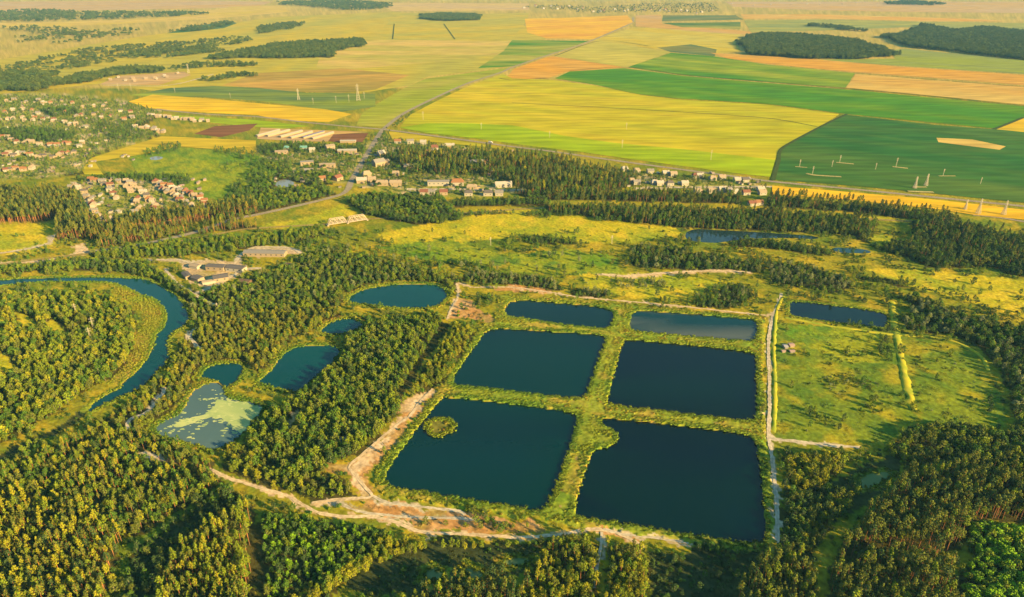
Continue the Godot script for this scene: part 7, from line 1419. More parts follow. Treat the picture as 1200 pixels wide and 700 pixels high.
func in_frame(p: Vector3) -> bool:
	var pitch := deg_to_rad(CAM_PITCH_DEG)
	var y := p.y - CAM_HEIGHT
	var depth := -p.z * cos(pitch) - y * sin(pitch)
	if depth < 1.0: return false
	var up := y * cos(pitch) - p.z * sin(pitch)
	return absf(p.x / depth * 800.0) < 596.0 and absf(up / depth * 800.0) < 346.0

func plant_trees() -> void:
	var names := {"pine": ["pine_tree", "pine", "pine tree"], "broad": ["leafy_tree", "leafy tree", "tree"], "oak": ["round_tree", "round-crowned tree", "tree"], "young": ["young_tree", "young tree", "tree"], "shrub": ["shrub", "shrub", "shrub"]}
	var rest := {"pine": ["pine_forest", "pines further back filling the stands and rows"], "broad": ["leafy_forest", "slender leafy trees massed through the woods further back"], "oak": ["round_tree_forest", "round-crowned trees massed in the further woods"], "young": ["young_forest", "small young trees massed in the further plantation rows"], "shrub": ["shrubbery", "low shrubs spread through the further scrub and meadows"]}
	var tone_words := {"gold": "golden", "ygreen": "yellow-green", "olive": "olive", "green": "green", "dark": "dark green", "grey": "grey-green", "bright": "bright green", "rust": "rusty"}
	var leafmat := {}
	for t in TONES:
		leafmat[t] = make_mat(TONES[t], 0.85, 0.25)
		leafmat[t].vertex_color_use_as_albedo = true
	for kind in trees:
		var list: Array = trees[kind]
		var near := []
		var order := []
		for i in list.size():
			var t: Array = list[i]
			if in_frame(Vector3(t[0], 4.0 * t[2], t[1])):
				order.append([Vector3(t[0], CAM_HEIGHT, t[1]).length() / t[2], i])
		order.sort_custom(func(a, b): return a[0] < b[0])
		var single := {}
		for k in mini(300, order.size()):
			single[order[k][1]] = true
		var spans := {}
		for i in single:
			var t: Array = list[i]
			var here := Rect2(t[0], t[1], 0, 0)
			spans[t[5]] = (spans[t[5]] as Rect2).merge(here) if spans.has(t[5]) else here
		var xf := [[], [], [], []]
		var cols := [[], [], [], []]
		for i in list.size():
			var t: Array = list[i]
			var s: float = t[2]
			var id := cell_of(t[0], t[1])
			var y := 0.0
			var v := i % 4
			var tf := Transform3D(Basis(Vector3.UP, t[3]).scaled(Vector3(s * rng.randf_range(0.85, 1.2), s * rng.randf_range(0.88, 1.15), s * rng.randf_range(0.85, 1.2))), Vector3(t[0], y, t[1]))
			if single.has(i):
				var o := base(names[kind][0], tf.origin)
				o.transform = tf
				put("crown", variants[kind][v][0], leafmat[t[4]], o)
				put("trunk", variants[kind][v][1], M.bark, o)
				var span: Rect2 = spans[t[5]]
				var fx: float = (t[0] - span.position.x) / maxf(span.size.x, 0.1)
				var fz: float = (t[1] - span.position.y) / maxf(span.size.y, 0.1)
				var spot: String = ["rear", "middle", "front"][clampi(int(fz * 3.0), 0, 2)] + [" left", " centre", " right"][clampi(int(fx * 3.0), 0, 2)]
				var tall: String = "short " if s < STANDS[t[5]][5] * 0.88 else "tall " if s > STANDS[t[5]][5] * 1.07 else ""
				if STANDS[t[5]][0].split(" ").size() > 9: tall = ""
				tag(o, "%s%s %s %s, %s" % [tall, tone_words[t[4]], names[kind][1], STANDS[t[5]][0], spot], names[kind][2], "%ss %s" % [names[kind][1], STANDS[t[5]][0]])
			else:
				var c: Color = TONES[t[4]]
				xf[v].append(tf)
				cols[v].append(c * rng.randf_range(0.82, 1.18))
		var total := 0
		for v in 4: total += xf[v].size()
		if total == 0: continue
		var f := base(rest[kind][0], Vector3.ZERO)
		tag(f, rest[kind][1], "forest" if kind != "shrub" else "shrubs", "", "stuff")
		for v in 4:
			multi("crown", variants[kind][v][0], M.leaf, xf[v], cols[v], f)
			if kind in ["pine", "broad"]:
				multi("trunk", variants[kind][v][1], M.bark, xf[v], [], f)
		pass

func reed_mesh(h: float, n: int, spread: float) -> ArrayMesh:
	var vs := PackedVector3Array()
	var ns := PackedVector3Array()
	var cs := PackedColorArray()
	for k in n:
		var a := rng.randf() * TAU
		var r := sqrt(rng.randf()) * spread
		var p := Vector3(cos(a) * r, -0.2, sin(a) * r)
		var hh := h * rng.randf_range(0.55, 1.1) * (1.0 - 0.35 * r / spread)
		var tip := p + Vector3(cos(a) * r * 0.5 + rng.randf_range(-0.3, 0.3), hh, sin(a) * r * 0.5 + rng.randf_range(-0.3, 0.3))
		var side := Vector3(-sin(a + rng.randf()), 0, cos(a + rng.randf())) * rng.randf_range(0.12, 0.26)
		var out := Vector3(cos(a), 1.1, sin(a)).normalized()
		var c := Color(1, 1, 1) * rng.randf_range(0.75, 1.25)
		var blade := [p - side, p + side, tip] if (side * 2.0).cross(tip - p + side).dot(out) < 0.0 else [p + side, p - side, tip]
		for q in blade:
			vs.append(q)
			ns.append(out)
			cs.append(c)
	return array_mesh(vs, ns, cs, PackedInt32Array())

func plant_reeds() -> void:
	var meshes := [reed_mesh(1.5, 40, 0.9), reed_mesh(1.0, 36, 1.1), reed_mesh(1.8, 44, 0.85)]
	var xf := [[], [], []]
	var cols := [[], [], []]
	var tones := [Color(0.21, 0.28, 0.022), Color(0.11, 0.22, 0.025), Color(0.31, 0.31, 0.035), Color(0.27, 0.17, 0.04)]
	for r in GH:
		for c in GW:
			var id := r * GW + c
			var zi := zone[id]
			if (zi != 7 and zi != 8) or blocked[id] == 1: continue
			var wet := false
			for d in [-2, 2]:
				if zone[id + d] == 12 or zone[id + d * GW] == 12: wet = true
			for times in 3:
				var x := GX0 + (c + rng.randf()) * CELL
				var z := GZ0 + (r + rng.randf()) * CELL
				if z < -760.0: continue
				var n := nz.get_noise_2d(x * 3.0, z * 3.0) + nz.get_noise_2d(x * 9.0, z * 9.0) * 0.6
				if not wet and n < -0.12 and zi == 7: continue
				var v := 0 if wet else rng.randi() % 3
				var s := rng.randf_range(0.55, 1.1) * (1.0 if zi == 7 else 0.9)
				xf[v].append(Transform3D(Basis(Vector3.UP, rng.randf() * TAU).scaled(Vector3(s * 1.2, s, s * 1.2)), Vector3(x, 0.5 if zi == 7 else 0.0, z)))
				var t: float = clampf(0.5 + nz2.get_noise_2d(x * 2.0, z * 2.0) * 1.2, 0, 1)
				var col: Color = tones[1].lerp(tones[0], t) if wet else tones[0].lerp(tones[2 if rng.randf() < 0.75 else 3], t)
				cols[v].append(col * rng.randf_range(0.8, 1.2))
	var f := base("reeds", Vector3.ZERO)
	tag(f, "reeds and tall grass on the banks and dikes round the ponds", "reeds", "", "stuff")
	for v in 3:
		multi("tufts", meshes[v], M.leaf, xf[v], cols[v], f)
	pass

func plant_grass() -> void:
	# coarse weeds and grass clumps on the open meadows
	var meshes := [reed_mesh(0.9, 30, 1.1), reed_mesh(0.7, 30, 1.5)]
	var xf := [[], []]
	var cols := [[], []]
	for r in GH:
		for c in GW:
			var id := r * GW + c
			var zi := zone[id]
			if zi == 12 or blocked[id] or zi == 7 or zi == 1 or zi == 2 or zi == 9 or zi == 13: continue
			var x := GX0 + (c + rng.randf()) * CELL
			var z := GZ0 + (r + rng.randf()) * CELL
			if z < -640.0 or absf(x) > 180.0 - z * 0.72: continue
			var n := nz.get_noise_2d(x * 4.0, z * 4.0) + nz.get_noise_2d(x * 13.0 + 50.0, z * 13.0) * 0.8
			if n < (0.05 if zi == 11 else 0.22): continue
			var v := rng.randi() % 2
			var s := rng.randf_range(0.6, 1.3)
			xf[v].append(Transform3D(Basis(Vector3.UP, rng.randf() * TAU).scaled(Vector3(s * 1.3, s, s * 1.3)), Vector3(x, 0, z)))
			var zc := zone_color(zi if zi != 8 else 5, x, z)
			cols[v].append(zc.lerp(Color(0.12, 0.16, 0.03), rng.randf() * 0.7))
	var f := base("tall_grass", Vector3.ZERO)
	tag(f, "coarse clumps of grass and weeds over the meadows", "grass", "", "stuff")
	for v in 2:
		multi("tufts", meshes[v], M.leaf, xf[v], cols[v], f)
	pass

func far_woods() -> void:
	for w in WOODS:
		var p := wobble(poly(w[1]), 60.0, 0.5, 40.0)
		var lo := p[0]
		var hi := p[0]
		for a in p:
			lo = lo.min(a)
			hi = hi.max(a)
		var s: float = w[2]
		var xf := [[], []]
		var cols := [[], []]
		for r in range(int((hi.y - lo.y) / s) + 1):
			for c in range(int((hi.x - lo.x) / s) + 1):
				var q := lo + Vector2(c + 0.5 * (r % 2), r) * s + Vector2(rng.randf_range(-1, 1), rng.randf_range(-1, 1)) * s * 0.45
				if not Geometry2D.is_point_in_polygon(q, p): continue
				if s > 11.0 and nz.get_noise_2d(q.x * 0.8, q.y * 1.6) < (0.06 if s > 14.0 else -0.12): continue
				var k: float = w[3] * rng.randf_range(0.8, 1.2)
				var v := rng.randi() % 2
				var wide := 1.25 if s < 14.0 else 1.7
				xf[v].append(Transform3D(Basis(Vector3.UP, rng.randf() * TAU).scaled(Vector3(k * wide, k * 1.1, k * wide)), Vector3(q.x, 0, q.y)))
				cols[v].append((TONES.dark as Color).lerp(TONES.olive, clampf(0.3 + nz.get_noise_2d(q.x * 0.9, q.y * 2.0) * 0.9 + rng.randf_range(-0.2, 0.2), 0.0, 0.8)) * rng.randf_range(0.75, 1.25))
		var f := base("far_forest", Vector3.ZERO)
		tag(f, w[0], "forest", "", "stuff")
		multi("crown", variants.broad[0][0], M.leaf, xf[0], cols[0], f)
		multi("crown", variants.oak[1][0], M.leaf, xf[1], cols[1], f)
		pass

# ---------------------------------------------------------------- buildings
const PAINT := {
	"white": Color(0.348, 0.331, 0.302), "cream": Color(0.302, 0.244, 0.180), "grey": Color(0.197, 0.191, 0.191), "slate": Color(0.099, 0.093, 0.099),
	"red": Color(0.174, 0.070, 0.046), "orange": Color(0.244, 0.116, 0.052), "blue": Color(0.128, 0.162, 0.290), "teal": Color(0.104, 0.261, 0.267),
	"brown": Color(0.128, 0.081, 0.052), "pale": Color(0.290, 0.290, 0.319), "pink": Color(0.336, 0.232, 0.209),
}

func box(size: Vector3, at: Vector3) -> ArrayMesh:
	var st := SurfaceTool.new()
	var b := BoxMesh.new()
	b.size = size
	st.append_from(b, 0, Transform3D(Basis(), at))
	return st.commit()

func gable(l: float, w: float, y: float, h: float, over: float, hip: float) -> ArrayMesh:
	# a roof with its ridge along x, closed below
	var st := SurfaceTool.new()
	st.begin(Mesh.PRIMITIVE_TRIANGLES)
	st.set_smooth_group(-1)
	var a := l * 0.5 + over
	var b := w * 0.5 + over
	var e := a - hip
	var p := [Vector3(-a, y, -b), Vector3(a, y, -b), Vector3(a, y, b), Vector3(-a, y, b), Vector3(-e, y + h, 0), Vector3(e, y + h, 0)]
	for t in [[0, 1, 5], [0, 5, 4], [2, 3, 4], [2, 4, 5], [3, 0, 4], [1, 2, 5], [0, 2, 1], [0, 3, 2]]:
		for k in [0, 2, 1]: st.add_vertex(p[t[k]])
	st.generate_normals()
	return st.commit()

func build_houses() -> void:
	var mats := {}
	for k in PAINT:
		mats[k] = make_mat(PAINT[k], 0.8, 0.4)
		mats[k].albedo_texture = M.speckle
		mats[k].uv1_triplanar = true
		mats[k].uv1_scale = Vector3.ONE * 0.12
	var words := {"white": "white-roofed", "cream": "sandy-roofed", "grey": "grey-roofed", "slate": "dark slate-roofed", "red": "red-roofed", "orange": "orange-roofed", "blue": "blue-roofed", "teal": "teal-roofed", "brown": "brown-roofed", "pale": "pale-roofed", "pink": "pink-roofed"}
	for h in HOUSES:
		var l: float = h[2]
		var w: float = h[3]
		var o := base(h[8], Vector3(h[0], 0, h[1]), deg_to_rad(h[6]))
		var y: float = h[4]
		var low: bool = h[8] in ["farm_shed", "warehouse", "pump_house", "school", "farm_building", "garden_shed"]
		var wall := put("wall", box(Vector3(l, y + 1.0, w), Vector3(0, y * 0.5 - 0.5, 0)), mats[h[7]], o)
		var roof := put("roof", gable(l, w, y + 0.003, w * (0.16 if low else 0.42), 0.5, 0.0 if low or int(h[0]) % 3 else w * 0.3), mats[h[5]], o)
		if not low:
			put("chimney", box(Vector3(0.7, 1.6, 0.7), Vector3(l * 0.2, y + w * 0.36 + 0.4, 0.6)), mats.red, roof)
			for sx in [-0.26, 0.26]:
				put("window", box(Vector3(1.1, 1.3, 0.12), Vector3(l * sx, y * 0.55, w * 0.5 + 0.03)), M.glass, wall)
		elif l > 15.0 and h[8] != "farm_shed":
			var n := int(l / 6.0)
			for k in n:
				put("window", box(Vector3(1.8, 1.5, 0.12), Vector3((k + 0.5) / n * l - l * 0.5, y * 0.6, w * 0.5 + 0.03)), M.glass, wall)
		var label: String = h[9]
		if label.begins_with("in the") or label.begins_with("on the") or label.begins_with("along") or label.begins_with("between") or label.begins_with("at the"):
			label = "%s %s %s" % [words[h[5]], h[8].replace("_", " "), label]
		tag(o, label, {"farm_shed": "shed", "garden_shed": "shed", "farm_building": "building", "pump_house": "hut"}.get(h[8], h[8]), h[10])

func beam(st: SurfaceTool, a: Vector3, b: Vector3, r: float) -> void:
	var m := BoxMesh.new()
	m.size = Vector3(r, r, a.distance_to(b))
	var d := (b - a).normalized()
	var up := Vector3.UP if absf(d.y) < 0.95 else Vector3.RIGHT
	st.append_from(m, 0, Transform3D(Basis.looking_at(d, up), (a + b) * 0.5))

func lattice_tower(h: float, o: Node3D) -> void:
	for s in [Vector3(1, 0, 1), Vector3(-1, 0, 1), Vector3(1, 0, -1), Vector3(-1, 0, -1)]:
		var st := SurfaceTool.new()
		beam(st, s * h * 0.11 + Vector3(0, -0.5, 0), s * h * 0.03 + Vector3(0, h * 0.62, 0), 0.42)
		beam(st, s * h * 0.03 + Vector3(0, h * 0.62, 0), s * 0.25 + Vector3(0, h, 0), 0.34)
		put("leg", st.commit(), M.steel, o)
	var br := SurfaceTool.new()
	for k in 7:
		var y0 := h * k / 8.0
		var y1 := h * (k + 1) / 8.0
		var w0 := lerpf(h * 0.11, h * 0.03, minf(1.0, y0 / (h * 0.62))) if y0 < h * 0.62 else lerpf(h * 0.03, 0.25, (y0 - h * 0.62) / (h * 0.38))
		var w1 := lerpf(h * 0.11, h * 0.03, minf(1.0, y1 / (h * 0.62))) if y1 < h * 0.62 else lerpf(h * 0.03, 0.25, (y1 - h * 0.62) / (h * 0.38))
		for s in [-1, 1]:
			beam(br, Vector3(-w0, y0, s * w0), Vector3(w1, y1, s * w1), 0.24)
			beam(br, Vector3(w0, y0, s * w0), Vector3(-w1, y1, s * w1), 0.24)
			beam(br, Vector3(s * w0, y0, -w0), Vector3(s * w1, y1, w1), 0.24)
			beam(br, Vector3(s * w0, y0, w0), Vector3(s * w1, y1, -w1), 0.24)
	put("bracing", br.commit(), M.steel, o)
	for k in 3:
		var st := SurfaceTool.new()
		var y := h * (0.68 + 0.11 * k)
		var w := h * (0.13 if k == 1 else 0.1)
		beam(st, Vector3(-w, y, 0), Vector3(w, y, 0), 0.4)
		beam(st, Vector3(-w, y, 0), Vector3(0, y + h * 0.05, 0), 0.22)
		beam(st, Vector3(w, y, 0), Vector3(0, y + h * 0.05, 0), 0.22)
		put("crossarm", st.commit(), M.steel, o)

func mast(h: float, o: Node3D) -> void:
	var p := SurfaceTool.new()
	for s in [-1, 1]:
		beam(p, Vector3(s * h * 0.05, -0.5, 0), Vector3(s * 0.12, h, 0), 0.24)
	put("pole", p.commit(), M.steel, o)
	for k in 2:
		var st := SurfaceTool.new()
		var y := h * (0.74 + 0.15 * k)
		beam(st, Vector3(-h * 0.13, y, 0), Vector3(h * 0.13, y, 0), 0.26)
		put("crossarm", st.commit(), M.steel, o)
		for s in [-1, 1]:
			var i := SurfaceTool.new()
			beam(i, Vector3(s * h * 0.12, y - 0.1, 0), Vector3(s * h * 0.12, y - 1.3, 0), 0.26)
			put("insulator", i.commit(), M.glass, o)

func truss_bridge(a: Vector2, b: Vector2, label: String) -> void:
	var l := a.distance_to(b)
	var mid := (a + b) * 0.5
	var d := b - a
	var o := base("truss_bridge", Vector3(mid.x, 0, mid.y), -d.angle())
	var deck := SurfaceTool.new()
	beam(deck, Vector3(-l * 0.5, 2.0, -2.4), Vector3(l * 0.5, 2.0, -2.4), 0.8)
	beam(deck, Vector3(-l * 0.5, 2.0, 2.4), Vector3(l * 0.5, 2.0, 2.4), 0.8)
	var slab := BoxMesh.new()
	slab.size = Vector3(l, 0.5, 5.6)
	deck.append_from(slab, 0, Transform3D(Basis(), Vector3(0, 1.7, 0)))
	put("deck", deck.commit(), M.concrete, o)
	var n := 6
	for s in [-2.8, 2.8]:
		var t := SurfaceTool.new()
		var step := l / (n + 2)
		var x0 := -l * 0.5
		var top := 8.4
		beam(t, Vector3(x0, 2, s), Vector3(-x0, 2, s), 0.55)
		beam(t, Vector3(x0 + step, top, s), Vector3(-x0 - step, top, s), 0.6)
		beam(t, Vector3(x0, 2, s), Vector3(x0 + step, top, s), 0.6)
		beam(t, Vector3(-x0, 2, s), Vector3(-x0 - step, top, s), 0.6)
		for k in range(1, n + 2):
			beam(t, Vector3(x0 + k * step, 2, s), Vector3(x0 + k * step, top, s), 0.4)
			if k <= n:
				var up := k % 2 == 0
				beam(t, Vector3(x0 + k * step, 2 if up else top, s), Vector3(x0 + (k + 1) * step, top if up else 2, s), 0.42)
		put("truss", t.commit(), M.paint, o)
	var br := SurfaceTool.new()
	for k in range(1, n + 2):
		beam(br, Vector3(-l * 0.5 + k * l / (n + 2), 8.5, -2.8), Vector3(-l * 0.5 + k * l / (n + 2), 8.5, 2.8), 0.35)
	put("top_brace", br.commit(), M.paint, o)
	for s in [-0.5, 0.5]:
		put("abutment", box(Vector3(2.4, 3.0, 7.0), Vector3(l * s * 1.04, 0.0, 0)), M.concrete, o)
	tag(o, label, "bridge", "steel truss spans of the railway bridge")

func wheel_mesh(r: float, w: float) -> ArrayMesh:
	var c := CylinderMesh.new()
	c.top_radius = r
	c.bottom_radius = r
	c.height = w
	c.radial_segments = 14
	c.rings = 1
	var st := SurfaceTool.new()
	st.append_from(c, 0, Transform3D(Basis(Vector3.RIGHT, PI / 2), Vector3.ZERO))
	return st.commit()

func build_truck(at: Vector3, turn: float) -> void:
	var o := base("truck", at, turn)
	put("cargo_box", box(Vector3(6.6, 2.6, 2.5), Vector3(-1.2, 2.4, 0)), M.white, o)
	put("chassis", box(Vector3(9.2, 0.35, 1.2), Vector3(-0.2, 0.9, 0)), M.dark, o)
	var cab := put("cab", box(Vector3(2.0, 2.1, 2.4), Vector3(3.4, 1.9, 0)), M.white, o)
	put("windscreen", box(Vector3(0.06, 0.8, 2.1), Vector3(4.42, 2.3, 0)), M.glass, cab)
	var wm := wheel_mesh(0.5, 0.35)
	for x in [-3.4, -2.2, 3.3]:
		for z in [-1.05, 1.05]:
			put("wheel", wm, M.dark, o).position = Vector3(x, 0.5, z)
	tag(o, "white truck on the long road beside the lime strip", "truck")

# ---------------------------------------------------------------- scene
func _ready() -> void:
	var cam := Camera3D.new()
	cam.name = "camera"
	add_child(cam)
	cam.position = Vector3(0, CAM_HEIGHT, 0)
	cam.rotation_degrees = Vector3(-CAM_PITCH_DEG, 0, 0)
	cam.fov = CAM_FOV
	cam.near = 1.0
	cam.far = 60000.0
	cam.current = true

	var env := Environment.new()
	env.background_mode = Environment.BG_SKY
	var sm := ProceduralSkyMaterial.new()
	sm.sky_top_color = Color(0.24, 0.38, 0.45)
	sm.sky_horizon_color = Color(0.53, 0.58, 0.60)
	sm.sky_curve = 0.12
	sm.sky_energy_multiplier = 1.0
	sm.ground_bottom_color = Color(0.35, 0.33, 0.22)
	sm.ground_horizon_color = Color(0.53, 0.58, 0.60)
	sm.sun_angle_max = 20.0
	sm.sun_curve = 0.1
	var sky := Sky.new()
	sky.sky_material = sm
	env.sky = sky
	env.tonemap_mode = Environment.TONE_MAPPER_LINEAR
	env.tonemap_exposure = 4.3
	env.fog_enabled = true
	env.fog_density = 0.00003
	env.fog_light_color = Color(0.5, 0.78, 1.0)
	env.sdfgi_enabled = true
	env.ssao_enabled = true
	env.ssil_enabled = true
	var we := WorldEnvironment.new()
	we.name = "environment"
	we.environment = env
	add_child(we)

	var sun := DirectionalLight3D.new()
	sun.name = "sun"
	sun.light_color = Color(1.0, 0.84, 0.53)
	sun.light_energy = 1.6
	sun.light_angular_distance = 0.5
	sun.shadow_enabled = true
	add_child(sun)
	var az := deg_to_rad(33.0)
	var el := deg_to_rad(19.0)
	sun.look_at_from_position(Vector3.ZERO, -Vector3(cos(az) * cos(el), sin(el), sin(az) * cos(el)))

	rng.seed = 20240
	nz.seed = 3
	nz.frequency = 0.012
	nz2.seed = 11
	nz2.frequency = 0.006
	nz2.fractal_octaves = 4
	nz3.seed = 23
	nz3.frequency = 0.06
	nz3.fractal_octaves = 4

	# materials
	M.speckle = noise_tex(5, 0.03, 0.72, 1.0)
	M.ground = make_mat(Color(1, 1, 1), 1.0, 0.1)
	M.ground.vertex_color_use_as_albedo = true
	M.ground.albedo_texture = noise_tex(9, 0.02, 0.68, 1.0, 1024, 6)
	M.ground.uv1_triplanar = true
	M.ground.uv1_world_triplanar = true
	M.ground.uv1_scale = Vector3.ONE / 90.0
	M.field = M.ground.duplicate()
	M.field.albedo_texture = noise_tex(31, 0.02, 0.74, 1.0, 1024, 6)
	M.field.uv1_scale = Vector3(1.0 / 3000.0, 1.0, 1.0 / 520.0)
	M.leaf = make_mat(Color(1, 1, 1), 0.85, 0.25)
	M.leaf.vertex_color_use_as_albedo = true
	M.bark = make_mat(Color(1, 1, 1), 0.95, 0.2)
	M.bark.vertex_color_use_as_albedo = true
	M.steel = make_mat(Color(0.27, 0.25, 0.21), 0.6, 0.4)
	M.paint = make_mat(Color(0.32, 0.27, 0.22), 0.6, 0.4)
	M.concrete = make_mat(Color(0.25, 0.22, 0.18), 0.9, 0.3)
	M.white = make_mat(Color(0.5, 0.48, 0.44), 0.5, 0.5)
	M.dark = make_mat(Color(0.03, 0.03, 0.03), 0.8, 0.3)
	M.glass = make_mat(Color(0.05, 0.06, 0.07), 0.1, 0.5)
	for k in {"sand": Color(0.60, 0.47, 0.31), "pale": Color(0.52, 0.45, 0.34), "asphalt": Color(0.30, 0.26, 0.20), "hedge": Color(0.06, 0.09, 0.025), "straw": Color(0.40, 0.36, 0.15), "rail": Color(0.30, 0.24, 0.08)}.keys():
		var m := make_mat({"sand": Color(0.60, 0.47, 0.31), "pale": Color(0.52, 0.45, 0.34), "asphalt": Color(0.30, 0.26, 0.20), "hedge": Color(0.06, 0.09, 0.025), "straw": Color(0.40, 0.36, 0.15), "rail": Color(0.30, 0.24, 0.08)}[k], 1.0, 0.1)
		m.vertex_color_use_as_albedo = true
		m.albedo_texture = M.speckle
		m.uv1_triplanar = true
		m.uv1_world_triplanar = true
		m.uv1_scale = Vector3.ONE / 60.0
		M["road_" + k] = m
	M.water = make_mat(Color(1, 1, 1), 0.06, 0.31)
	M.water.vertex_color_use_as_albedo = true
	var ripple := FastNoiseLite.new()
	ripple.seed = 77
	ripple.frequency = 0.03
	ripple.fractal_octaves = 5
	var rt := NoiseTexture2D.new()
	rt.width = 512
	rt.height = 512
	rt.seamless = true
	rt.as_normal_map = true
	rt.bump_strength = 2.0
	rt.noise = ripple
	M.water.normal_enabled = true
	M.water.normal_texture = rt
	M.water.normal_scale = 0.12
	M.water.uv1_triplanar = true
	M.water.uv1_world_triplanar = true
	M.water.uv1_scale = Vector3.ONE / 140.0
	M.algae = make_mat(Color(1, 1, 1), 0.7, 0.3)
	M.algae.vertex_color_use_as_albedo = true

	# plan grid
	zone.resize(GW * GH)
	blocked.resize(GW * GH)
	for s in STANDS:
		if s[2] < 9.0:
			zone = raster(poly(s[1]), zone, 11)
	for z in ZONES:
		zone = raster(poly(z[1]), zone, ZN.find(z[0]))
	var ponds := []
	for w in WATER:
		var p := smooth(poly(w[2]), 2)
		p = wobble(p, 1.1, 14.0, 4.0)
		ponds.append(p)
		if not w[3] in [5, 6]:
			var rim: Array = Geometry2D.offset_polygon(p, 6.5 if w[3] in [3, 7] and w[0] == "lake" else 4.0)
			if rim.size() and w[0] == "lake": blocked = raster(rim[0], blocked, 2)
			if rim.size():
				var before := zone.duplicate()
				zone = raster(rim[0], zone, 8)
				for i in zone.size():
					if zone[i] == 8 and before[i] in [7, 9, 10, 12]: zone[i] = before[i]
	for i in WATER.size():
		if not WATER[i][3] in [5, 6]:
			zone = raster(ponds[i], zone, 12)
			basins.append(ponds[i])
			var bb := Rect2(ponds[i][0], Vector2.ZERO)
			for q in ponds[i]: bb = bb.expand(q)
			boxes.append(bb)
		else: blocked = raster(ponds[i], blocked, 1)
	for p in CLEARINGS: blocked = raster(poly(p), blocked, 1)
	for l in LINES_CLEAR: block_line(poly(l[0]), l[1])
	for r in ROADS:
		block_line(poly(r[2]), r[3] * 0.5 + 1.2)
		block_line(poly(r[2]), r[3] * 0.5, 9 if r[4] == "sand" else 13 if r[4] == "pale" else -1)
	for h in HOUSES:
		var c := Vector2(h[0], h[1])
		var d: Vector2 = Vector2.RIGHT.rotated(-deg_to_rad(h[6])) * float(h[2]) * 0.5
		block_line(PackedVector2Array([c - d, c + d]), h[3] * 0.5 + 2.5)

	build_ground()
	pass
	var water_tones := [[Color(0.0, 0.014, 0.015), Color(0.0, 0.020, 0.021)], [Color(0.001, 0.006, 0.007), Color(0.002, 0.010, 0.012)], [Color(0.003, 0.020, 0.024), Color(0.055, 0.068, 0.060)], [Color(0.045, 0.085, 0.092), Color(0.07, 0.11, 0.11)], [Color(0.13, 0.17, 0.05), Color(0.09, 0.13, 0.05)], [Color(0.002, 0.030, 0.036), Color(0.012, 0.026, 0.03)], [Color(0.16, 0.18, 0.19), Color(0.12, 0.14, 0.15)], [Color(0.002, 0.032, 0.034), Color(0.004, 0.040, 0.042)]]
	for i in WATER.size():
		var w: Array = WATER[i]
		var k: int = w[3]
		var wider: Array = Geometry2D.offset_polygon(ponds[i], 0.4 if w[0] == "river" else 1.6) if not k in [5, 6] else [ponds[i]]
		var o := sheet(w[0], wider[0], -0.45 if not k in [5, 6] else 0.06, water_tones[k][0], water_tones[k][1], 12.0 if k == 2 else 40.0, 0.06, M.water if k != 4 else M.algae, 1.6 if k == 2 else 0.7, 3.0 if k == 2 else 1.0)
		tag(o, w[1], "", "", "structure")
	var al := sheet("algae", wobble(smooth(poly(ALGAE), 1), 2.5, 9.0, 2.0), -0.435, Color(0.20, 0.27, 0.10), Color(0.36, 0.38, 0.15), 4.0, 0.5, M.algae, 1.0, 8.0)
	tag(al, "pale yellow-green algae film on the grey lake", "algae", "", "stuff")
	var fv := PackedVector3Array()
	var fn := PackedVector3Array()
	for k in 9:
		for a in [Vector3.ZERO, Vector3(cos(TAU * k / 9.0), 0, sin(TAU * k / 9.0)) * (0.75 + 0.25 * sin(k * 2.3)), Vector3(cos(TAU * (k + 1) / 9.0), 0, sin(TAU * (k + 1) / 9.0)) * (0.75 + 0.25 * sin(((k + 1) % 9) * 2.3))]:
			fv.append(a)
			fn.append(Vector3.UP)
	var fx := []
	var fc := []
	var film := poly(ALGAE)
	var lake: PackedVector2Array = ponds[11]
	for k in 5200:
		var q := Vector2(rng.randf_range(-330.0, -190.0), rng.randf_range(-500.0, -390.0))
		if not Geometry2D.is_point_in_polygon(q, lake): continue
		var off := 1e9
		for i in film.size():
			off = minf(off, q.distance_to(Geometry2D.get_closest_point_to_segment(q, film[i], film[(i + 1) % film.size()])))
		if rng.randf() > exp(-off / 5.0) * (0.55 + nz.get_noise_2d(q.x * 7.0, q.y * 7.0)): continue
		var s := rng.randf_range(0.3, 1.6)
		fx.append(Transform3D(Basis(Vector3.UP, rng.randf() * TAU).scaled(Vector3(s * 1.8, 1, s)), Vector3(q.x, -0.43 + rng.randf() * 0.012, q.y)))
		fc.append(Color(0.20, 0.27, 0.10).lerp(Color(0.34, 0.37, 0.15), rng.randf()))
	multi("algae_flakes", array_mesh(fv, fn, PackedColorArray(), PackedInt32Array()), M.algae, fx, fc, al)
	pass

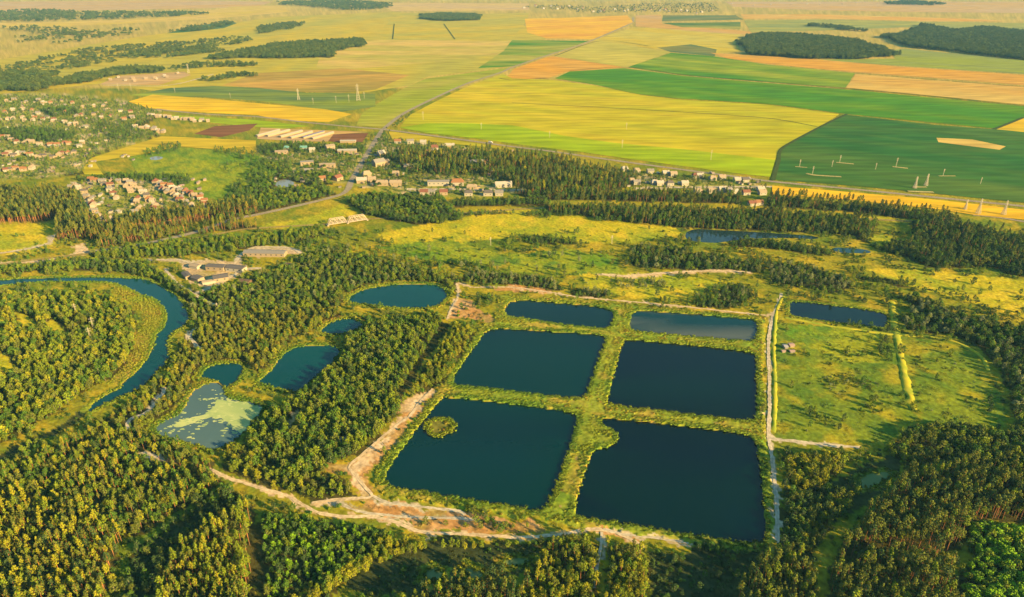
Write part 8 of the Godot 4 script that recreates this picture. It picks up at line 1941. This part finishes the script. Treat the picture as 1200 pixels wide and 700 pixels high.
	for i in FIELDS.size():
		var f: Array = FIELDS[i]
		var p := poly(f[1])
		var far := 0.0
		for a in p: far = maxf(far, -a.y)
		p = wobble(p, 3.0, 3.0, 60.0) if far < 3000.0 else p
		var o := sheet("crop_field", p, 0.1 + 0.015 * i, CROPS[f[2]], CROPS[f[3]], clampf(far / 90.0, 12.0, 60.0), f[4], M.field)
		tag(o, f[0], "", "", "structure")
	pass
	for i in ROADS.size():
		var r: Array = ROADS[i]
		var o := strip(r[0], poly(r[2]), r[3] * (0.75 if r[4] in ["sand", "pale"] else 1.0), (0.85 if r[4] in ["hedge", "straw"] else 0.30) + 0.006 * i, M["road_" + r[4]], 0.35 if r[4] in ["sand", "pale"] else 0.06)
		tag(o, r[1], "", "", "structure")
	for r in RIDGES:
		var o := ridge("grass_bank", poly(r[1]), r[2], r[3], M.bark)
		tag(o, r[0], "", "", "structure")
	# the reed islet
	var c := Vector2(ISLET[0], ISLET[1])
	var isl := PackedVector2Array()
	for k in 40:
		var a := TAU * k / 40.0
		isl.append(c + Vector2(cos(a) * ISLET[2], sin(a) * ISLET[3]) * (1.0 + nz.get_noise_2d(cos(a) * 160.0, sin(a) * 160.0) * 0.2))
	var io := sheet("reed_islet", isl, 0.1, Color(0.16, 0.16, 0.03), Color(0.24, 0.19, 0.04), 3.0, 0.0, M.ground, 1.0, 8.0)
	tag(io, "round islet of reeds in the rectangular pond", "islet")
	zone = raster(isl, zone, 7)

	make_variants()
	for k in variants: trees[k] = []
	for i in STANDS.size():
		var s: Array = STANDS[i]
		scatter(i, wobble(poly(s[1]), 5.0, 3.0, 8.0), s[2], s[3], s[4], s[5])
	undergrowth()
	plant_trees()
	plant_reeds()
	plant_grass()
	far_woods()

	build_houses()
	for p in PYLONS:
		var o := base("power_pylon" if p[3] else "power_pole", Vector3(p[0], 0, p[1]), 0.35)
		if p[3]: lattice_tower(p[2], o)
		else: mast(p[2], o)
		tag(o, p[4], "pylon" if p[3] else "pole", "power line towers" if p[3] else "power line poles")
	for t in TRUSS:
		truss_bridge(Vector2(t[0], t[1]), Vector2(t[2], t[3]), t[4])
	build_truck(Vector3(TRUCK[0], 0.5, TRUCK[1]), TRUCK[2])
